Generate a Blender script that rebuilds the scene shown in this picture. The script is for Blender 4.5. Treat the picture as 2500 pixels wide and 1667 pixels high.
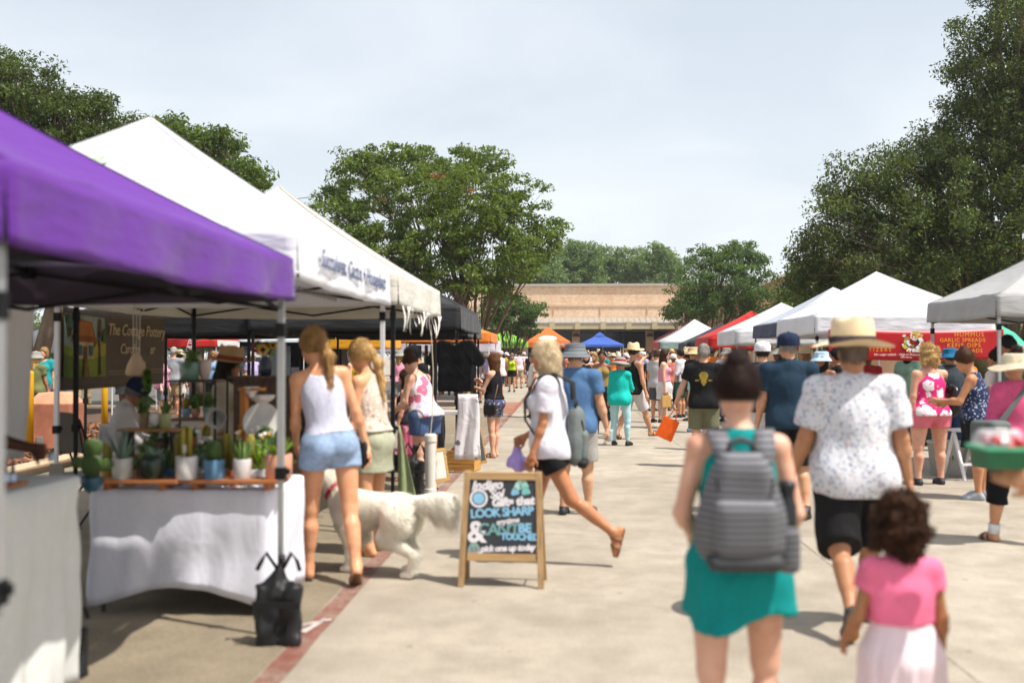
import bpy, bmesh, math, random
import numpy as np
from mathutils import Vector, Matrix
R = math.radians
for o in list(bpy.data.objects): bpy.data.objects.remove(o)
sc = bpy.context.scene
COL = sc.collection

# ---------------------------------------------------------------- camera, sky, sun, exposure
CAMH, FPX, VPX, HORY = 1.60, 2431.0, 1378.0, 866.0      # pixel measures of the 2500 x 1667 photograph
YAW = math.atan((VPX-1250)/FPX); PIT = math.atan((HORY-833.5)/FPX)
cam_d = bpy.data.cameras.new('camera'); cam = bpy.data.objects.new('camera', cam_d); COL.objects.link(cam)
cam_d.sensor_width = 36; cam_d.lens = 36*FPX/2500; cam_d.clip_start = .05; cam_d.clip_end = 3000
cam.location = (0, 0, CAMH); cam.rotation_euler = (R(90)+PIT, 0, YAW)
cam_d.dof.use_dof = True; cam_d.dof.focus_distance = 29; cam_d.dof.aperture_fstop = 1.32
sc.camera = cam
SUN_EL = R(62); SUN_TO = Vector((.91*math.cos(SUN_EL), -.41*math.cos(SUN_EL), math.sin(SUN_EL))).normalized()
W = bpy.data.worlds.new('World'); sc.world = W; W.use_nodes = True
nt = W.node_tree; nt.nodes.clear()
def wn(t, **k):
    n = nt.nodes.new(t)
    for a, b in k.items(): setattr(n, a, b)
    return n
sky = wn('ShaderNodeTexSky', sky_type='NISHITA', sun_disc=False, sun_elevation=SUN_EL,
         sun_rotation=math.atan2(SUN_TO.x, SUN_TO.y), altitude=150, air_density=1.0, dust_density=4.0, ozone_density=1.2)
# thin high cloud veil all over the dome: noise stretched by looking up through a flat layer
geo = wn('ShaderNodeNewGeometry'); sep = wn('ShaderNodeSeparateXYZ'); L = nt.links.new
L(geo.outputs['Incoming'], sep.inputs[0])
mz = wn('ShaderNodeMath', operation='ABSOLUTE'); L(sep.outputs[2], mz.inputs[0])
ma = wn('ShaderNodeMath', operation='ADD'); L(mz.outputs[0], ma.inputs[0]); ma.inputs[1].default_value = .22
dx = wn('ShaderNodeMath', operation='DIVIDE'); L(sep.outputs[0], dx.inputs[0]); L(ma.outputs[0], dx.inputs[1])
dy = wn('ShaderNodeMath', operation='DIVIDE'); L(sep.outputs[1], dy.inputs[0]); L(ma.outputs[0], dy.inputs[1])
cmb = wn('ShaderNodeCombineXYZ'); L(dx.outputs[0], cmb.inputs[0]); L(dy.outputs[0], cmb.inputs[1])
nz = wn('ShaderNodeTexNoise'); nz.inputs['Scale'].default_value = 1.25; nz.inputs['Detail'].default_value = 5; nz.inputs['Roughness'].default_value = .5
nz.inputs['Distortion'].default_value = .4
L(cmb.outputs[0], nz.inputs['Vector'])
rp = wn('ShaderNodeValToRGB'); rp.color_ramp.elements[0].position = .40; rp.color_ramp.elements[1].position = .80
rp.color_ramp.elements[0].color = (.46, .46, .46, 1); rp.color_ramp.elements[1].color = (.78, .78, .78, 1)
L(nz.outputs['Fac'], rp.inputs[0])
inv = wn('ShaderNodeMath', operation='SUBTRACT'); inv.inputs[0].default_value = 1; L(mz.outputs[0], inv.inputs[1])
pw = wn('ShaderNodeMath', operation='POWER'); L(inv.outputs[0], pw.inputs[0]); pw.inputs[1].default_value = 3.5          # low air is thicker and hazier
pm = wn('ShaderNodeMath', operation='MULTIPLY_ADD', use_clamp=True); L(pw.outputs[0], pm.inputs[0]); pm.inputs[1].default_value = .36; L(rp.outputs[0], pm.inputs[2])
mx = wn('ShaderNodeMix', data_type='RGBA'); L(pm.outputs[0], mx.inputs[0])
hz = wn('ShaderNodeRGB'); hz.outputs[0].default_value = (6.6, 6.95, 7.2, 1)      # sunlit haze and cloud, same units as the sky
L(sky.outputs[0], mx.inputs[6]); L(hz.outputs[0], mx.inputs[7])
bg = wn('ShaderNodeBackground'); bg.inputs[1].default_value = .1; L(mx.outputs[2], bg.inputs[0])
wo = wn('ShaderNodeOutputWorld'); L(bg.outputs[0], wo.inputs[0])
sun_d = bpy.data.lights.new('sun', 'SUN'); sun = bpy.data.objects.new('sun', sun_d); COL.objects.link(sun)
sun_d.energy = 4.2; sun_d.angle = R(.6); sun_d.color = (1, .955, .89)
sun.rotation_euler = SUN_TO.to_track_quat('Z', 'Y').to_euler(); sun.location = (20, -10, 40)
sc.view_settings.view_transform = 'Standard'; sc.view_settings.look = 'None'
sc.view_settings.exposure = .66; sc.view_settings.gamma = 1; sc.view_settings.use_curve_mapping = False
sc.cycles.use_denoising = True; sc.cycles.max_bounces = 8; sc.cycles.transparent_max_bounces = 8
sc.cycles.sample_clamp_indirect = 6
sc.render.use_motion_blur = False

_f = Vector((-math.sin(YAW)*math.cos(PIT), math.cos(YAW)*math.cos(PIT), math.sin(PIT)))
_r = Vector((math.cos(YAW), math.sin(YAW), 0)); _u = _r.cross(_f)
def at(px, py, D):
    """world point seen at photograph pixel px,py at distance D along the view axis"""
    return Vector((0, 0, CAMH)) + D*(_f + ((px-1250)/FPX)*_r + ((833.5-py)/FPX)*_u)
def gx(px, D):
    p = at(px, HORY, D); return (p.x, p.y)
def dist(py): return CAMH*FPX/(py-HORY)               # distance of a ground point from its pixel row

# ---------------------------------------------------------------- materials
MATS = {}
def srgb(h):
    if isinstance(h, str):
        h = h.lstrip('#'); h = [int(h[i:i+2], 16)/255 for i in (0, 2, 4)]
        return tuple(c/12.92 if c <= .04045 else ((c+.055)/1.055)**2.4 for c in h)
    return tuple(h)
class NT:
    def __init__(s, m): m.use_nodes = True; s.t = m.node_tree; s.b = s.t.nodes['Principled BSDF']; s.o = s.t.nodes['Material Output']
    def n(s, ty, ins=None, **k):
        x = s.t.nodes.new(ty)
        for a, v in k.items(): setattr(x, a, v)
        for a, v in (ins or {}).items():
            if isinstance(v, bpy.types.NodeSocket): s.t.links.new(v, x.inputs[a])
            else: x.inputs[a].default_value = v
        return x
    def l(s, a, b): s.t.links.new(a, b)
    def obj(s): return s.n('ShaderNodeTexCoord').outputs['Object']
    def ramp(s, fac, stops):
        x = s.n('ShaderNodeValToRGB', {0: fac}); e = x.color_ramp.elements
        while len(e) < len(stops): e.new(.5)
        for i, (p, c) in enumerate(stops): e[i].position = p; e[i].color = (*c, 1)
        return x.outputs[0]
    def mixc(s, fac, a, b, mode='MIX'):
        x = s.n('ShaderNodeMix', data_type='RGBA', blend_type=mode)
        for i, v in ((0, fac), (6, a), (7, b)):
            if isinstance(v, bpy.types.NodeSocket): s.l(v, x.inputs[i])
            else: x.inputs[i].default_value = v if i == 0 else (*v, 1)
        return x.outputs[2]
    def bump(s, h, st=.3, d=.01):
        x = s.n('ShaderNodeBump', {'Height': h, 'Strength': st, 'Distance': d}); s.l(x.outputs[0], s.b.inputs['Normal'])
    def noise(s, scale, detail=4, rough=.55, vec=None, out='Fac'):
        x = s.n('ShaderNodeTexNoise', {'Scale': scale, 'Detail': detail, 'Roughness': rough}); s.l(vec or s.obj(), x.inputs['Vector'])
        return x.outputs[out]
def M(name, col, rough=.7, vary=.12, scale=30., bump=.15, metal=0., spec=.4, dist_=.004, trans=0.):
    """plain procedural material: base colour broken up by two noises, a little relief"""
    if name in MATS: return MATS[name]
    m = bpy.data.materials.new(name); MATS[name] = m; k = NT(m); c = srgb(col)
    n1 = k.noise(scale, 5); n2 = k.noise(scale*.17, 3)
    f = k.n('ShaderNodeMath', {0: n1, 1: n2}, operation='ADD').outputs[0]
    lo = tuple(max(0, x*(1-vary*1.6)) for x in c); hi = tuple(min(1, x*(1+vary)) for x in c)
    k.l(k.ramp(f, [(.62, lo), (1.0, c), (1.0, c)]) if vary > .3 else k.ramp(k.n('ShaderNodeMath', {0: f, 1: .5}, operation='MULTIPLY').outputs[0], [(.3, lo), (.7, hi)]), k.b.inputs['Base Color'])
    k.b.inputs['Roughness'].default_value = rough; k.b.inputs['Metallic'].default_value = metal
    k.b.inputs['Specular IOR Level'].default_value = spec
    if bump: k.bump(n1, bump, dist_)
    if trans:
        tr = k.n('ShaderNodeBsdfTranslucent'); tr.inputs[0].default_value = (*c, 1)
        ms = k.n('ShaderNodeMixShader', {0: trans, 1: k.b.outputs[0], 2: tr.outputs[0]}); k.l(ms.outputs[0], k.o.inputs[0])
    return m
def wrinkle(m, st=.45, scale=7.):
    """adds soft cloth creases under a material's fine relief"""
    k = NT(m); k.b = [n for n in m.node_tree.nodes if n.type == 'BSDF_PRINCIPLED'][0]
    b0 = [n for n in m.node_tree.nodes if n.type == 'BUMP'][-1]
    mp = k.n('ShaderNodeMapping', {'Vector': k.obj(), 'Scale': (1, 1, .55), 'Rotation': (.3, .5, .2)})
    nn = k.n('ShaderNodeTexNoise', {'Scale': scale, 'Detail': 2., 'Roughness': .45, 'Distortion': 1.2}); k.l(mp.outputs[0], nn.inputs['Vector'])
    bb = k.n('ShaderNodeBump', {'Height': nn.outputs['Fac'], 'Strength': st, 'Distance': .035}); k.l(bb.outputs[0], b0.inputs['Normal'])
    return m
def cloth(col, trans=0., rough=.85):
    nm = 'cloth_%s_%d' % (col if isinstance(col, str) else '%.2f_%.2f_%.2f' % col, int(trans*100))
    if nm in MATS: return MATS[nm]
    return wrinkle(M(nm, col, rough, .1, 60, .25, spec=.2, trans=trans))
def skinm(col='#c98d6c'):
    nm = 'skin_'+col
    if nm in MATS: return MATS[nm]
    m = bpy.data.materials.new(nm); MATS[nm] = m; k = NT(m); c = srgb(col)
    n1 = k.noise(6.5, 6, .7); n2 = k.noise(90, 3)
    k.l(k.ramp(n1, [(.32, tuple(x*y for x, y in zip(c, (.88, .70, .64)))), (.5, c), (.72, tuple(min(1, x*y) for x, y in zip(c, (1.1, 1.12, 1.14))))]), k.b.inputs['Base Color'])
    k.b.inputs['Roughness'].default_value = .48; k.b.inputs['Specular IOR Level'].default_value = .4
    k.b.inputs['Subsurface Weight'].default_value = .12; k.b.inputs['Subsurface Radius'].default_value = (.02, .008, .005)
    k.bump(n2, .12, .003)
    return m
def hairm(col):
    nm = 'hair_'+col
    if nm in MATS: return MATS[nm]
    m = bpy.data.materials.new(nm); MATS[nm] = m; k = NT(m); c = srgb(col)
    mp = k.n('ShaderNodeMapping', {'Vector': k.obj(), 'Scale': (1, 1, .12)})
    n1 = k.noise(130, 3, vec=mp.outputs[0]); n2 = k.noise(14, 3)
    f = k.n('ShaderNodeMath', {0: n1, 1: n2}, operation='ADD').outputs[0]
    k.l(k.ramp(k.n('ShaderNodeMath', {0: f, 1: .5}, operation='MULTIPLY').outputs[0], [(.33, tuple(x*.45 for x in c)), (.5, c), (.68, tuple(min(1, x*1.4) for x in c))]), k.b.inputs['Base Color'])
    k.b.inputs['Roughness'].default_value = .55; k.b.inputs['Specular IOR Level'].default_value = .2; k.bump(n1, .35, .004)
    return m
def prints(name, base, cols, scale=30, lim=.35, stretch=(1, 1, 1)):
    """printed cloth: small coloured spots scattered on a base colour"""
    if name in MATS: return MATS[name]
    m = bpy.data.materials.new(name); MATS[name] = m; k = NT(m)
    mp = k.n('ShaderNodeMapping', {'Vector': k.obj(), 'Scale': stretch}).outputs[0]
    nw = k.noise(scale*.6, 2, vec=mp, out='Color')
    wv = k.n('ShaderNodeVectorMath', {0: mp, 1: k.n('ShaderNodeVectorMath', {0: nw, 'Scale': .06}, operation='SCALE').outputs[0]}, operation='ADD').outputs[0]
    cur = srgb(base); cur_s = None
    for i, (c, sc_, li) in enumerate(cols):
        v = k.n('ShaderNodeTexVoronoi', {'Scale': sc_}); k.l(k.n('ShaderNodeVectorMath', {0: wv, 1: (3.1*i, 1.7*i, .6*i)}, operation='ADD').outputs[0], v.inputs['Vector'])
        f = k.n('ShaderNodeMath', {0: v.outputs['Distance'], 1: li}, operation='LESS_THAN').outputs[0]
        cur_s = k.mixc(f, cur_s or cur, srgb(c))
    k.l(cur_s, k.b.inputs['Base Color']); k.b.inputs['Roughness'].default_value = .85
    k.b.inputs['Specular IOR Level'].default_value = .2
    k.bump(k.noise(70), .25, .004)
    return wrinkle(m)
def stripes(name, a, b, scale=20, axis='Z', duty=.5, soft=.06, bump=.3):
    if name in MATS: return MATS[name]
    m = bpy.data.materials.new(name); MATS[name] = m; k = NT(m)
    sp = k.n('ShaderNodeSeparateXYZ', {0: k.obj()})
    z = sp.outputs['XYZ'.index(axis)]
    nn = k.noise(3, 2); z2 = k.n('ShaderNodeMath', {0: z, 1: k.n('ShaderNodeMath', {0: nn, 1: .02}, operation='MULTIPLY').outputs[0]}, operation='ADD').outputs[0]
    fr = k.n('ShaderNodeMath', {0: k.n('ShaderNodeMath', {0: z2, 1: scale}, operation='MULTIPLY').outputs[0]}, operation='FRACT').outputs[0]
    k.l(k.ramp(fr, [(max(0, duty-soft), srgb(a)), (duty, srgb(b)), (1-soft, srgb(b)), (1, srgb(a))]), k.b.inputs['Base Color'])
    k.b.inputs['Roughness'].default_value = .8; k.bump(fr, bump, .006)
    return m
def wood(name, col, axis=0, rough=.6):
    if name in MATS: return MATS[name]
    m = bpy.data.materials.new(name); MATS[name] = m; k = NT(m); c = srgb(col)
    s = [14, 14, 14]; s[axis] = .8
    mp = k.n('ShaderNodeMapping', {'Vector': k.obj(), 'Scale': tuple(s)})
    n1 = k.noise(2.2, 6, .6, vec=mp.outputs[0])
    k.l(k.ramp(n1, [(.3, tuple(x*.5 for x in c)), (.55, c), (.75, tuple(min(1, x*1.25) for x in c))]), k.b.inputs['Base Color'])
    k.b.inputs['Roughness'].default_value = rough; k.bump(n1, .3, .003)
    return m

# ---------------------------------------------------------------- objects
def put(o, label=None, cat=None, group=None, kind=None):
    for a, b in (('label', label), ('category', cat), ('group', group), ('kind', kind)):
        if b: o[a] = b
    return o
def thing(name, label, cat, loc=(0, 0, 0), rz=0, group=None):
    o = bpy.data.objects.new(name, None); COL.objects.link(o); o.empty_display_size = .1
    o.location = loc; o.rotation_euler = (0, 0, rz)
    return put(o, label, cat, group)
def link(name, me, mat=None, parent=None, loc=None):
    o = bpy.data.objects.new(name, me); COL.objects.link(o)
    if mat is not None:
        if not me.materials: me.materials.append(mat)
        elif me.materials[0] is not mat:
            o.material_slots[0].link = 'OBJECT'; o.material_slots[0].material = mat
    if parent: o.parent = parent
    if loc is not None: o.location = loc
    return o
def npmesh(name, V, F, smooth=True, tri=False):
    me = bpy.data.meshes.new(name); V = np.asarray(V, np.float32); F = np.asarray(F, np.int32)
    n = F.shape[1]
    me.vertices.add(len(V)); me.vertices.foreach_set('co', V.ravel())
    me.loops.add(F.size); me.loops.foreach_set('vertex_index', F.ravel())
    me.polygons.add(len(F)); me.polygons.foreach_set('loop_start', np.arange(0, F.size, n, dtype=np.int32))
    me.polygons.foreach_set('use_smooth', np.full(len(F), smooth))
    me.update(calc_edges=True)
    return me
class B:
    """collects shapes into one mesh"""
    def __init__(s): s.v = []; s.f = []
    def add(s, vs, fs):
        n = len(s.v); s.v += [tuple(x) for x in vs]; s.f += [tuple(i+n for i in f) for f in fs]; return s
    def box(s, c, d, rot=None):
        hx, hy, hz_ = d[0]/2, d[1]/2, d[2]/2
        vs = [Vector((x, y, z)) for z in (-hz_, hz_) for y in (-hy, hy) for x in (-hx, hx)]
        if rot is not None: vs = [rot @ v for v in vs]
        return s.add([v+Vector(c) for v in vs], [(0, 2, 3, 1), (4, 5, 7, 6), (0, 1, 5, 4), (2, 6, 7, 3), (0, 4, 6, 2), (1, 3, 7, 5)])
    def bar(s, a, b, w, h=None, up=(0, 0, 1)):
        a, b = Vector(a), Vector(b); h = h or w; d = (b-a); ln = d.length
        if ln < 1e-6: return s
        d.normalize(); u = Vector(up)
        if abs(d.dot(u)) > .98: u = Vector((1, 0, 0))
        sx = d.cross(u).normalized(); u = sx.cross(d)
        vs = [p + sx*(i*w/2) + u*(j*h/2) for p in (a, b) for i, j in ((-1, -1), (1, -1), (1, 1), (-1, 1))]
        return s.add(vs, [(3, 2, 1, 0), (4, 5, 6, 7), (0, 1, 5, 4), (1, 2, 6, 5), (2, 3, 7, 6), (3, 0, 4, 7)])
    def tube(s, pts, rad, n=8, cap=True):
        pts = [Vector(p) for p in pts]; rad = rad if isinstance(rad, (list, tuple)) else [rad]*len(pts)
        vs = []; fs = []; pu = None
        for i, p in enumerate(pts):
            d = (pts[min(i+1, len(pts)-1)]-pts[max(i-1, 0)]).normalized()
            u = pu if pu is not None else (Vector((0, 0, 1)) if abs(d.z) < .9 else Vector((1, 0, 0)))
            sx = d.cross(u).normalized(); u = sx.cross(d).normalized(); pu = u
            vs += [p + (sx*math.cos(2*math.pi*k/n) + u*math.sin(2*math.pi*k/n))*rad[i] for k in range(n)]
        for i in range(len(pts)-1):
            for k in range(n): fs.append((i*n+k, i*n+(k+1) % n, (i+1)*n+(k+1) % n, (i+1)*n+k))
        if cap: fs.append(tuple(range(n-1, -1, -1))); fs.append(tuple((len(pts)-1)*n+k for k in range(n)))
        return s.add(vs, fs)
    def lathe(s, prof, n=24, c=(0, 0, 0), fn=None):
        """profile of (radius, z); fn(angle, i) may scale a radius or return (radius, z)"""
        vs = []; fs = []; c = Vector(c)
        for i, (r, z) in enumerate(prof):
            for k in range(n):
                a = 2*math.pi*k/n; rr, zz = (r, z) if fn is None else fn(a, i, r, z)
                vs.append(c+Vector((rr*math.cos(a), rr*math.sin(a), zz)))
        for i in range(len(prof)-1):
            for k in range(n): fs.append((i*n+k, i*n+(k+1) % n, (i+1)*n+(k+1) % n, (i+1)*n+k))
        if prof[0][0] > 1e-4: fs.append(tuple(range(n-1, -1, -1)))
        if prof[-1][0] > 1e-4: fs.append(tuple((len(prof)-1)*n+k for k in range(n)))
        return s.add(vs, fs)
    def prism(s, poly, a, b):
        """2-D polygon (x, z) pushed from y=a to y=b"""
        n = len(poly)
        vs = [(x, a, z) for x, z in poly]+[(x, b, z) for x, z in poly]
        return s.add(vs, [tuple(range(n)), tuple(range(2*n-1, n-1, -1))]+[(i, i+n, (i+1) % n+n, (i+1) % n) for i in range(n)])
    def mesh(s, name='m', smooth=False, bevel=0):
        me = bpy.data.meshes.new(name); me.from_pydata([tuple(v) for v in s.v], [], s.f)
        if bevel or True:
            bm = bmesh.new(); bm.from_mesh(me)
            bmesh.ops.recalc_face_normals(bm, faces=bm.faces)
            if bevel: bmesh.ops.bevel(bm, geom=[e for e in bm.edges if e.calc_face_angle(0) > .5], offset=bevel, segments=2, affect='EDGES', profile=.6)
            bm.to_mesh(me); bm.free()
        if smooth: me.shade_smooth()
        return me
    def obj(s, name, mat, parent=None, smooth=False, bevel=0, loc=None):
        return link(name, s.mesh(name, smooth, bevel), mat, parent, loc)
def autosmooth(me, ang=40):
    me.shade_smooth()
    bm = bmesh.new(); bm.from_mesh(me)
    for e in bm.edges: e.smooth = e.calc_face_angle(0) < R(ang)
    bm.to_mesh(me); bm.free(); return me
def copy_tree(o, parent=None):
    c = o.copy(); COL.objects.link(c); c.parent = parent
    for ch in o.children: copy_tree(ch, c)
    return c
def text_mesh(txt, size=.1, shear=0., thick=.0015, align='CENTER', spacing=1., offset=0.):
    cu = bpy.data.curves.new('lettering', 'FONT'); cu.body = txt; cu.size = size; cu.shear = shear; cu.extrude = thick
    cu.align_x = align; cu.align_y = 'CENTER'; cu.space_character = spacing; cu.offset = offset; cu.resolution_u = 3
    o = bpy.data.objects.new('lettering', cu); COL.objects.link(o)
    bpy.context.view_layer.update()
    me = bpy.data.meshes.new_from_object(o.evaluated_get(bpy.context.evaluated_depsgraph_get()))
    bpy.data.objects.remove(o); bpy.data.curves.remove(cu)
    return me
def lettering(txt, size, mat, parent, mtx, name='lettering', **k):
    """text laid flat in the plane given by mtx (local x right, local y up)"""
    me = text_mesh(txt, size, **k); me.materials.clear()
    o = link(name, me, mat, parent); o.matrix_local = mtx; return o
# ---------------------------------------------------------------- figures: smooth distance fields turned into meshes
def surface_nets(F, org, h):
    nx, ny, nz_ = F.shape; s = F < 0
    c = np.zeros((nx-1, ny-1, nz_-1), np.int8)
    offs = [(i, j, k) for i in (0, 1) for j in (0, 1) for k in (0, 1)]
    for i, j, k in offs: c += s[i:nx-1+i, j:ny-1+j, k:nz_-1+k]
    act = (c > 0) & (c < 8); I = np.argwhere(act)
    if len(I) == 0: return np.zeros((0, 3)), np.zeros((0, 4), int)
    idx = np.full(act.shape, -1, np.int32); idx[act] = np.arange(len(I))
    pos = np.zeros((len(I), 3), np.float32); cnt = np.zeros(len(I), np.float32)
    for a in offs:
        for ax in range(3):
            if a[ax]: continue
            b = list(a); b[ax] = 1
            fa = F[I[:, 0]+a[0], I[:, 1]+a[1], I[:, 2]+a[2]]; fb = F[I[:, 0]+b[0], I[:, 1]+b[1], I[:, 2]+b[2]]
            cr = (fa < 0) != (fb < 0); t = np.where(cr, fa/np.where(cr, fa-fb, 1), 0)
            p = np.tile(np.array(a, np.float32), (len(I), 1)); p[:, ax] += t
            pos += p*cr[:, None]; cnt += cr
    V = np.array(org, np.float32) + h*(I+pos/cnt[:, None])
    Q = []
    for ax in range(3):
        o1, o2 = (ax+1) % 3, (ax+2) % 3
        sl = [slice(None)]*3; sl[ax] = slice(0, -1); a = s[tuple(sl)]; sl[ax] = slice(1, None); b = s[tuple(sl)]
        E = np.argwhere(a != b); E = E[(E[:, o1] > 0) & (E[:, o2] > 0) & (E[:, o1] < F.shape[o1]-1) & (E[:, o2] < F.shape[o2]-1)]
        ins = a[E[:, 0], E[:, 1], E[:, 2]]
        q = []
        for d1, d2 in ((-1, -1), (0, -1), (0, 0), (-1, 0)):
            G = E.copy(); G[:, o1] += d1; G[:, o2] += d2; q.append(idx[G[:, 0], G[:, 1], G[:, 2]])
        q = np.stack(q, 1); q[~ins] = q[~ins][:, ::-1]; Q.append(q)
    return V, np.concatenate(Q)
def sdf_mesh(fn, lo, hi, h, name='body'):
    """mesh of fn = 0; only blocks near the surface are sampled finely"""
    lo = np.array(lo, np.float32)-2*h; hi = np.array(hi, np.float32)+2*h; m = 4
    nb = np.ceil((hi-lo)/(h*m)).astype(int)
    ax = [lo[i]+h*(m*np.arange(nb[i], dtype=np.float32)+(m-1)/2) for i in range(3)]
    C = fn(np.stack(np.meshgrid(*ax, indexing='ij'), -1).reshape(-1, 3)).reshape(nb)
    F = np.where(C < 0, -1, 1).astype(np.float32).repeat(m, 0).repeat(m, 1).repeat(m, 2)
    act = np.argwhere(np.abs(C) < h*m*1.25+.006)
    if len(act):
        lc = np.stack(np.meshgrid(*[np.arange(m)]*3, indexing='ij'), -1).reshape(-1, 3)
        ijk = (act[:, None, :]*m+lc[None]).reshape(-1, 3)
        F[ijk[:, 0], ijk[:, 1], ijk[:, 2]] = fn(lo+h*ijk.astype(np.float32))
    return surface_nets(F, lo, h)
def A3(v): return np.array(v, np.float32)
def rcone(P, a, b, ra, rb):
    a, b = A3(a), A3(b); ab = b-a; pa = P-a
    t = np.clip(pa@ab/max(1e-9, float(ab@ab)), 0, 1)
    return np.linalg.norm(pa-t[:, None]*ab, axis=1)-(ra+(rb-ra)*t)
def ell(P, c, r):
    q = P-A3(c); r = A3(r); k0 = np.linalg.norm(q/r, axis=1); k1 = np.linalg.norm(q/(r*r), axis=1)
    return k0*(k0-1)/np.maximum(k1, 1e-6)
def smin(a, b, k):
    hh = np.maximum(k-np.abs(a-b), 0)/k
    return np.minimum(a, b)-hh*hh*k*.25
def smax(a, b, k): return -smin(-a, -b, k)
def rx(a): c, s = math.cos(a), math.sin(a); return np.array([[1, 0, 0], [0, c, -s], [0, s, c]], np.float32)
def ry(a): c, s = math.cos(a), math.sin(a); return np.array([[c, 0, s], [0, 1, 0], [-s, 0, c]], np.float32)
def rzm(a): c, s = math.cos(a), math.sin(a); return np.array([[c, -s, 0], [s, c, 0], [0, 0, 1]], np.float32)
def folds(P, amp, freq, seed, zst=.45):
    rs = np.random.RandomState(seed); d = np.zeros(len(P), np.float32)
    for i in range(6):
        k = rs.normal(size=3); k[2] *= zst; k = k/np.linalg.norm(k)*freq*(.6+rs.rand()*1.3)
        d += np.sin(P@A3(k)+rs.rand()*6.28)
    return d*amp/3

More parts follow.
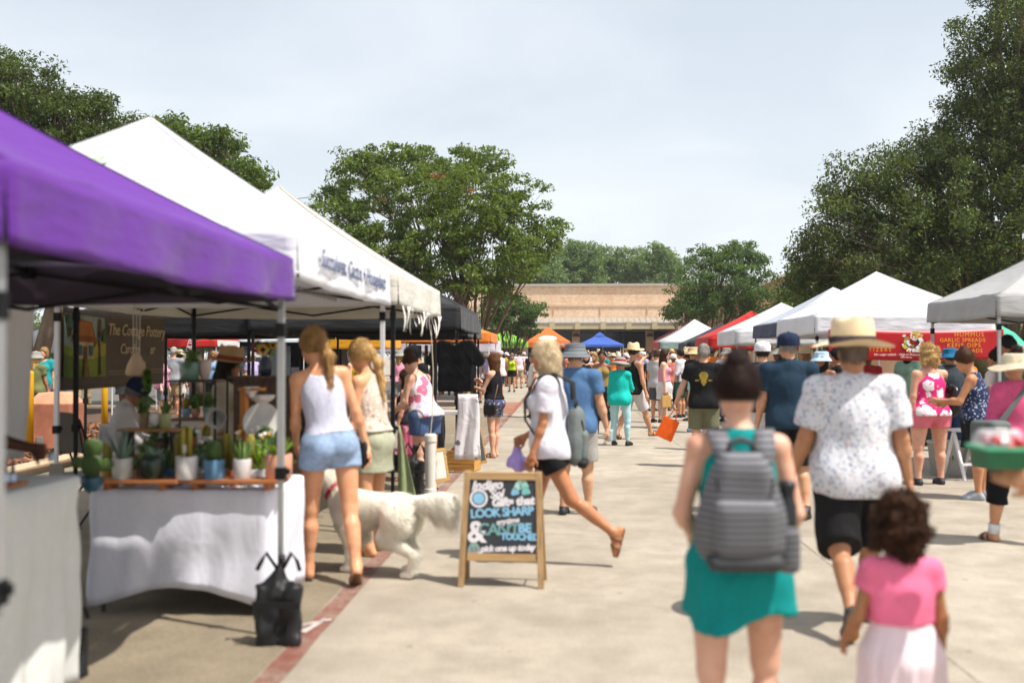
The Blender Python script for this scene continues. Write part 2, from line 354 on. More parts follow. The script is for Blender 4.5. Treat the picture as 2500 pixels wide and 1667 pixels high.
class Fig:
    """a posed body: local frame faces +Y, +X is its right hand, feet on z=0"""
    def __init__(s, H=1.75, fem=0., w=1., fat=0., legR=(0, 1.5, 3), legL=(0, 1.5, 3), armR=(2, 10, 12, 0), armL=(2, 10, 12, 0), lean=0, twist=0, side=0,
                 headp=0, heady=0, sit=False, bust=None, child=0., footR=0, footL=0, handR='relaxed', handL='relaxed'):
        k = s.k = H/1.75; s.H = H; s.fem = fem; s.w = w; s.fat = fat; s.child = child; s.bust = fem*.9 if bust is None else bust
        s.hk = {'R': handR, 'L': handL}
        hipx = (.092+.01*fem)*k*w; shx = (.192-.03*fem)*k*(w*.5+.5)*(1-.08*child)
        hipz = .92*k*(1-.09*child); s.hipz = hipz
        J = s.J = {}
        th, sh = .43*k*(1-.1*child), .405*k*(1-.1*child)
        for sd, sg, (sw, ab, kn), ft in (('R', 1, legR, footR), ('L', -1, legL, footL)):
            hp = A3((sg*hipx, 0, hipz)); Rm = ry(-sg*R(ab))@rx(R(sw))
            kd = Rm@A3((0, 0, -1)); kp = hp+kd*th
            sd_ = ry(-sg*R(ab*.4))@rx(R(sw-kn))@A3((0, 0, -1)); an = kp+sd_*sh
            fp = R(sw-kn+ft) if (kn > 12 or abs(ft) > 0) else 0.
            fd = rzm(-sg*R(8))@rx(fp)@A3((0, 1, 0)); fu = rzm(-sg*R(8))@rx(fp)@A3((0, 0, 1))
            J['hip'+sd], J['knee'+sd], J['ank'+sd] = hp, kp, an; J['fd'+sd], J['fu'+sd] = fd, fu
        low = min(min((J['ank'+q]-J['fu'+q]*.075*k)[2], (J['ank'+q]-J['fu'+q]*.065*k+J['fd'+q]*.15*k)[2]) for q in 'RL')
        dz = -low if not sit else 0.
        for q in list(J):
            if q[:2] not in ('fd', 'fu'): J[q] = J[q]+A3((0, 0, dz))
        s.hipz = hipz+dz
        s.pel = A3((0, 0, s.hipz+.03*k))
        s.Rt = rzm(R(twist))@ry(R(side))@rx(-R(lean)); s.Tt = lambda v: s.pel+s.Rt@(A3(v)*k)          # torso coordinates in 1.75 m units from the pelvis
        nk = s.Tt((0, -.005, .53)); s.neck = nk
        s.Rh = s.Rt@rzm(R(heady))@rx(-R(headp)) if lean == 0 else rzm(R(twist+heady))@rx(-R(lean*.5+headp))
        s.hs = k*(1+.22*child); s.hc = nk+s.Rh@(A3((0, .022, .155))*s.hs)        # head centre
        for sd, sg, (sw, ab, el, tw) in (('R', 1, armR), ('L', -1, armL)):
            shp = s.Tt((sg*shx/k, -.012, .462))
            Rm = s.Rt@ry(-sg*R(ab))@rx(R(sw)); el_p = shp+Rm@A3((0, 0, -1))*.285*k
            fa = Rm@rzm(sg*R(tw))@rx(R(el))@A3((0, 0, -1)); wr = el_p+fa*.25*k
            J['sh'+sd], J['el'+sd], J['wr'+sd], J['fa'+sd] = shp, el_p, wr, fa
            n = A3((-sg, .0, .0)); n = Rm@rzm(sg*R(tw))@n; n = n-fa*(n@fa); n /= np.linalg.norm(n)
            J['pn'+sd] = n; J['ha'+sd] = wr+fa*.09*k
    def tl(s, P): return ((P-s.pel)@s.Rt)/s.k
    def hl(s, P): return ((P-s.hc)@s.Rh)/s.hs
    def torso(s, P, o=0.):
        q = s.tl(P); f, w, ft = s.fem, s.w, s.fat
        d = ell(q, (0, -.005, .0), ((.158+.016*f)*w, .108*(w*.5+.5)+.02*ft, .14))
        for sg in (-1, 1): d = smin(d, ell(q, (sg*.072*w, -.06-.01*f, -.035), (.088*w, .082+.006*f+.01*ft, .095)), .05)
        d = smin(d, ell(q, (0, .005+.03*ft, .14), ((.142-.022*f)*w+.02*ft, .098*(w*.5+.5)+.03*ft, .17)), .09)
        d = smin(d, ell(q, (0, -.008, .33), ((.165-.02*f)*w, .108*(w*.4+.6)+.01*ft, .18)), .08)
        shx = (.192-.03*s.fem)*(w*.5+.5)*(1-.08*s.child)
        for sg in (-1, 1):
            d = smin(d, rcone(q, (0, -.02, .50), (sg*(shx-.01), -.015, .462), .052, .05), .05)
            if s.bust > 0: d = smin(d, ell(q, (sg*.072, .085, .34), (.062, .055*s.bust+.015, .062)), .04)
        return d*s.k-o
    def neckhead(s, P, o=0.):
        q = s.hl(P)
        d = rcone(P, s.Tt((0, -.018, .47)), s.hc+s.Rh@(A3((0, -.02, -.06))*s.hs), .058*s.k*(1-.15*s.fem), .052*s.k*(1-.12*s.fem))/s.hs
        hd = ell(q, (0, -.01, .015), (.074, .094, .108)); hd = smin(hd, ell(q, (0, .035, -.055), (.052, .052, .062)), .05)
        hd = smin(hd, ell(q, (0, .06, -.085), (.022, .018, .018)), .03)                              # chin
        hd = smin(hd, rcone(q, (0, .084, .015), (0, .104, -.022), .008, .0125), .014)                 # nose
        hd = smin(hd, ell(q, (0, .084, -.052), (.021, .011, .009)), .01)                              # mouth
        for sg in (-1, 1):
            hd = smax(hd, -ell(q, (sg*.031, .092, .018), (.017, .012, .010)), .012)                   # eye sockets
            hd = smin(hd, ell(q, (sg*.076, -.012, .0), (.01, .019, .031)), .01)                       # ears
        return smin(d, hd, .035)*s.hs-o
    def leg(s, P, sd, o=0.):
        J, k, f = s.J, s.k, s.fem; w = s.w; fat = s.fat
        hp, kn, an = J['hip'+sd], J['knee'+sd], J['ank'+sd]
        d = rcone(P, hp, kn, (.088+.004*f+.014*fat)*k*w, (.056+.006*fat)*k*w**.5)
        fr = J['fd'+sd]; c = kn+(an-kn)*.32-fr*.018*k
        d = smin(d, rcone(P, kn, an, .05*k*w**.5, .036*k), .03*k)
        d = smin(d, rcone(P, c, kn+(an-kn)*.6-fr*.006*k, (.05+.004*fat)*k*w**.5, .036*k), .04*k)
        return d-o
    def foot(s, P, sd, o=0.):
        J, k = s.J, s.k; an, fd, fu = J['ank'+sd], J['fd'+sd], J['fu'+sd]
        he = an-fu*.045*k-fd*.03*k; ba = an-fu*.052*k+fd*.12*k; to = an-fu*.056*k+fd*.165*k
        d = rcone(P, he, ba, .033*k, .030*k); d = smin(d, rcone(P, an, ba, .034*k, .026*k), .03*k); d = smin(d, rcone(P, ba, to, .03*k, .02*k), .02*k)
        sx = np.cross(fd, fu); d = smin(d, rcone(P, ba-sx*.018*k, ba+sx*.018*k, .024*k, .024*k), .02*k)
        q = (P-an)@fu; return np.maximum(d, -q-.078*k)-o                                             # flat sole
    def arm(s, P, sd, o=0.):
        J, k = s.J, s.k; th = (1-.16*s.fem)*(1+.22*s.fat)*(s.w*.4+.6)
        d = rcone(P, J['sh'+sd], J['el'+sd], .05*k*th, .039*k*th)
        d = smin(d, rcone(P, J['el'+sd], J['wr'+sd], .04*k*th, .027*k*(1-.1*s.fem)), .025*k)
        m = J['el'+sd]*.72+J['wr'+sd]*.28; return smin(d, rcone(P, m, m+.001, .041*k*th, .041*k*th), .03*k)-o
    def hand(s, P, sd):
        J, k = s.J, s.k*.96; w, d, n = J['wr'+sd], J['fa'+sd], J['pn'+sd]; t = np.cross(n, d)*(1 if sd == 'R' else -1); t /= np.linalg.norm(t)
        if t[1] < -.2: t = t
        kind = s.hk[sd]; cur = dict(relaxed=(22, 30, 18), fist=(78, 95, 60), grip=(60, 75, 45), flat=(6, 8, 6))[kind]
        dd = rcone(P, w-d*.02*k, w+d*.03*k, .027*k, .026*k)
        for i, (lat, ln) in enumerate(((.030, .92), (.010, 1.), (-.010, .95), (-.029, .78))):
            kb = w+(d*(.088-.006*abs(i-1))+t*lat)*k; dd = smin(dd, rcone(P, w+(d*.02+t*lat*.6)*k, kb, .015*k, .0125*k), .012*k)
            p = kb; a = 0.
            for j, L_ in enumerate((.042, .027, .021)):
                a += R(cur[j]+3*i); v = d*math.cos(a)+n*math.sin(a)+t*(1.5-i)*.05*(j == 0); v /= np.linalg.norm(v); e = p+v*L_*ln*k
                dd = smin(dd, rcone(P, p, e, (.0098-.0012*j)*k, (.0088-.0012*j)*k), .006*k); p = e
        p = w+(d*.026+t*.022)*k; e = p+(d*.028+t*.03+n*.014)*k; g = e+(d*.026+t*.012+n*(.03 if kind in ('fist', 'grip') else .012))*k
        dd = smin(dd, rcone(P, p, e, .0155*k, .0115*k), .012*k); return smin(dd, rcone(P, e, g, .0112*k, .0085*k), .006*k)
    def mitt(s, P, sd):
        J, k = s.J, s.k; w, d, n = J['wr'+sd], J['fa'+sd], J['pn'+sd]
        t = np.cross(n, d)
        dd = rcone(P, w, w+d*.075*k, .03*k, .036*k); dd = smin(dd, rcone(P, w+d*.08*k, w+(d*.15+n*.03)*k, .03*k, .018*k), .02*k)
        return smin(dd, rcone(P, w+d*.03*k, w+(d*.075+t*.045)*k, .016*k, .012*k), .015*k)
    def body(s, P, hands):
        d = smin(s.torso(P), s.neckhead(P), .03*s.k)
        for q in 'RL':
            d = smin(d, s.leg(P, q), .04*s.k); d = smin(d, s.foot(P, q), .03*s.k); d = smin(d, s.arm(P, q), .035*s.k)
            if not hands: d = smin(d, s.mitt(P, q), .015*s.k)
        return d
    def ext(s, keys, m):
        a = np.array([s.J[k_] for k_ in keys]) if keys else np.zeros((0, 3)); return a.min(0)-m, a.max(0)+m

def _bound(f, o=.0):
    k = f.k; pts = [f.J[a+b] for a in ('hip', 'knee', 'ank', 'sh', 'el', 'wr', 'ha') for b in 'RL']+[f.hc, f.pel]
    for q in 'RL': pts.append(f.J['ank'+q]+f.J['fd'+q]*.2*k); pts.append(f.J['wr'+q]+f.J['fa'+q]*.19*k)
    a = np.array(pts); lo = a.min(0)-.14*k-o; hi = a.max(0)+.14*k+o
    lo[0] = min(lo[0], -.25*k*f.w); hi[0] = max(hi[0], .25*k*f.w); lo[1] = min(lo[1], -.2*k*f.w); hi[1] = max(hi[1], .2*k*f.w); lo[2] = max(lo[2], -.02)
    return lo, hi
def m_body(f, h, hands=True):
    lo, hi = _bound(f); V, Q = sdf_mesh(lambda P: f.body(P, hands), lo, hi, h)
    if hands:
        for q in 'RL':
            w = f.J['wr'+q]; c = w+f.J['fa'+q]*.09*f.k; hh = min(h*.6, .0062)
            v2, q2 = sdf_mesh(lambda P: f.hand(P, q), c-.125*f.k, c+.125*f.k, hh)
            Q = np.concatenate([Q, q2+len(V)]); V = np.concatenate([V, v2])
    return npmesh('body', V, Q)
def m_top(f, h, sleeve=.45, hem=-.02, off=.014, flare=.03, neck='crew', strap=None, seed=1, amp=.005, arm_off=.016, long=False, collar=False, back_scoop=.0, band=None):
    """shirt: torso plus sleeves, cut at hem and neck; strap = half width kept above the armpits (tank tops)"""
    k = f.k; lo, hi = _bound(f, .06); lo[2] = max(lo[2], f.pel[2]+(hem-.14)*k); hi[2] = f.neck[2]+.12*k
    def fn(P):
        q = f.tl(P); z = q[:, 2]
        o = off*k+flare*k*np.clip((.42-z)/.5, 0, 1.2)+folds(P, amp*k, 22/k, seed)*np.clip((.5-z)*4, 0.2, 1)
        d = f.torso(P)-o
        if sleeve > 0:
            for sd in 'RL':
                a, b, c = f.J['sh'+sd], f.J['el'+sd], f.J['wr'+sd]
                ar = f.arm(P, sd)-(arm_off*k+folds(P, amp*.8*k, 30/k, seed+3))
                v = b-a; t = ((P-a)@v)/float(v@v); u = c-b; t2 = ((P-b)@u)/float(u@u)
                cut = (t-sleeve)*np.linalg.norm(v) if sleeve <= 1 else (t2-(sleeve-1))*np.linalg.norm(u)
                ar = smax(ar, cut, .006*k) if sleeve <= 1 else smax(ar, np.where(t > .6, cut, -1), .006*k)
                d = smin(d, ar, .03*k)
        d = smax(d, (hem-z+(0 if not back_scoop else back_scoop*q[:, 0]**2))*k, .008*k)
        if strap is None:
            nb = np.linalg.norm((q-A3((0, .03, .565)))*A3((1, .8, 1)), axis=1)
            d = smax(d, (.085-nb)*k, .01*k)
            if collar: d = smin(d, np.maximum(rcone(P, f.Tt((0, -.015, .50)), f.Tt((0, .0, .545)), .075*k, .068*k), -1), .01*k)
        else:
            up = np.clip((z-.33)/.16, 0, 1); wd = (.2*(1-up)+strap[0]*up) if strap[0] < .15 else .2*(1-up)+strap[0]*up
            d = smax(d, np.where(z > .30, (np.abs(q[:, 0])-wd)*k, -1), .008*k)
            sco = np.linalg.norm((q-A3((0, .06 if strap[1] > 0 else -.02, .60)))*A3((1.15, .9, 1)), axis=1)
            d = smax(d, (strap[2]-sco)*k, .008*k)
            if band is not None: d = smax(d, (z-band)*k, .006*k)
        return d
    return npmesh('shirt', *sdf_mesh(fn, lo, hi, h))
def m_bottom(f, h, ln=.5, off=.016, flare=.02, top=.09, seed=2, amp=.004):
    """shorts or trousers: ln counts along the leg, 1 = knee, 2 = ankle"""
    k = f.k; lo, hi = _bound(f, .05); hi[2] = f.pel[2]+(top+.06)*k
    def fn(P):
        q = f.tl(P); o = off*k+folds(P, amp*k, 26/k, seed)
        d = f.torso(P)-o*.6
        d = smax(d, (q[:, 2]-top)*k, .006*k)
        for sd in 'RL':
            a, b, c = f.J['hip'+sd], f.J['knee'+sd], f.J['ank'+sd]; v = b-a; t = ((P-a)@v)/float(v@v); u = c-b; t2 = ((P-b)@u)/float(u@u)
            g = f.leg(P, sd)-o-flare*k*np.clip(t, 0, 1)
            if ln <= 1: g = smax(g, (t-ln)*np.linalg.norm(v), .006*k)
            else: g = smax(g, np.where(t > .7, (t2-(ln-1))*np.linalg.norm(u), -1), .006*k)
            d = smin(d, g, .03*k)
        d = smax(d, (f.J['hipR'][2]*0+(-(P[:, 2]))), .001) if False else d
        return d
    return npmesh('shorts', *sdf_mesh(fn, lo, hi, h))
def m_skirt(f, h, z0=.12, z1=-.45, r1=(.24, .2), nf=9, amp=.016, seed=3, c=(0, 0), hi_low=0., top_r=None):
    """skirt from waist to hem with hanging folds"""
    k = f.k; rs = np.random.RandomState(seed); ph = rs.rand(4)*6.28
    lo = f.pel+A3((-.42, -.42, z1-.14))*k; hi = f.pel+A3((.42, .42, z0+.05))*k
    tr = top_r or ((.15-.01*f.fem)*f.w, .112*(f.w*.5+.5)+.02*f.fat)
    def fn(P):
        q = (P-f.pel)/k; z = q[:, 2]; t = np.clip((z0-z)/(z0-z1), 0, 1.15); th = np.arctan2(q[:, 1], q[:, 0])
        hip = np.exp(-((z+.03)/.11)**2)*.03
        fo = (np.sin(nf*th+ph[0])+.6*np.sin((nf*2+1)*th+ph[1]+2*t)+.5*np.sin(3*th+ph[2]))*amp*t**1.1
        ax = tr[0]+(r1[0]-tr[0])*t+hip+fo; ay = tr[1]+(r1[1]-tr[1])*t+hip*1.5+fo
        rr = np.sqrt(((q[:, 0]-c[0]*t)/ax)**2+((q[:, 1]-c[1]*t)/ay)**2)
        d = (rr-1)*np.minimum(ax, ay); d = np.minimum(d, f.torso(P)/k-.008)
        for sd in 'RL': d = np.minimum(d, f.leg(P, sd)/k-.012)
        hem = z1+hi_low*np.sin(2*th+ph[3])
        d = np.maximum(d, z-z0); return np.maximum(d, hem-z)*k
    return npmesh('skirt', *sdf_mesh(fn, lo, hi, h))
def m_shoe(f, h, sd, kind='shoe'):
    k = f.k; an, fd, fu = f.J['ank'+sd], f.J['fd'+sd], f.J['fu'+sd]
    c = an+fd*.06*k-fu*.03*k
    def fn(P):
        q = (P-an)@fu/k
        ft = f.foot(P, sd)
        if kind == 'sandal':
            u = ((P-an)@fd)/k; so = np.maximum(ft-.006*k, (np.abs(q+.078)-.010)*k)
            st = np.maximum(ft-.0055*k, np.minimum(np.abs(u-.10)-.014, np.abs(u-.04)-.012)*k); st = np.maximum(st, (-.08-q)*k)
            return np.minimum(so, np.maximum(st, (q-.02)*k))
        if kind == 'sole': return np.maximum(ft-.010*k, np.maximum(q+.066, -q-.095)*k)
        d = ft-.009*k; return np.maximum(d, (q-(.03 if kind == 'shoe' else .005))*k)
    return npmesh('shoe', *sdf_mesh(fn, c-.19*k, c+.19*k, h))
def m_hair(f, h, kind='short', seed=5, len_=.0, vol=0.):
    k = f.hs; hc = f.hc; rs = np.random.RandomState(seed)
    lo = hc-A3((.22, .26, .3+.3*(kind in ('long', 'pony'))))*k; hi = hc+A3((.22, .2, .26))*k
    def fn(P):
        q = f.hl(P); th = np.arctan2(q[:, 0], -q[:, 1]); st = .0022*np.sin(46*th+30*q[:, 2])+.0016*np.sin(83*th+19*q[:, 2]+1)+folds(q, .004, 38, seed, 1)
        inf = dict(short=.010, bob=.02, long=.017, pony=.011, bun=.010, curly=.04, crop=.004)[kind]+vol
        d = ell(q, (0, -.014, .022), (.074+inf, .096+inf*.9, .107+inf))
        d = smax(d, (-.035 if kind == 'bun' else -.062)-q[:, 2]+.8*np.clip(q[:, 1]+.02, 0, 1), .02)                     # nape line, rising to the temples
        face = ell(q, (0, .115, -.03), (.070, .075, .105))
        if kind in ('bob', 'long', 'curly'):
            dn = dict(bob=.13, long=.27, curly=.10)[kind]+len_
            b = ell(q, (0, -.035, .02-dn*.5), (.078+inf*.8, .07+inf, .05+dn*.55))
            if kind == 'long': b = smin(b, rcone(q, (0, -.06, -.05), (0, -.10, -.30-len_), .07, .035), .05)
            d = smin(d, b, .04)
        if kind == 'pony':
            d = smin(d, ell(q, (0, -.105, .05), (.026, .03, .026)), .02); d = smin(d, rcone(q, (0, -.115, .04), (.02, -.135, -.10), .03, .034), .02); d = smin(d, rcone(q, (.02, -.135, -.10), (.0, -.10, -.26-len_), .034, .012), .03)
        if kind == 'bun': d = smin(d, ell(q, (.0, -.045, .152), (.046, .046, .038)), .012)
        if kind == 'curly': d = d+folds(q, .024, 55, seed+2, 1)+folds(q, .012, 110, seed+4, 1)
        return smax(d+st, -face, .015)*k
    return npmesh('hair', *sdf_mesh(fn, lo, hi, h))
def hair_strands(f, me, kind, n=2600, seed=1):
    """thin locks lying on the hair surface along its flow"""
    rs = np.random.RandomState(seed); nv = len(me.vertices); V = np.zeros(nv*3, np.float32); me.vertices.foreach_get('co', V); V = V.reshape(-1, 3)
    N = np.zeros(nv*3, np.float32); me.vertex_normals.foreach_get('vector', N); N = N.reshape(-1, 3)
    i = rs.choice(nv, n); P, Nn = V[i], N[i]; q = f.hl(P)
    if kind == 'curly': d = rs.normal(size=(n, 3))
    elif kind == 'bun': d = (f.hc+f.Rh@(A3((0, -.05, .14))*f.hs))-P
    elif kind == 'pony': d = np.where((q[:, 1] > -.11)[:, None], (f.hc+f.Rh@(A3((0, -.115, .05))*f.hs))-P, (A3((0, 0, -1))[None]))
    else: d = np.tile(-f.Rh[:, 2]-.35*f.Rh[:, 1], (n, 1))
    d = d/np.maximum(1e-4, np.linalg.norm(d, axis=1))[:, None]+rs.normal(0, .18 if kind != 'curly' else .6, (n, 3)); d = d-Nn*(d*Nn).sum(1)[:, None]*.9; d /= np.maximum(1e-4, np.linalg.norm(d, axis=1))[:, None]
    L_ = (.03+.04*rs.rand(n))[:, None]*f.hs*(.55 if kind in ('short', 'crop') else 1); w = .0016*(1.5 if kind == 'curly' else 1); sd = np.cross(d, Nn)
    lift = (.003+.004*rs.rand(n))[:, None]*(2.6 if kind == 'curly' else 1)
    a = P-Nn*.002; m1 = P+d*L_*.5+Nn*lift; e = P+d*L_*(.6 if kind == 'curly' else 1)+Nn*lift*(-.2 if kind == 'curly' else .4)+(sd*L_*.3 if kind == 'curly' else 0)
    T = np.stack([a-sd*w, a+sd*w, m1+sd*w, m1-sd*w, m1-sd*w, m1+sd*w, e+sd*w*.2, e-sd*w*.2], 1).reshape(-1, 3)
    return npmesh('hair_strands', T, np.arange(n*8).reshape(-1, 4), True)
def hat_mesh(kind, n=40):
    b = B()
    if kind == 'straw':      # crown with a dent, wide brim curled at the sides
        def fn(a, i, r, z):
            if i in (4, 5, 6): z += .018*math.cos(2*a)**2 if i < 6 else 0
            if i <= 1 or i >= 9: z += (.035 if r > .14 else 0)*abs(math.sin(a))**3 * (r/.2)
            return r*(1+.12*abs(math.sin(a))) if r < .14 else r*(1.0+.04*abs(math.sin(a))), z
        prof = [(.185, -.012), (.19, -.008), (.105, .0), (.100, .05), (.092, .105), (.082, .117), (.045, .105), (.0001, .100)]
        b.lathe(prof, n, fn=fn)
    elif kind == 'bucket': b.lathe([(.145, -.05), (.147, -.046), (.112, .0), (.100, .01), (.094, .075), (.07, .088), (.0001, .09)], n, fn=lambda a, i, r, z: (r*(1+.1*abs(math.sin(a)))+(.006*math.sin(5*a) if i < 2 else 0), z))
    elif kind == 'sun': b.lathe([(.20, -.055), (.203, -.05), (.115, .0), (.104, .01), (.098, .07), (.075, .09), (.0001, .094)], n, fn=lambda a, i, r, z: (r*(1+.08*abs(math.sin(a))), z+(.014*math.sin(3*a+1) if i < 2 else 0)))
    elif kind == 'cap':
        b.lathe([(.096, -.025), (.097, .02), (.092, .055), (.072, .085), (.035, .098), (.012, .1), (.012, .106), (.0001, .108)], n, fn=lambda a, i, r, z: (r*(1+.13*abs(math.sin(a))), z))
        vs = []; m = 13
        for j, (rr, zz) in enumerate(((.09, -.012), (.145, -.026), (.185, -.040), (.184, -.044), (.145, -.030), (.09, -.016))):
            for i in range(m):
                a = R(90-62+124*i/(m-1)); s_ = 1 if rr < .1 else 1-.25*abs(math.cos(a))**1.5
                vs.append((rr*math.cos(a)*(1 if rr < .1 else .8), rr*math.sin(a)*1.12*s_, zz-.018*abs(math.cos(a))**2*(rr > .1)))
        fs = [(j*m+i, j*m+i+1, (j+1) % 6*m+i+1, (j+1) % 6*m+i) for j in range(6) for i in range(m-1)]; b.add(vs, fs)
    return autosmooth(b.mesh('hat'), 50)
HATS = {}
def wear_hat(root, f, kind, mat, band=None, tilt=0, up=.045, size=1.06):
    if kind not in HATS: HATS[kind] = hat_mesh(kind)
    o = link('hat', HATS[kind], mat, root)
    Mx = Matrix([[*f.Rh[i], 0] for i in range(3)]+[[0, 0, 0, 1]])
    o.matrix_local = Matrix.Translation(Vector(f.hc+f.Rh@(A3((0, -.012, up))*f.hs))) @ Mx @ Matrix.Rotation(R(tilt), 4, 'X') @ Matrix.Scale(f.hs*size, 4)
    if band:
        b = B().lathe([(.1075, .004), (.1075, .004), (.1035, .042), (.1030, .042)] if kind == 'straw' else [(.108, .008), (.1015, .042), (.1010, .042)], 40, fn=lambda a, i, r, z: (r*(1+.12*abs(math.sin(a))), z))
        bo = link('hat_band', b.mesh('hat_band', True), band, o)
    return o
_shm = {}
def person(label, px, D, face=0, H=1.75, fig=None, skin='#c08a6a', hair=('short', '#3b2a1e'), top=None, bottom=None, skirt=None, shoes=('shoe', '#2a2a2c'), hat=None, h=None, hands=None,
           group=None, xy=None, z=0, fig_kw=None, eyes=False, glasses=None, cat='person'):
    f = fig or Fig(H=H, **(fig_kw or {}))
    h = h or (.011 if D < 6.5 else .014 if D < 14 else .02); hands = D < 14 if hands is None else hands
    loc = xy or gx(px, D)
    root = thing('person', label, cat, (loc[0], loc[1], z), R(face), group)
    link('body', m_body(f, h, hands), skinm(skin), root)
    hh = max(h*.8, .009)
    if top:
        t = dict(top); mt = t.pop('mat'); nm = t.pop('name', 'shirt'); link(nm, m_top(f, hh, **t), mt, root)
    if bottom:
        t = dict(bottom); mt = t.pop('mat'); nm = t.pop('name', 'shorts'); link(nm, m_bottom(f, hh, **t), mt, root)
    if skirt:
        t = dict(skirt); mt = t.pop('mat'); nm = t.pop('name', 'skirt'); link(nm, m_skirt(f, hh, **t), mt, root)
    if shoes:
        for sd in 'RL':
            kind, c = shoes[0], shoes[1]
            o = link('sandal' if kind == 'sandal' else 'shoe', m_shoe(f, max(.008, h*.6), sd, kind), M('leather_'+c, c, .6), root)
            if len(shoes) > 2: link('sole', m_shoe(f, max(.008, h*.6), sd, 'sole'), M('sole_'+shoes[2], shoes[2], .7), o)
    if hair:
        ho = link('hair', m_hair(f, hh*.9, *hair[:1], **(hair[2] if len(hair) > 2 else {})), hairm(hair[1]), root)
        if D < 16: put(link('hair_strands', hair_strands(f, ho.data, hair[0], 3600 if D < 6 else 2200), hairm(hair[1]), ho), kind='stuff')
    Mh = Matrix.Translation(Vector(f.hc)) @ Matrix([[*f.Rh[i], 0] for i in range(3)]+[[0, 0, 0, 1]]) @ Matrix.Scale(f.hs, 4)
    if eyes:
        for sg in (-1, 1):
            if 'eye' not in _shm: _shm['eye'] = B().lathe([(.0001, -.006), (.008, -.004), (.0125, 0), (.008, .004), (.0001, .006)], 12).mesh('eye', True)
            e = link('eye', _shm['eye'], M('eye_dark', '#1c1512', .25, .0, bump=0), root); e.matrix_local = Mh @ Matrix.Translation((sg*.031, .0835, .017))
        if 'lip' not in _shm: _shm['lip'] = B().lathe([(.0001, -.006), (.013, -.004), (.019, 0), (.013, .004), (.0001, .006)], 14).mesh('lip', True)
        e = link('lip', _shm['lip'], M('lip', '#9c4f47', .45, .05, bump=0), root); e.matrix_local = Mh @ Matrix.Translation((0, .0905, -.052)) @ Matrix.Scale(.5, 4, (0, 1, 0))
    if glasses:
        if 'glasses' not in _shm:
            b = B()
            for sg in (-1, 1):
                b.add([(sg*.034+.027*math.cos(a)*x, .103+y, .017+.021*math.sin(a)*x) for y, x in ((0, 1), (-.004, 1)) for a in [2*math.pi*i/14 for i in range(14)]],
                      [tuple(range(13, -1, -1)), tuple(range(14, 28))]+[(i, (i+1) % 14, (i+1) % 14+14, i+14) for i in range(14)])
                b.bar((sg*.062, .1, .022), (sg*.082, -.01, .015), .003, .006)
            b.bar((-.012, .102, .022), (.012, .102, .022), .003, .004)
            _shm['glasses'] = b.mesh('glasses')
        g = link('glasses', _shm['glasses'], M('glass_'+glasses, glasses, .15, .0, bump=0, spec=.8), root); g.matrix_local = Mh
    if hat: wear_hat(root, f, *hat[:2], **(hat[2] if len(hat) > 2 else {}))
    root_m = Matrix.Translation((loc[0], loc[1], z)) @ Matrix.Rotation(R(face), 4, 'Z')
    f.world = lambda v: root_m @ Vector(v)
    f.root = root; f.mh = Mh
    return f
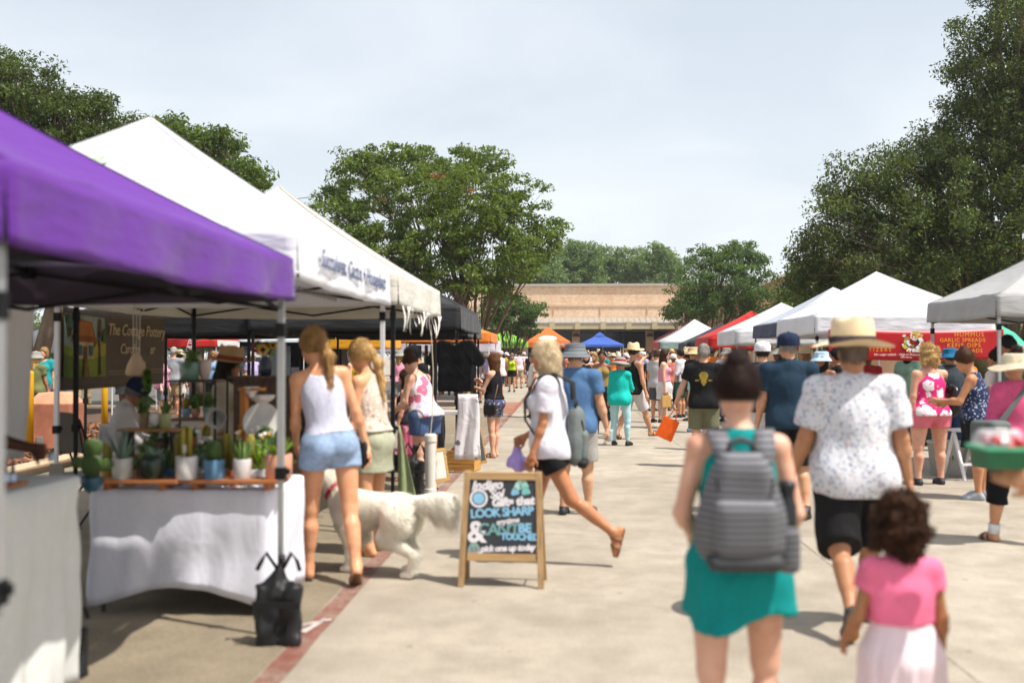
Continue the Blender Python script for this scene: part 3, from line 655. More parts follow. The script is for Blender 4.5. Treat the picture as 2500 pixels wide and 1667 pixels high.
# ---------------------------------------------------------------- ground
def ground_mat(name, base, spots, joint=None, scale=1., coarse=.5):
    m = bpy.data.materials.new(name); MATS[name] = m; k = NT(m); c = srgb(base); o = k.obj()
    big = k.noise(.35*scale, 5, .6, o); mid = k.noise(2.6*scale, 6, .65, o); fine = k.noise(90, 4, .7, o); grit = k.noise(260, 2, .6, o)
    col = k.ramp(big, [(.3, tuple(x*.72 for x in c)), (.5, c), (.72, tuple(min(1, x*1.12) for x in c))])
    col = k.mixc(k.ramp(mid, [(.40, (0, 0, 0)), (.68, (.75, .75, .75))]), col, srgb(spots))
    col = k.mixc(coarse, col, k.ramp(fine, [(.34, (.32, .31, .29)), (.5, (.5, .5, .5)), (.68, (.66, .65, .63))]), 'OVERLAY')
    col = k.mixc(k.ramp(grit, [(.66, (0, 0, 0)), (.74, (.35, .35, .35))]), col, (.03, .028, .025))
    sx_ = k.n('ShaderNodeSeparateXYZ', {0: o})                                                                             # each cast slab has its own tone
    fl = [k.n('ShaderNodeMath', {0: k.n('ShaderNodeMath', {0: sx_.outputs[a_], 1: off_}, operation='ADD').outputs[0], 1: 1/w_}, operation='MULTIPLY').outputs[0] for a_, off_, w_ in ((0, -2.02, 3.58), (1, -4.6, 4.3))]
    fl = [k.n('ShaderNodeMath', {0: q_}, operation='FLOOR').outputs[0] for q_ in fl]
    wn_s = k.n('ShaderNodeTexWhiteNoise', {'Vector': k.n('ShaderNodeCombineXYZ', {0: fl[0], 1: fl[1]}).outputs[0]}, noise_dimensions='2D').outputs['Value']
    col = k.mixc(1., col, k.ramp(wn_s, [(0., (.82, .81, .80)), (1., (1, 1, 1))]), 'MULTIPLY')
    vo = k.n('ShaderNodeTexVoronoi', {'Scale': 2.3, 'Randomness': 1.}); k.l(o, vo.inputs['Vector'])                       # gum and oil spots
    gum = k.n('ShaderNodeMapRange', {0: vo.outputs['Distance'], 1: .035, 2: .06, 3: .55, 4: 0.}).outputs[0]; col = k.mixc(gum, col, tuple(x*.28 for x in c))
    wv = k.n('ShaderNodeVectorMath', {0: o, 1: k.n('ShaderNodeVectorMath', {0: k.noise(.9, 4, .6, o, 'Color'), 'Scale': 1.1}, operation='SCALE').outputs[0]}, operation='ADD').outputs[0]
    cr_ = k.n('ShaderNodeTexVoronoi', {'Scale': .42}, feature='DISTANCE_TO_EDGE'); k.l(wv, cr_.inputs['Vector'])         # hairline cracks
    crk = k.n('ShaderNodeMapRange', {0: cr_.outputs['Distance'], 1: .0, 2: .005, 3: .4, 4: 0.}).outputs[0]; crk = k.n('ShaderNodeMath', {0: crk, 1: k.ramp(k.noise(.22, 3, .5, o), [(.52, (0, 0, 0)), (.62, (1, 1, 1))])}, operation='MULTIPLY').outputs[0]; col = k.mixc(crk, col, tuple(x*.35 for x in c))
    st_ = k.noise(.9, 6, .7, k.n('ShaderNodeMapping', {'Vector': o, 'Scale': (1.6, .35, 1), 'Rotation': (0, 0, .1)}).outputs[0]); col = k.mixc(k.ramp(st_, [(.48, (0, 0, 0)), (.7, (.5, .5, .5))]), col, tuple(x*.62 for x in c))
    k.l(col, k.b.inputs['Base Color']); k.b.inputs['Roughness'].default_value = .9; k.b.inputs['Specular IOR Level'].default_value = .25
    k.bump(fine, .35, .006)
    return m
concrete = ground_mat('concrete', '#a79d8e', '#8a8173', coarse=.85)
asphalt = ground_mat('aged_asphalt', '#8d816d', '#746a58', coarse=.9)
def sheet(name, x0, x1, y0, y1, z, mat, n=1, kind='structure'):
    o = B().add([(x0, y0, z), (x1, y0, z), (x1, y1, z), (x0, y1, z)], [(0, 1, 2, 3)]).obj(name, mat)
    return put(o, kind=kind)
sheet('ground', -400, 400, -60, 900, 0, concrete)
sheet('parking_lot', -7.0, -1.53, -3, 30, .004, asphalt)
def worn(name, col, keep=.5, scale=7.):
    m = bpy.data.materials.new(name); MATS[name] = m; k = NT(m); c = srgb(col); o = k.obj()
    n1 = k.noise(scale, 6, .7, o); n2 = k.noise(60, 3, .7, o); n3 = k.noise(.8, 3, .5, o)
    k.l(k.ramp(n1, [(.3, tuple(x*.7 for x in c)), (.7, tuple(min(1, x*1.25) for x in c))]), k.b.inputs['Base Color']); k.b.inputs['Roughness'].default_value = .85
    f = k.n('ShaderNodeMath', {0: n1, 1: n2}, operation='ADD').outputs[0]; f = k.n('ShaderNodeMath', {0: f, 1: k.n('ShaderNodeMath', {0: n3, 1: .7}, operation='MULTIPLY').outputs[0]}, operation='ADD').outputs[0]
    fac = k.ramp(f, [(keep*2.0, (1, 1, 1)), (keep*2.0+.0, (1, 1, 1)), (min(1, keep*2.0+.45), (.2, .2, .2))]) if False else k.n('ShaderNodeMapRange', {0: f, 1: 1.05, 2: 1.6, 3: .85, 4: .08}).outputs[0]
    tr = k.n('ShaderNodeBsdfTransparent'); ms = k.n('ShaderNodeMixShader', {0: fac, 1: tr.outputs[0], 2: k.b.outputs[0]}); k.l(ms.outputs[0], k.o.inputs[0])
    return m
red_paint = worn('worn_red_paint', '#87483a')
white_paint = worn('worn_white_paint', '#d8d4cc')
orange_paint = worn('worn_orange_paint', '#b0664a')
def painted(name, x0, x1, y0, y1, z, mat, seed=1, n=120):
    """painted stripe with ragged worn edges"""
    rs = random.Random(seed); vs = []; fs = []
    for i in range(n+1):
        y = y0+(y1-y0)*i/n; vs += [(x0+rs.uniform(-.006, .006), y, z), (x1+rs.uniform(-.006, .006), y, z)]
        if i: fs.append((2*i-2, 2*i-1, 2*i+1, 2*i))
    return put(B().add(vs, fs).obj(name, mat), kind='structure')
painted('red_line_marking', -1.515, -1.385, 1.5, 56, .008, red_paint)
sheet('red_corner_marking', -2.1, -1.4, 27, 33.5, .0082, orange_paint)
wm = B()
for (x0, y0, x1, y1, w) in ((-1.56, 5.80, -1.40, 5.95, .045), (-1.50, 5.66, -1.44, 5.96, .045), (-1.60, 5.82, -1.50, 5.84, .035)):
    d = Vector((x1-x0, y1-y0, 0)).normalized(); s_ = Vector((-d.y, d.x, 0))*w/2
    wm.add([Vector((x0, y0, .012))-s_, Vector((x1, y1, .012))-s_*.7, Vector((x1, y1, .012))+s_*.7, Vector((x0, y0, .012))+s_], [(0, 1, 2, 3)])
put(wm.obj('number_marking', white_paint), kind='structure')
seal = worn('joint_sealant', '#6b6152')
for i, x in enumerate((2.02, 5.6)):
    painted('pavement_joint', x-.006, x+.006, 0, 70, .004, seal, 3+i)
for i, y in enumerate((4.6, 8.9, 13.2, 17.5, 21.8, 26.1, 30.4)):
    sheet('pavement_joint', -1.37, 9.5, y-.004, y+.004, .0045, seal)
# gum spots and small litter
rs = random.Random(4)
# ---------------------------------------------------------------- planting bed at the left with kerb
def kerb(path, name='kerb', w=.16, hgt=.15):
    b = B(); prof = [(0, 0), (0, hgt*.75), (.03, hgt), (w, hgt), (w, 0)]
    vs = []; n = len(prof)
    for (x, y) in path:
        for (a, z) in prof: vs.append((x-a, y, z))
    fs = [(i*n+j, i*n+j+1, (i+1)*n+j+1, (i+1)*n+j) for i in range(len(path)-1) for j in range(n-1)]
    b.add(vs, fs); return put(b.obj(name, M('kerb_concrete', '#b7a285', .85, .15, 6), None), kind='structure')
KP = [(-6.95-.35*math.sin((y-10)*.13), y) for y in np.linspace(9.5, 26, 40)]
kerb(KP)
sheet('planting_bed', -14, -7.0, 9.5, 27.5, .09, M('bed_soil', '#5b4433', .95, .3, 9))
nm = 5200; rsn = np.random.RandomState(8)
c0 = np.stack([rsn.uniform(-11, -7.15, nm), rsn.uniform(10.5, 21, nm), rsn.uniform(.09, .15, nm)], 1)
q1 = rsn.normal(size=(nm, 3)); q1[:, 2] *= .35; q1 /= np.linalg.norm(q1, axis=1)[:, None]; q2 = np.cross(q1, rsn.normal(size=(nm, 3))); q2 /= np.linalg.norm(q2, axis=1)[:, None]
l1 = rsn.uniform(.025, .06, nm)[:, None]; l2 = rsn.uniform(.01, .02, nm)[:, None]
mul = link('bark_mulch', npmesh('bark_mulch', np.stack([c0-q1*l1-q2*l2, c0+q1*l1-q2*l2, c0+q1*l1+q2*l2, c0-q1*l1+q2*l2], 1).reshape(-1, 3), np.arange(nm*4).reshape(-1, 4), False), M('bark', '#8a5f40', .9, .5, 12))
put(mul, kind='stuff')
sheet('side_street', -60, -7.6, 28, 60, .006, M('street_asphalt', '#5c5850', .9, .2, 3))
put(B().box((-24, 27.7, .08), (34, .25, .16)).obj('kerb', M('kerb_concrete', '#b7a285')), kind='structure')
# terracotta coloured concrete block with chamfered top
def terracotta_block():
    p = gx(138, 16.2); t = thing('concrete_bollard_block', 'terracotta coloured concrete block with sloping top on the mulch bed', 'block', (p[0], p[1], .09), R(4))
    tm = M('terracotta_concrete', '#b9765a', .9, .3, 5, .4)
    B().box((0, 0, .36), (.68, .62, .72)).obj('base', tm, t, bevel=.015)
    B().add([(-.34, -.31, .721), (.34, -.31, .721), (.34, .31, .721), (-.34, .31, .721), (-.2, -.2, .9), (.2, -.2, .9), (.2, .2, .9), (-.2, .2, .9)], [(0, 1, 5, 4), (1, 2, 6, 5), (2, 3, 7, 6), (3, 0, 4, 7), (4, 5, 6, 7), (3, 2, 1, 0)]).obj('sloped_top', M('terracotta_cap', '#cf9675', .9, .2, 6, .3), t, bevel=.01)
    B().box((-.12, -.315, .12), (.1, .02, .17)).obj('outlet_box', M('steel_box', '#8d8d88', .5, .1, 20), t, bevel=.004)
terracotta_block()
yel = M('yellow_paint', '#e2a50e', .45, .1, 8)
for px, D, hh, lab in ((74, 15.6, 1.28, 'yellow bollard left of the terracotta block'), (256, 17.6, 1.05, 'yellow bollard right of the terracotta block, under the brown banner')):
    p = gx(px, D); t = thing('bollard', lab, 'bollard', (p[0], p[1], .07), 0, 'yellow bollards')
    B().tube([(0, 0, 0), (0, 0, hh-.04), (0, 0, hh-.015), (0, 0, hh)], [.055, .055, .05, .02], 20).obj('post', yel, t, smooth=True)
    B().lathe([(.075, 0), (.075, .015), (.058, .02)], 20).obj('collar', M('dark_steel', '#3a3a3c', .5), t)

# ---------------------------------------------------------------- brick building at the end of the market
brick = bpy.data.materials.new('buff_brick'); MATS['buff_brick'] = brick; k = NT(brick)
def brickmat(m, c1, c2, mo):
    k = NT(m); o = k.obj()
    sp = k.n('ShaderNodeSeparateXYZ', {0: o}); uv = k.n('ShaderNodeCombineXYZ', {0: k.n('ShaderNodeMath', {0: sp.outputs[0], 1: sp.outputs[1]}, operation='ADD').outputs[0], 1: sp.outputs[2]})
    bt = k.n('ShaderNodeTexBrick', {'Scale': 1., 'Color1': (*srgb(c1), 1), 'Color2': (*srgb(c2), 1), 'Mortar': (*srgb(mo), 1), 'Mortar Size': .008, 'Brick Width': .21, 'Row Height': .075, 'Bias': -.2})
    k.l(uv.outputs[0], bt.inputs['Vector'])
    st = k.noise(.5, 5, .6, o); sp2 = k.noise(6, 5, .6, o)
    col = k.mixc(.35, bt.outputs['Color'], k.ramp(st, [(.3, (.3, .28, .26)), (.7, (.66, .64, .62))]), 'OVERLAY')
    col = k.mixc(k.ramp(sp2, [(.62, (0, 0, 0)), (.72, (.5, .5, .5))]), col, srgb('#8c5e44'))
    k.l(col, k.b.inputs['Base Color']); k.b.inputs['Roughness'].default_value = .9
    k.bump(bt.outputs['Fac'], .4, .01)
brickmat(brick, '#e6c6a6', '#cf9f78', '#e0cfb8')
brick3 = bpy.data.materials.new('course_brick'); MATS['course_brick'] = brick3; brickmat(brick3, '#d6b496', '#cda98a', '#d2bfa6')
brick2 = bpy.data.materials.new('red_brick'); MATS['red_brick'] = brick2; brickmat(brick2, '#b08766', '#a27a5b', '#ad967c')
BD = 80.; bs = FPX/BD                                   # building face distance and pixels per metre there
def bx_(px): return (px-VPX)/bs
def bz_(py): return CAMH+(HORY-py)/bs
bld = thing('brick_building', 'long buff brick building with metal awning and dark windows at the end of the market', 'building', (0, BD, 0))
x0, x1 = bx_(1130), bx_(1990); ztop = bz_(699); zaw = bz_(776)
B().box(((x0+x1)/2, 6.06, (zaw-.15+ztop)/2), (x1-x0, 12, ztop-zaw+.15)).obj('upper_wall', brick, bld)
B().box(((x0+x1)/2, 6.06, ztop+.1), (x1-x0+.2, 12.3, .2)).obj('coping', M('coping_metal', '#b9b2a6', .5, .1, 4, metal=.3), bld)
B().box(((x0+x1)/2, .035, bz_(746)), (x1-x0, .07, .16)).obj('brick_course', brick3, bld)
for px in (1352, 1466, 1580): # shallow recessed panels outlined by brick courses
    B().box((bx_(px), .02, bz_(755)), (.05, .06, bz_(748)-bz_(772))).obj('brick_joint', brick3, bld)
# awning: sloped standing seam roof, fascia, brackets
seam = M('seam_metal', '#b5b0a8', .4, .08, 3, metal=.5)
za, zb, yo = bz_(776), bz_(789), -1.7
aw = B().add([(x0, 0.05, za), (x1, 0.05, za), (x1, yo, zb), (x0, yo, zb), (x0, .05, za-.12), (x1, .05, za-.12), (x1, yo, zb-.1), (x0, yo, zb-.1)], [(0, 1, 2, 3), (4, 5, 6, 7), (0, 1, 5, 4), (3, 2, 6, 7), (0, 3, 7, 4), (1, 2, 6, 5)]).obj('awning', seam, bld)
rib = B().bar((0, 0.04, za+.02), (0, yo, zb+.02), .03, .05).mesh('awning_rib')
n = int((x1-x0)/.45)
for i in range(n): link('awning_rib', rib, seam, aw, (x0+.2+i*.45, 0, 0))
B().box(((x0+x1)/2, yo+.12, zb-.32), (x1-x0, .16, .42)).obj('fascia_beam', M('beam_paint', '#b9ac8c', .6, .1, 4), bld, bevel=.02)
br = B().box((0, 0, 0), (.42, .3, .62)).mesh('bracket', bevel=.02)
for px in range(1165, 1960, 61): link('bracket', br, M('beam_paint', '#b9ac8c'), bld, (bx_(px), yo+.1, zb-.24))
B().box(((x0+x1)/2, yo/2+.3, zb-.62), (x1-x0, abs(yo)-.4, .06)).obj('soffit', M('soffit', '#6b5f4c', .8), bld)
zw = bz_(799)
glass = M('dark_glass', '#05080a', .08, .1, .6, 0, spec=.35)
frame = M('bronze_frame', '#2a2622', .45)
piers = [1160, 1279, 1406, 1585, 1712, 1840]
for px in piers:
    p = B().box((bx_(px), .3, zw/2), (.62, .8, zw)).obj('brick_pier', brick2, bld)
    # half round wall lamp
    vs = [(.28*math.cos(a), -.11-.16*y, .26*math.sin(a)) for y in (0, 1) for a in [math.pi*i/10 for i in range(11)]]
    lm = B().add([(x, y, z+bz_(822)) for x, y, z in vs], [tuple(range(10, -1, -1)), tuple(range(11, 22))]+[(i, (i+1) % 11, (i+1) % 11+11, i+11) for i in range(11)]).obj('wall_lamp', M('lamp_shell', '#2b2723', .5), p); lm.location.x = bx_(px)
for a, b_ in zip(piers[:-1], piers[1:]):
    xa, xb = bx_(a)+.31, bx_(b_)-.31; n = max(2, round((xb-xa)/1.9)); w = (xb-xa)/n
    win = B().box(((xa+xb)/2, .62, zw-.05), (xb-xa, .1, .1)).obj('window_band', frame, bld)
    for j, (z0_, z1_) in enumerate(((.05, zw-1.75), (zw-1.69, zw-.1))):
        for i in range(n):
            tilt = rs.uniform(-.012, .012)
            pn = B().box((0, 0, 0), (w-.07, .02, z1_-z0_)).obj('pane', glass, win, loc=(xa+w*(i+.5), .62, (z0_+z1_)/2)); pn.rotation_euler = (tilt*.5, 0, tilt)
    for i in range(n+1): B().box((xa+w*i, .6, zw/2-.03), (.065, .1, zw-.1)).obj('mullion', frame, win)
    B().box(((xa+xb)/2, .6, zw-1.72), (xb-xa-.07, .1, .06)).obj('transom', frame, win)
B().box(((x0+x1)/2, 8, zw/2), (x1-x0, 12, zw-.02)).obj('dark_interior', M('interior', '#1a1816', .9), bld)
# right wing with rising roof edge
wing = thing('brick_wing', 'brown brick wing with rising roofline behind the right hand trees', 'building', (0, 70, 0))
ws = FPX/70.
def wx(px): return (px-VPX)/ws
def wz(py): return CAMH+(HORY-py)/ws
poly = [(wx(1700), 0), (wx(2700), 0), (wx(2700), wz(600)), (wx(2090), wz(600)), (wx(1850), wz(700)), (wx(1700), wz(760))]
B().prism(poly, 0, 8).obj('wall', M('shaded_brick', '#8a6349', .9, .25, 3) if False else brick2, wing)
for a, b_ in (((1700, 760), (1850, 700)), ((1850, 700), (2090, 600)), ((2090, 600), (2700, 600))):
    B().bar((wx(a[0]), -.1, wz(a[1])+.08), (wx(b_[0]), -.1, wz(b_[1])+.08), .5, .18).obj('coping', M('coping_metal', '#b9b2a6'), wing)
for i in range(6):
    B().bar((wx(1700+i*12), -.03, wz(800-i*-9)), (wx(2090), -.03, wz(690+i*16)), .1, .06).obj('brick_course', M('dark_course', '#5a3f2d', .9), wing)
wn_ = B().box((wx(1910), -.02, wz(712)), (.95, .1, .8)).obj('window', frame, wing)
for sx in (-.23, .23): B().box((wx(1910)+sx, -.09, wz(712)), (.4, .03, .68)).obj('pane', M('sky_glass', '#7d9cb0', .08, .1, 1, 0, spec=.9), wn_)
# lamp post with floodlight
lp = thing('floodlight_pole', 'slim pole with square white floodlight above the right hand tents', 'lamp', (*gx(1947, 46), 0))
B().tube([(0, 0, 0), (0, 0, 3.75)], .035, 10).obj('pole', M('galvanised', '#9a9c9e', .4, .1, 8, metal=.6), lp)
B().box((.1, -.05, 3.95), (.34, .12, .34), Matrix.Rotation(R(-18), 3, 'X')).obj('floodlight', M('white_enamel', '#d9d9d6', .4), lp, bevel=.02)
B().box((.1, -.12, 3.945), (.22, .03, .22), Matrix.Rotation(R(-18), 3, 'X')).obj('lens', M('lens', '#8f959a', .2), lp)
B().tube([(.1, -.05, 3.6), (.1, -.05, 3.72)], .06, 10).obj('sensor', M('white_enamel', '#d9d9d6'), lp)
# overhead wire
put(B().tube([at(690, 490, 34), at(800, 476, 40), at(1000, 455, 52)], .012, 5).obj('overhead_wire', M('black_wire', '#1c1c1c', .7)), 'thin dark overhead wire crossing the sky left of the big tree', 'wire')
# ---------------------------------------------------------------- trees
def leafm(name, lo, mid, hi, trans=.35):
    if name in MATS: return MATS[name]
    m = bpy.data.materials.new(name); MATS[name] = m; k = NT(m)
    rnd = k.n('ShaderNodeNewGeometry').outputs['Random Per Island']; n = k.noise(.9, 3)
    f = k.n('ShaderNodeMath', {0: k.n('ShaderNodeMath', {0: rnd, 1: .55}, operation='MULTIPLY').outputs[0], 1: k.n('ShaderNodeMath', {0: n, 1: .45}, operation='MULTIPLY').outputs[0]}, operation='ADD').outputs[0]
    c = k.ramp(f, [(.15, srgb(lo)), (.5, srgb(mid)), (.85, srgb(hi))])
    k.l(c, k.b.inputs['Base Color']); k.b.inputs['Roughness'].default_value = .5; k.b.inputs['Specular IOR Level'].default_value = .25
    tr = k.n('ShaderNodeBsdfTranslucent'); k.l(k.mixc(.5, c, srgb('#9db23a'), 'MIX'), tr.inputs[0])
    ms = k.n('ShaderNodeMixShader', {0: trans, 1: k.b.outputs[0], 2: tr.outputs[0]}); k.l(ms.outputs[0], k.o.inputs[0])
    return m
barkm = M('bark_grey', '#6b5a49', .9, .35, 14, .6)
barkw = M('bark_tan', '#7d6550', .85, .3, 10, .5)
def leaves(C, per, spread, size, seed, flat=.55, up=.5, asp=.42):
    """C: clump centres (n,3) -> folded leaf quads scattered round each"""
    rs = np.random.RandomState(seed); n = len(C)*per
    sp = np.repeat(spread if np.ndim(spread) else np.full(len(C), spread), per)[:, None]
    d = rs.normal(size=(n, 3)); d /= np.linalg.norm(d, axis=1)[:, None]; d *= (rs.rand(n, 1)**.45)
    P = np.repeat(C, per, 0)+d*sp*np.array([1, 1, flat])
    nr = d*.7+rs.normal(size=(n, 3))*.8+np.array([0, 0, up]); nr /= np.linalg.norm(nr, axis=1)[:, None]
    t = np.cross(nr, rs.normal(size=(n, 3))); t /= np.linalg.norm(t, axis=1)[:, None]; b = np.cross(nr, t)
    s = (size*rs.uniform(.65, 1.3, n))[:, None]
    V = np.stack([P-t*s, P-b*s*asp+nr*s*.12, P+t*s, P+b*s*asp+nr*s*.12], 1).reshape(-1, 3)
    return npmesh('crown', V, np.arange(n*4).reshape(-1, 4), False)
def tree(label, base, stems, lobes, leafmat, bark, per=70, nclump=400, size=.06, spread=.4, seed=1, stem_r=.09, flat=.6, shell=.55, group=None, dead=0, fork=.45, up=.5):
    """stems: list of (dx,dy at base, top x,y,z); lobes: (x,y,z,rx,ry,rz) relative to the base"""
    rs = np.random.RandomState(seed); rr = random.Random(seed)
    root = thing('tree', label, 'tree', (base[0], base[1], 0), 0, group)
    vol = np.array([l[3]*l[4]*l[5] for l in lobes])**.67; cnt = np.maximum(3, (vol/vol.sum()*nclump)).astype(int)
    C = []
    for l, c in zip(lobes, cnt):
        d = rs.normal(size=(c, 3)); d /= np.linalg.norm(d, axis=1)[:, None]; r_ = (shell+(1-shell)*rs.rand(c, 1)**.6)
        inner = rs.rand(c, 1) < .22; r_ = np.where(inner, r_*.6, r_)
        j = 1+.16*np.sin(d@rs.normal(size=(3,))*5+rs.rand()*6)[:, None]
        C.append(np.array(l[:3])+d*r_*j*np.array(l[3:6]))
    C = np.concatenate(C)
    link('crown', leaves(C, per, rs.uniform(.6, 1.25, len(C))*spread, size, seed+7, flat, up), leafmat, root)
    # stems
    tops = []
    for i, (bx0, by0, tx, ty, tz) in enumerate(stems):
        pts = []; nseg = 9
        for j in range(nseg):
            t = j/(nseg-1); w = math.sin(t*math.pi)*.12*tz*.3
            pts.append(Vector((bx0+(tx-bx0)*t**1.25+w*rr.uniform(-.35, .35), by0+(ty-by0)*t**1.25+w*rr.uniform(-.35, .35), tz*t)))
        rad = [stem_r*(1.25-.95*j/(nseg-1))*(1.25 if j == 0 else 1) for j in range(nseg)]
        B().tube(pts, rad, 9).obj('trunk', bark, root, smooth=True); tops.append((pts, rad))
    # branch work: from a stem point out to each clump
    bw = B(); sel = C if len(C) < 420 else C[rs.choice(len(C), 420, False)]
    for c in sel:
        c = Vector(c); best = min(tops, key=lambda T: min((p-c).length for p in T[0][3:]))
        cand = [(p, r_) for p, r_ in zip(best[0], best[1]) if p.z < c.z-.2] or [(best[0][3], best[1][3])]
        p, r_ = cand[max(0, len(cand)-1-rr.randint(0, min(3, len(cand)-1)))]
        L_ = (c-p).length; m1 = p.lerp(c, .4)+Vector((rr.uniform(-.1, .1), rr.uniform(-.1, .1), .08+.05*rr.random()))*L_*.9; m2 = p.lerp(c, .75)+Vector((rr.uniform(-.06, .06), rr.uniform(-.06, .06), .06))*L_
        rb = min(r_*.5, .012+.012*L_)
        bw.tube([p, m1, m2, c], [rb, rb*.7, rb*.42, rb*.15], 4, cap=False)
    put(bw.obj('branchwork', bark, root, smooth=True), kind='stuff')
    if dead:
        db = B()
        for i in range(dead):
            T = rr.choice(tops)[0]; p = T[rr.randint(4, 7)]; a = rr.uniform(0, 6.28); L_ = rr.uniform(.8, 1.8)
            e = p+Vector((math.cos(a)*L_*.6, math.sin(a)*L_*.6, L_*.8)); db.tube([p, p.lerp(e, .5)+Vector((0, 0, .15)), e], [.02, .012, .004], 4, False)
        put(db.obj('bare_twigs', M('dead_wood', '#a3917e', .9), root), kind='stuff')
    return root
def at_rel(base, px, py, D):
    p = at(px, py, D); return (p.x-base[0], p.y-base[1], p.z)
def lobes_px(base, lst):
    """lobes listed as seen: (px, py, distance, half width px, half height px, depth radius m)"""
    out = []
    for (px, py, D, rw, rh, rd) in lst:
        p = at_rel(base, px, py, D); s = FPX/D; out.append((*p, rw/s, rd, rh/s))
    return out
myrtle = leafm('myrtle_leaf', '#26370f', '#465c1f', '#7f9040')
oakl = leafm('oak_leaf', '#121c0b', '#263414', '#6a7838', .22)  # bright end of the leaf colours stands in for sunlit clump highlights
farl = leafm('far_leaf', '#3a4f2c', '#587244', '#8aa068', .35)
darkl = leafm('dark_myrtle_leaf', '#263a1e', '#3f5a34', '#6a8450', .3)
# big crape myrtle
b0 = gx(1135, 40)
tree('tall spreading crape myrtle with many bare stems, left of the brick building', b0,
     [(x*.25, y*.25, *at_rel(b0, px, py, 40+y)) for x, y, px, py in ((-1.2, .2, 860, 560), (-.8, -.6, 930, 480), (-.4, .7, 1000, 520), (0, 0, 1080, 470), (.3, -.7, 1120, 560), (.7, .4, 1180, 520), (1.1, -.2, 1260, 560), (1.3, .5, 1320, 610), (-.2, -.3, 1040, 640), (.5, -.5, 1200, 680))],
     lobes_px(b0, [(880, 450, 40, 75, 80, 1.9), (975, 405, 41, 85, 45, 1.8), (850, 545, 39, 80, 65, 2), (1110, 420, 41, 110, 55, 2.1), (1010, 480, 38, 95, 75, 2), (1140, 500, 38, 110, 85, 2.2), (1250, 500, 40, 85, 70, 1.8), (930, 610, 38, 90, 60, 2), (1060, 590, 37.5, 110, 70, 2), (1200, 600, 38, 110, 60, 2), (1310, 590, 40, 70, 50, 1.6), (1000, 680, 38, 70, 45, 1.5), (1130, 680, 37.5, 90, 40, 1.6), (1255, 655, 38, 75, 35, 1.4), (1345, 560, 40, 38, 28, 1.0), (1180, 395, 41, 70, 35, 1.4), (820, 500, 40, 40, 36, 1.0), (890, 388, 40, 42, 34, 1.0), (950, 690, 38.5, 60, 40, 1.4), (1090, 720, 39, 70, 30, 1.2), (1210, 700, 39, 70, 30, 1.2)]),
     myrtle, barkw, per=70, nclump=800, size=.09, spread=.48, seed=3, stem_r=.08, flat=.5, shell=.7, dead=18)
big = [o for o in bpy.data.objects if o.get('label', '').startswith('tall spreading crape')][0]
dr = np.array([at_rel(b0, px, py, D) for px, py, D in ((1062, 430, 38.2), (1075, 438, 38.1), (1088, 432, 38.2), (1118, 440, 38.3), (1148, 468, 37.8), (1078, 452, 38.0))])
link('dry_foliage', leaves(dr, 34, .22, .07, 77, .6), leafm('dry_leaf', '#7a3f22', '#a3653a', '#c08a5c', .2), big)
b0 = gx(1243, 54)
tree('small round dark crape myrtle by the lime green canopy', b0, [(x*.1, y*.1, *at_rel(b0, px, py, 54+y)) for x, y, px, py in ((-1, 0, 1195, 790), (-.5, .4, 1220, 760), (0, -.4, 1250, 755), (.6, .2, 1280, 770), (1, 0, 1305, 785))],
     lobes_px(b0, [(1245, 765, 54, 70, 42, 1.7), (1210, 780, 54, 45, 30, 1.3), (1290, 765, 54, 42, 34, 1.2), (1235, 735, 54, 42, 24, 1.1), (1285, 800, 54, 40, 18, 1), (1215, 740, 55, 36, 26, 1)]), darkl, barkm, per=60, nclump=190, size=.085, spread=.38, seed=5, stem_r=.05)
b0 = gx(1718, 50)
tree('wide crape myrtle with bare grey twigs in front of the brick wall', b0, [(x*.15, y*.15, *at_rel(b0, px, py, 50+y)) for x, y, px, py in ((-1.2, 0, 1660, 720), (-.6, .5, 1690, 680), (-.2, -.4, 1720, 650), (.3, .3, 1765, 640), (.8, -.3, 1810, 670), (1.2, .2, 1850, 710))],
     lobes_px(b0, [(1790, 630, 50, 75, 36, 1.9), (1730, 640, 50, 60, 40, 1.7), (1840, 665, 50, 48, 36, 1.4), (1685, 700, 49, 52, 44, 1.5), (1770, 690, 49, 70, 46, 1.8), (1680, 760, 49, 50, 30, 1.3), (1850, 722, 49, 58, 24, 1.4), (1720, 745, 48.5, 60, 32, 1.3), (1815, 760, 50, 50, 22, 1.2), (1640, 770, 49.5, 24, 16, .7), (1810, 610, 50, 45, 20, 1.0)]),
     darkl, barkm, per=56, nclump=360, size=.085, spread=.42, seed=9, stem_r=.06, dead=34, shell=.7)
for i, (px, py, D, w, hh, lab) in enumerate(((1390, 640, 112, 80, 58, 'pale green tree behind the roof above the left of the brick wall'), (1495, 650, 120, 95, 52, 'broad pale green tree behind the middle of the brick roof'), (1600, 650, 116, 60, 62, 'feathery pale tree behind the roof, left of the dark crape myrtle'), (1310, 665, 108, 60, 40, 'low pale tree behind the roof beside the big crape myrtle'))):
    b0 = gx(px, D)
    tree(lab, b0, [(x*.3, 0, *at_rel(b0, px+x*w*.5, py, D)) for x in (-1, 0, 1)], lobes_px(b0, [(px-w*.45, py+8, D, w*.55, hh*.7, 2.6), (px+w*.4, py, D, w*.6, hh*.8, 2.8), (px, py-hh*.35, D, w*.5, hh*.55, 2.4), (px, py+hh*.6, D, w, hh*.8, 3), (px+w*.7, py+hh*.3, D, w*.4, hh*.6, 2)]), farl, barkm, per=52, nclump=260, size=.2, spread=.95, seed=20+i, stem_r=.16, group='trees behind the building', shell=.7)
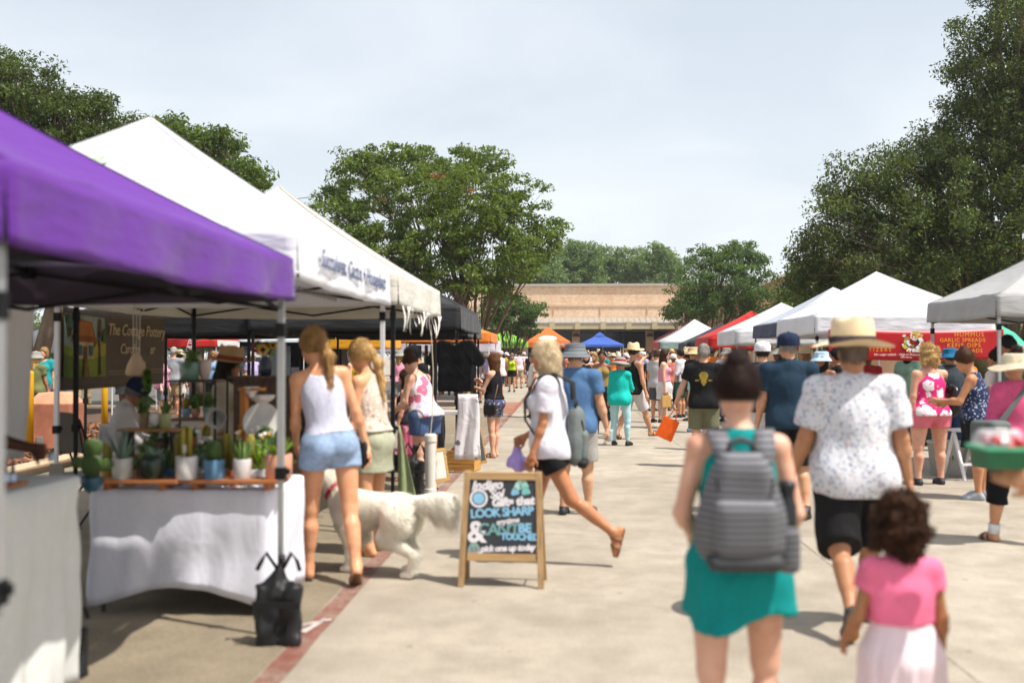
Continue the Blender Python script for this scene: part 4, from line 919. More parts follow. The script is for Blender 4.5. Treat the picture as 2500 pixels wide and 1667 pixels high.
# live oaks at the right
b0 = gx(2470, 30)
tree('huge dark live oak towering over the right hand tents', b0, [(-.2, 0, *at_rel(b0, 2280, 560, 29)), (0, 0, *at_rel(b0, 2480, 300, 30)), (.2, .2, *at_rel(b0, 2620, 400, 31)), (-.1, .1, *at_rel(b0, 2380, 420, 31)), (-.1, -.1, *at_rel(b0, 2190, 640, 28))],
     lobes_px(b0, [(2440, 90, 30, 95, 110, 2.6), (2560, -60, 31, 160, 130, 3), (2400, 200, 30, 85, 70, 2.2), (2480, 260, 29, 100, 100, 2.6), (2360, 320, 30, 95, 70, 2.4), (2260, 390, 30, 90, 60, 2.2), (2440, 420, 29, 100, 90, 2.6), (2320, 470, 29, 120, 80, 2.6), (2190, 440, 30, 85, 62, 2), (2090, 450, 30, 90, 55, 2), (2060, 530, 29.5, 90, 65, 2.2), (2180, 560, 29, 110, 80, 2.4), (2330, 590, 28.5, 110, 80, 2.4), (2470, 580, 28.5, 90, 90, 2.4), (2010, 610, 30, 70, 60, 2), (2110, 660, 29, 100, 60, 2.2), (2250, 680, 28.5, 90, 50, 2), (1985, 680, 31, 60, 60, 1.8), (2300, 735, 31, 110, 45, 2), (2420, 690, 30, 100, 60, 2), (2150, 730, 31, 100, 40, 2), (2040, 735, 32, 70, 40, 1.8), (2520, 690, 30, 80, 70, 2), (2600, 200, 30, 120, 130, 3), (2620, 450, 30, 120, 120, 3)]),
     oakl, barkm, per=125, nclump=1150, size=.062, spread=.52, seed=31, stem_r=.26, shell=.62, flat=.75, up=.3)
b0 = gx(1960, 47)
tree('lower leafy oak behind the white tents, left of the huge live oak', b0, [(0, 0, *at_rel(b0, 1960, 680, 47)), (.1, 0, *at_rel(b0, 2010, 690, 47))], lobes_px(b0, [(1985, 690, 47, 65, 55, 2), (1945, 730, 46, 50, 36, 1.6), (2040, 720, 47, 65, 45, 2), (1905, 755, 47, 26, 18, .9), (2000, 740, 45, 60, 40, 1.6)]), leafm('oak_leaf_lighter', '#22330f', '#40561f', '#7d8d42', .3), barkm, per=60, nclump=250, size=.085, spread=.45, seed=37, stem_r=.12)  # leaves a lighter green than on the huge oak
# oaks at the left
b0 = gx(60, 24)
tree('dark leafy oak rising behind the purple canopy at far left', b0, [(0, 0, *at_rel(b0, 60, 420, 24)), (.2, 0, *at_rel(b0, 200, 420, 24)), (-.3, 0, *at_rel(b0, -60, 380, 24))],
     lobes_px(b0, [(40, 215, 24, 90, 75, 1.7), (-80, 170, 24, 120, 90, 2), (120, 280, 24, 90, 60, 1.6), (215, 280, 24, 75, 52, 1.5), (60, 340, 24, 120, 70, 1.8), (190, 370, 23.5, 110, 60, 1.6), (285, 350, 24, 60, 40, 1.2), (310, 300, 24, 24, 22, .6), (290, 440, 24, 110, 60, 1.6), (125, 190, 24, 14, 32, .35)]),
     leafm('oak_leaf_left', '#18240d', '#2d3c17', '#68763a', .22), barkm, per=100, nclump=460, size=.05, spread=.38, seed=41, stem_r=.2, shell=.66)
b0 = gx(490, 31)
tree('leafy tree between the two white canopy peaks at left', b0, [(0, 0, *at_rel(b0, 470, 480, 31)), (.2, 0, *at_rel(b0, 560, 470, 31)), (-.2, .1, *at_rel(b0, 420, 440, 31))],
     lobes_px(b0, [(430, 350, 31, 65, 48, 1.6), (500, 360, 31, 65, 40, 1.6), (545, 345, 31, 42, 22, .9), (470, 430, 31, 90, 60, 1.8), (575, 420, 31, 60, 42, 1.4), (620, 440, 31, 34, 30, 1.0), (540, 500, 31, 90, 50, 1.6), (400, 320, 31, 40, 26, .9)]),
     leafm('leaf_left_mid', '#22330f', '#3a501b', '#6c8038', .28), barkm, per=60, nclump=330, size=.075, spread=.4, seed=43, stem_r=.12, shell=.68)

for i, (px, D, w, hh, py, lab) in enumerate(((-60, 75, 230, 75, 800, 'distant tree row crown at the far left horizon'), (180, 85, 190, 60, 815, 'distant tree seen over the left background tents'), (520, 72, 200, 62, 805, 'distant tree behind the green and red canopies'), (820, 66, 190, 60, 800, 'distant tree behind the yellow canopy'), (1040, 76, 120, 50, 815, 'distant tree behind the big crape myrtle stems'), (2350, 62, 260, 60, 800, 'distant tree behind the food stall lawn'), (2080, 66, 150, 50, 805, 'distant shrubby tree behind the white canopies'))):
    b0 = gx(px, D); tree(lab, b0, [(x*.3, 0, *at_rel(b0, px+x*w*.4, py, D)) for x in (-1, 0, 1)], lobes_px(b0, [(px-w*.5, py+10, D, w*.5, hh*.8, 2.2), (px+w*.5, py+5, D, w*.5, hh*.9, 2.4), (px, py-hh*.2, D, w*.5, hh*.8, 2.4), (px, py+hh*.5, D, w, hh*.5, 2.2)]), leafm('far_leaf_dark', '#2c3d20', '#465c34', '#74885a', .25), barkm, per=44, nclump=170, size=.16, spread=.75, seed=60+i, stem_r=.14, group='distant trees', shell=.6)
# ---------------------------------------------------------------- pop-up canopies
alu = M('tent_aluminium', '#a8a9aa', .35, .08, 12, .05, metal=.55)
blk = M('tent_black_steel', '#151516', .6, .1, 14, .05, spec=.2)
whl = M('tent_white_steel', '#d5d5d6', .4, .06, 12, .05)
def fabric(col, trans=.25, rough=.75):
    """coated canopy cloth: wrinkle relief, lets some light through"""
    nm = 'canopy_cloth_'+col
    if nm in MATS: return MATS[nm]
    if sum(srgb(col)) < .6: trans = .04                  # dark cloth is coated and nearly opaque
    m = bpy.data.materials.new(nm); MATS[nm] = m; k = NT(m); c = srgb(col); o = k.obj()
    n1 = k.noise(1.6, 4, .55, o); n2 = k.noise(160, 2, .5, o)
    dirt = k.noise(5, 5, .65, o)
    cc = k.mixc(k.ramp(dirt, [(.55, (0, 0, 0)), (.8, (.18, .18, .18))]), c, tuple(x*.55 for x in c))
    k.l(cc, k.b.inputs['Base Color']); k.b.inputs['Roughness'].default_value = rough; k.b.inputs['Specular IOR Level'].default_value = .3
    k.b.inputs['Sheen Weight'].default_value = .1
    mp = k.n('ShaderNodeMapping', {'Vector': o, 'Scale': (1, 1, 3.5), 'Rotation': (0, .5, .6)})
    w1 = k.noise(3.2, 3, .5, mp.outputs[0])
    hsum = k.n('ShaderNodeMath', {0: w1, 1: k.n('ShaderNodeMath', {0: n1, 1: .6}, operation='MULTIPLY').outputs[0]}, operation='ADD').outputs[0]
    b1 = k.n('ShaderNodeBump', {'Height': hsum, 'Strength': .4, 'Distance': .05}); b2 = k.n('ShaderNodeBump', {'Height': n2, 'Strength': .1, 'Distance': .002, 'Normal': b1.outputs[0]})
    k.l(b2.outputs[0], k.b.inputs['Normal'])
    tr = k.n('ShaderNodeBsdfTranslucent'); tr.inputs[0].default_value = (*[min(1, x*1.0) for x in c], 1)
    ms = k.n('ShaderNodeMixShader', {0: trans, 1: k.b.outputs[0], 2: tr.outputs[0]}); k.l(ms.outputs[0], k.o.inputs[0])
    return m
def solid(me, t=.003):
    bm = bmesh.new(); bm.from_mesh(me); bmesh.ops.recalc_face_normals(bm, faces=bm.faces); bmesh.ops.solidify(bm, geom=bm.faces[:], thickness=t); bm.to_mesh(me); bm.free(); me.shade_smooth(); return me
def roof_panel(w, d, z0, z1, side, n=14, sag=.06, seed=0, pk=.0, fold=.0):
    """triangle from the eave of one side up to the peak, gently sagging between the hip ridges"""
    rs = random.Random(seed); ph = [rs.uniform(0, 6.28) for _ in range(4)]; vs = []; fs = []; rows = []
    for i in range(n+1):
        t = i/n; row = []
        for j in range(n+1):
            u = -1+2*j/n; hx, hy = w/2*(1-t), d/2*(1-t)
            z = z0+(z1-z0)*(t*.86+.14*t*t)+ (.1*(z1-z0)*math.sin(t*math.pi)*pk)
            mid = 1-u*u; s_ = sag*mid*math.sin(math.pi*min(1, t*1.05+.02))**.8
            wr = .006*math.sin(9*u+ph[0]+3*t)*(1-t)+.005*math.sin(17*u*(1-t)+ph[1])*(1-t)+.01*math.sin(3*u+ph[2]+5*t)*mid+fold*math.sin(11*t+2.5*u+ph[3])*(1-t)*(.4+.6*mid)+fold*.5*math.sin(24*t-3*u+ph[1])*(1-t)**2
            p = {'S': (u*hx, -hy), 'N': (-u*hx, hy), 'E': (hx, u*hy), 'W': (-hx, -u*hy)}[side]
            sc_ = 1-s_*.25/max(.3, w/2)
            row.append(len(vs)); vs.append((p[0]*sc_, p[1]*sc_, z-s_+wr*(t < .99)*mid))
        rows.append(row)
    for i in range(n):
        for j in range(n): fs.append((rows[i][j], rows[i][j+1], rows[i+1][j+1], rows[i+1][j]))
    me = B().add(vs, fs).mesh('roof_panel', True); return solid(me)
def valance(w, d, z0, hgt, side, seed=0, n=40, wav=.012, scallop=0.):
    rs = random.Random(seed); ph = [rs.uniform(0, 6.28) for _ in range(3)]; vs = []; fs = []; m = 6
    for i in range(m+1):
        t = i/m
        for j in range(n+1):
            u = -1+2*j/n; e = (1-abs(u)**6)
            o = wav*t*(math.sin(7*u+ph[0])+.6*math.sin(15*u+ph[1]+2*t))*e+.004*math.sin(23*u+ph[2]+4*t)*e+.015*t
            z = z0-hgt*t*(1+scallop*abs(math.sin(u*9)))-.02*math.sin(math.pi*(u+1)/2)*t
            hx, hy = w/2, d/2
            vs.append({'S': (u*hx, -hy-o, z), 'N': (-u*hx, hy+o, z), 'E': (hx+o, u*hy, z), 'W': (-hx-o, -u*hy, z)}[side])
    for i in range(m):
        for j in range(n): a = i*(n+1)+j; fs.append((a, a+1, a+n+2, a+n+1))
    return solid(B().add(vs, fs).mesh('valance', True))
def canopy(label, x0, y0, w, d, eave, peak, val, cols, leg=None, seed=1, sides='SENW', vcols=None, detail=True, truss=True, rz=0, sag=.06, wav=.012, group='pop-up market canopies', foot=True, skip_legs=(), fold=0.):
    """x0,y0 the aisle side near corner; w across, d along the street. cols: one colour or dict per side"""
    leg = leg or alu; root = thing('market_canopy', label, 'canopy', (x0+w/2, y0+d/2, 0), rz, group)
    c = (lambda s_: cols[s_] if isinstance(cols, dict) else cols); vc = (lambda s_: (vcols or {}).get(s_, c(s_)))
    n = 14 if detail else 7
    for i, s_ in enumerate('SENW'):
        link('roof_panel', roof_panel(w, d, eave, peak, s_, n*2 if fold else n, sag, seed*7+i, fold=fold), fabric(c(s_)), root)
        if s_ in sides: link('valance', valance(w+.015, d+.015, eave-.002, val, s_, seed*5+i, 40 if detail else 20, wav), fabric(vc(s_)), root)
    if detail:                                           # stitched ridge bands and hem tapes
        for sx, sy in ((-1, -1), (1, -1), (1, 1), (-1, 1)):
            pts = [Vector((sx*w/2*(1-t_), sy*d/2*(1-t_), eave+(peak-eave)*(t_*.86+.14*t_*t_)+.004)) for t_ in [q/10 for q in range(11)]]
            vs = []; sd_ = Vector((-sy, sx, 0)).normalized()*.012
            for p_ in pts: vs += [p_-sd_-Vector((0, 0, .003)), p_, p_+sd_-Vector((0, 0, .003))]
            link('ridge_seam', solid(B().add(vs, [(3*q+z_, 3*q+z_+1, 3*q+z_+4, 3*q+z_+3) for q in range(10) for z_ in (0, 1)]).mesh('ridge_seam', True), .002), fabric(c('S')), root)
    t = .038; ly = eave-.06
    for i, (sx, sy) in enumerate(((-1, -1), (1, -1), (1, 1), (-1, 1))):
        if i in skip_legs: continue
        x, y = sx*(w/2-.045), sy*(d/2-.045)
        b = B().box((x, y, (.9+ly)/2), (t, t, ly-.9)).box((x, y, .5), (t*.78, t*.78, .98))
        o = b.obj('leg', leg, root, bevel=.003 if detail else 0)
        B().box((x, y, .93), (t*1.5, t*1.5, .07)).obj('leg_joint', blk, o, bevel=.004 if detail else 0)
        if detail:
            B().box((x+t*.95, y, .94), (.03, .022, .03)).obj('release_button', blk, o); B().box((x, y, ly-.35), (t*1.35, t*1.35, .08)).obj('slider', blk, o, bevel=.004)
        B().box((x, y, ly+.02), (t*1.45, t*1.45, .07)).obj('corner_bracket', blk, o)
        B().box((x, y, .008), (.085, .085, .012)).obj('foot_plate', leg, o)
    if truss:
        zt, zl = eave-.08, eave-.29
        for (ax, ay, bx, by) in ((-1, -1, 1, -1), (1, -1, 1, 1), (1, 1, -1, 1), (-1, 1, -1, -1)):
            A_ = Vector((ax*(w/2-.05), ay*(d/2-.05), 0)); B2 = Vector((bx*(w/2-.05), by*(d/2-.05), 0)); Mi = A_.lerp(B2, .5)
            for p, q in ((A_, Mi), (Mi, B2)):
                for za, zb_, off in ((zt, zl, .012), (zl, zt, -.012)):
                    nrm = Vector((ay-by, bx-ax, 0)).normalized()*off if (ax, ay) != (bx, by) else Vector((0, 0, 0))
                    B().bar(p+nrm+Vector((0, 0, za)), q+nrm+Vector((0, 0, zb_)), .012, .022).obj('truss_bar', blk, root)
            if detail: B().box(Mi+Vector((0, 0, zt)), (.06, .06, .07)).obj('truss_joint', blk, root, bevel=.006)
        B().tube([(0, 0, peak-.75), (0, 0, peak-.03)], .02, 10).obj('centre_pole', blk, root)
        for sx, sy in ((0, -1), (1, 0), (0, 1), (-1, 0)):
            e = Vector((sx*(w/2-.05), sy*(d/2-.05), 0))
            B().bar(e+Vector((0, 0, zt)), Vector((0, 0, peak-.70)), .014, .028).obj('truss_bar', blk, root)
    return root
def on_face(side, root_w, root_d, u, z, off=.03):
    """matrix for lettering on a canopy's valance; u metres along the face from its middle, read from outside"""
    if side == 'E': return Matrix.Translation((root_w/2+off, u, z)) @ Matrix.Rotation(R(90), 4, 'Z') @ Matrix.Rotation(R(90), 4, 'X')
    if side == 'S': return Matrix.Translation((u, -root_d/2-off, z)) @ Matrix.Rotation(R(90), 4, 'X')
def inner_shade(root, mat):
    """inner faces of a canopy's cloth get a dark coat, the shade below put into its colour"""
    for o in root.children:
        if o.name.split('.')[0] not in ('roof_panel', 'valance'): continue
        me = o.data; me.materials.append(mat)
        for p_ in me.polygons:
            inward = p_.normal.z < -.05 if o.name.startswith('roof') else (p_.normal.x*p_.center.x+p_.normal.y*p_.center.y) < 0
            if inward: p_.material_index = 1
XA = -1.56
WHT = '#e8e8ec'
t1 = canopy('deep purple canopy nearest the camera at left', -4.6, 2.69, 3.04, 2.93, 2.15, 3.02, .24, '#561f82', alu, 1, wav=.024, sag=.10, fold=.02)
inner_shade(t1, M('shade_coating', '#3a2f44', .7, .1, 6, .1))  # shade under the purple roof painted onto its inner faces
t2 = canopy('white canopy with cursive blue lettering, next behind the purple one', -4.6, 5.72, 3.04, 3.05, 2.35, 3.37, .31, WHT, whl, 2, wav=.016, skip_legs=(1,), fold=.008)
t3 = canopy('cream white canopy with ribbon fringe, third in the left row', -4.52, 8.87, 3.02, 3.0, 2.36, 3.38, .31, '#d9d5cb', blk, 3, wav=.02, fold=.008)
t4 = canopy('charcoal black canopy with hanging shirts, fourth in the left row', -4.5, 14.0, 3.02, 3.0, 2.3, 3.2, .34, '#232326', blk, 4)
t5 = canopy('black canopy behind the hanging shirts, last in the left row', -4.72, 17.4, 3.0, 3.0, 2.26, 3.15, .34, '#1f1f22', blk, 5, detail=False)
t6 = canopy('black canopy backing onto the pottery stall', -7.0, 14.1, 2.5, 3.0, 2.25, 3.1, .36, '#121214', blk, 6, detail=False)
ink = M('blue_grey_ink', '#56607f', .8, .1, 10, 0)
# cursive line and flower prints on the white canopy
def arc_text(root, txt, size, mat, w, d, u0, z0, side='E', slope=0., step=.62, shear=.35):
    lettering(txt, size, mat, root, on_face(side, w, d, u0, z0, .034), shear=shear, thick=.001, spacing=1.02)
arc_text(t2, 'Succulents, Cactus + Houseplants', .165, ink, 3.04, 3.05, .05, 2.205, offset=0) if False else lettering('Succulents, Cactus + Houseplants', .165, ink, t2, on_face('E', 3.04, 3.05, .05, 2.205, .036), shear=.35, thick=.001, offset=.003)
def roof_point(root_w, root_d, eave, peak, side, u, t, lift=.02):
    """point on a roof panel: u -1..1 along, t 0..1 up"""
    hx, hy = root_w/2*(1-t), root_d/2*(1-t); z = eave+(peak-eave)*(t*.86+.14*t*t)-.06*(1-u*u)*math.sin(math.pi*min(1, t*1.05+.02))**.8
    return Vector({'E': (hx, u*hy, z), 'S': (u*hx, -hy, z)}[side])+Vector((lift, 0, lift) if side == 'E' else (0, -lift, lift))
def petal(root, side, u, t, ang, ln, wd, col, w, d, eave, peak):
    n = 10; pts = []
    for i in range(n+1):
        a = i/n; pts.append((a*ln, math.sin(a*math.pi)*wd))
    pts += [(x, -y) for x, y in pts[-2:0:-1]]
    vs = []
    for x, y in pts:
        xx = x*math.cos(ang)-y*math.sin(ang); yy = x*math.sin(ang)+y*math.cos(ang)
        vs.append(roof_point(w, d, eave, peak, side, u+xx/(w/2*(1-t)), t+yy/1.8, .012))
    B().add(vs, [tuple(range(len(vs)))]).obj('printed_petal', M('print_'+col, col, .8, .1, 8, 0), root)
for side, u, t, fl in (('E', .1, .36, 1), ('S', -.35, .62, 0)):
    for a, c in ((0.3, '#b9cdb2'), (1.2, '#a8c7a0'), (2.2, '#c6d6bd'), (3.3, '#e2b9ae'), (4.2, '#dfa79a'), (5.3, '#cfd8bf')):
        petal(t2, side, u, t, a, .16, .035, c, 3.04, 3.05, 2.35, 3.37)
# ribbon fringe on the cream canopy
rib_m = M('ribbon', '#e2ded6', .8, .06, 20)
rr_ = random.Random(5)
for i in range(15):
    u = -1.35+i*.19+rr_.uniform(-.05, .05); ln = rr_.uniform(.14, .27); vs = []; fs = []; y_ = u; sw = rr_.uniform(-.5, .5)
    for j in range(8):
        t = j/7; c_ = Vector((1.535+.02*math.sin(t*3+i), y_+sw*.16*t*t+.02*math.sin(t*4+i)*t, 2.05-ln*t)); w_ = .017*(1-.35*t)
        a = .5*math.sin(3*t+i); vs += [c_+Vector((math.sin(a)*w_, math.cos(a)*w_, 0)), c_-Vector((math.sin(a)*w_, math.cos(a)*w_, 0))]
        if j: fs.append((2*j-2, 2*j-1, 2*j+1, 2*j))
    link('ribbon', solid(B().add(vs, fs).mesh('ribbon', True), .002), rib_m, t3)
# curly trim under the white canopy eave
for i in range(12):
    y_ = -1.42+i*.1; b = B().tube([(1.47, y_+.035*math.cos(a), 2.015+.035*math.sin(a)) for a in [math.pi+math.pi*j/6 for j in range(7)]], .005, 5)
    b.obj('wire_loop', M('loop_trim', '#6d6763', .5), t2)
# ---- right hand row
r1 = canopy('grey white canopy at the right edge of the picture', 5.40, 12.75, 2.6, 2.35, 2.36, 3.12, .28, '#b4b3b2', alu, 11, wav=.018, fold=.01)
r2 = canopy('white canopy carrying the red food banner', 4.36, 17.6, 3.05, 3.05, 2.30, 3.17, .33, WHT, alu, 12, wav=.018, fold=.008)
r3 = canopy('white canopy half hidden behind the one with the red banner', 4.62, 21.6, 3.05, 3.05, 2.3, 3.15, .3, {'S': '#c9cdd6', 'E': '#d7d7db', 'N': '#d7d7db', 'W': '#b9bfca'}, alu, 13, vcols={'W': '#2b3552', 'S': '#c9cdd6'}, detail=False)  # west roof panel tinted grey blue, its shade put into the cloth colour
r4 = canopy('bright white canopy with low peak, fourth from the right edge', 4.28, 25.2, 2.9, 2.9, 2.22, 2.98, .36, '#e0e0e2', alu, 14, detail=False)
r5 = canopy('bright red canopy in the right hand row', 4.2, 29.2, 3.0, 3.0, 2.12, 2.95, .36, '#c8241c', alu, 15, detail=False)
r6 = canopy('canopy striped red and white, far down the right row', 3.62, 38, 3.0, 3.0, 2.1, 3.0, .3, {'S': '#d6d6d8', 'E': '#1e2430', 'N': '#c93a36', 'W': '#d9d8da'}, alu, 16, vcols={'W': '#c93a36', 'S': '#9fb3ad'}, detail=False)
r7 = canopy('dark navy canopy beside the striped one, far down the right row', 4.2, 34.2, 2.7, 2.7, 2.02, 2.72, .2, '#151b28', alu, 17, detail=False)
B().add([Vector((-1.52, y, 2.13)) for y in (1.0, 1.5)]+[Vector((-.06, .06, 3.02)), Vector((-.2, -.02, 2.94))], [(0, 1, 2, 3)]).obj('red_stripe', fabric('#c93a36'), r6)
# ---- far end of the street
f1 = canopy('orange canopy with white oval badge before the dark windows', -2.75, 70.5, 3.15, 3.1, 2.55, 3.62, .44, {'S': '#e0702c', 'E': '#ddd8d4', 'N': '#e0702c', 'W': '#ddd8d4'}, alu, 21, vcols={q: '#e0702c' for q in 'SENW'}, detail=False)
f2 = canopy('royal blue canopy with a vented top before the dark windows', .85, 66.5, 3.1, 3.1, 2.28, 3.05, .16, '#3f62b4', whl, 22, detail=False)
f3 = canopy('lime green canopy with black lettering behind the small tree', -5.6, 67.0, 3.05, 3.05, 2.5, 3.3, .42, '#7fbf3c', alu, 23, detail=False)
f4 = canopy('orange and white canopy seen past the black ones', -5.35, 30.2, 3.1, 3.1, 2.28, 2.85, .30, '#e8862e', whl, 24, detail=False)
f5 = canopy('yellow canopy seen under the black ones', -7.2, 27.0, 2.3, 2.6, 2.1, 2.7, .32, '#e2a416', whl, 25, detail=False)
f6 = canopy('plain white canopy below the orange one in the left background', -6.6, 34.5, 4.2, 3.0, 2.1, 2.7, .42, '#d8d2dc', whl, 26, detail=False)
B().lathe([(.55, 0), (.5, .03), (.1, .26), (.001, .27)], 4).obj('vent_cap', fabric('#2c4f9e'), f2, loc=(0, 0, 2.86)).rotation_euler = (0, 0, R(45))
blk_ink = M('black_ink', '#1d2415', .8, .05, 8, 0)
lettering('RENEWAL   ANDERSEN', .27, blk_ink, f3, on_face('S', 3.05, 3.05, .0, 2.28, .05), thick=.003, spacing=1.05)
wht_ink = M('white_ink', '#ece8e2', .8, .05, 8, 0)
lettering('CHIDE', .30, wht_ink, f1, on_face('S', 3.15, 3.1, 1.0, 2.33, .05), thick=.003)
n_ = 20; ov = [roof_point(3.15, 3.1, 2.55, 3.62, 'S', .55*math.cos(a), .27+.2*math.sin(a), .03) for a in [2*math.pi*i/n_ for i in range(n_)]]
B().add(ov, [tuple(range(n_))]).obj('oval_badge', wht_ink, f1)
sl = math.atan2(1.07, 1.55)
lettering('TEXAS', .3, M('orange_ink', '#b5581e', .8, .05, 8, 0), f1, Matrix.Translation((0, -1.18, 2.93)) @ Matrix.Rotation(sl, 4, 'X'), thick=.003)
# ---- tents glimpsed through the pottery stall
g1 = canopy('red canopy with white lettered valance seen through the pottery stall', *gx(322, 31), 2.7, 3.0, 2.05, 2.72, .2, '#c92a26', whl, 31, vcols={'E': '#e6e0dd'}, detail=False)
g2 = canopy('green canopy beyond the red one seen through the pottery stall', *gx(405, 37), 3.0, 3.0, 2.06, 2.85, .26, '#2f7d52', whl, 32, detail=False)
g3 = canopy('grey walled canopy with white roof seen through the pottery stall', *gx(582, 29), 3.05, 3.0, 2.04, 2.62, .06, '#ced3d8', blk, 33, detail=False)
for xx in (-1.5, 1.5): B().box((xx, 0, 1.02), (.01, 2.9, 2.0)).obj('side_wall', M('grey_wall_cloth', '#4a4d51', .85, .2, 1.5, .3), g3)
B().box((0, 1.45, 1.02), (2.98, .01, 2.0)).obj('side_wall', M('grey_wall_cloth', '#4a4d51'), g3)
B().box((-.72, -1.46, .9), (1.45, .012, 1.9)).obj('side_wall', M('grey_wall_cloth', '#4a4d51'), g3)
B().box((.75, -1.46, .62), (1.45, .012, 1.24)).obj('side_wall', M('grey_wall_cloth', '#4a4d51'), g3)
g4 = canopy('white canopy with pale blue roof at the far left background', *gx(20, 25), 2.7, 2.8, 2.0, 2.75, .34, {'S': '#d6d6da', 'E': '#8d98bd', 'N': '#d6d6da', 'W': '#d6d6da'}, whl, 34, detail=False)
sg = thing('notice_board', 'white sign with red and blue square logo on the grey tent wall', 'sign', (*gx(637, 28.7), 0))
z_ = CAMH+(HORY-866)/84.; s84 = FPX/28.7
def zz_(py, s=s84): return CAMH+(HORY-py)/s
B().box((0, 0, zz_(860)), (.46, .02, .28)).obj('panel', M('sign_white', '#e6e6e4', .6, .03, 5, 0), sg)
B().box((-.12, -.014, zz_(855)), (.08, .006, .065)).obj('logo_mark', M('logo_red', '#b8202c', .6, .05, 5, 0), sg)
B().prism([(-.1, zz_(862)-.02), (-.01, zz_(862)-.02), (-.03, zz_(862)+.03), (-.06, zz_(862)+.01), (-.09, zz_(862)+.05)], -.017, -.011).obj('logo_mark', M('logo_red', '#b8202c'), sg)
B().tube([(.02, -.016, zz_(853)), (.09, -.016, zz_(853)), (.12, -.016, zz_(857)), (.1, -.016, zz_(862)), (.05, -.016, zz_(863.5))], .014, 6).obj('logo_mark', M('logo_blue', '#1d3a74', .6, .05, 5, 0), sg)
B().tube([(0, .03, .0), (0, .03, 1.6)], .015, 6).obj('stake', alu, sg)
# feather flag
ff = thing('feather_flag', 'red feather flag reading dairy in white letters', 'flag', (*gx(455, 29.5), 0))
s_f = FPX/29.5
pol = [at(x, y, 29.5)-Vector((*gx(455, 29.5), 0)) for x, y in ((452, 870), (456, 850), (462, 828), (470, 806), (478, 798), (479, 815), (474, 835), (466, 860), (458, 874))]
B().add([p+Vector((0, d_, 0)) for d_ in (0, .006) for p in pol], [tuple(range(8, -1, -1)), tuple(range(9, 18))]+[(i, (i+1) % 9, (i+1) % 9+9, i+9) for i in range(9)]).obj('flag_cloth', cloth('#a8182f'), ff)
B().tube([(-.05, .01, 0), pol[0], pol[1], pol[2], pol[3], pol[4]], .012, 6).obj('flag_pole', whl, ff)
lettering('DAIRY', .26, wht_ink, ff, Matrix.Translation(at(468, 841, 29.4)-Vector((*gx(455, 29.5), 0))) @ Matrix.Rotation(R(72), 4, 'Y').inverted() @ Matrix.Rotation(R(90), 4, 'X'), thick=.002)
lettering('FARM FRESH MARKET', .17, M('red_ink', '#a8202a', .8, .05, 8, 0), g1, on_face('S', 2.7, 3.0, .72, 1.955, .05), thick=.002) if False else None
# ---------------------------------------------------------------- stall furniture and goods
def drape(x0, x1, y0, y1, zt, hems, amp=.012, seed=1, taper=0.):
    """cloth over a table in one piece: flat top, hanging sides with hems given per side as functions of u 0..1"""
    rs = random.Random(seed); ph = [rs.uniform(0, 6.28) for _ in range(8)]; ring = []; rc_ = .035
    for sd, a, b_, nr in (('S', (x0, y0), (x1, y0), (0, -1)), ('E', (x1, y0), (x1, y1), (1, 0)), ('N', (x1, y1), (x0, y1), (0, 1)), ('W', (x0, y1), (x0, y0), (-1, 0))):
        L_ = math.hypot(b_[0]-a[0], b_[1]-a[1]); n = max(8, int(L_/.035)); hf = hems.get(sd, lambda u: .12)
        for j in range(n+1):
            u = (rc_+(L_-2*rc_)*j/n)/L_; p = (a[0]+(b_[0]-a[0])*u, a[1]+(b_[1]-a[1])*u); ring.append((p, nr, hf(u), u*L_, sd, u))
    vs = []; fs = []; N_ = len(ring); r_ = 14
    for i in range(r_+1):
        t = max(0, (i-1)/(r_-1)); dist_ = 0
        for q, (p, nr, hz, s_, sd, u) in enumerate(ring):
            dist_ = q*.035; nx, ny = nr
            if u < .04 or u > .96:            # round the corners
                o_ = ring[(q+1) % N_][1] if u > .96 else ring[q-1][1]; nx, ny = nx+o_[0]*.7, ny+o_[1]*.7; l_ = math.hypot(nx, ny); nx, ny = nx/l_, ny/l_
            edge = abs(2*u-1)**6
            o = amp*t*(math.sin(dist_*9+ph[0])+.7*math.sin(dist_*17+ph[1]+t)+.5*math.sin(dist_*31+ph[4]+3*t))+(.012 if i else 0)+amp*.7*math.sin(5*u+7*t+ph[2])*t*(1-t)*4+.035*t*edge
            vs.append((p[0]+nx*o, p[1]+ny*o, zt+(hz-zt)*t-(.0 if i == 0 else .006)))
    for i in range(r_):
        for q in range(N_): fs.append((i*N_+q, i*N_+(q+1) % N_, (i+1)*N_+(q+1) % N_, (i+1)*N_+q))
    vs.append(((x0+x1)/2, (y0+y1)/2, zt)); c_ = len(vs)-1
    for q in range(N_): fs.append((q, (q+1) % N_, c_))
    return B().add(vs, fs).mesh('cloth', True)
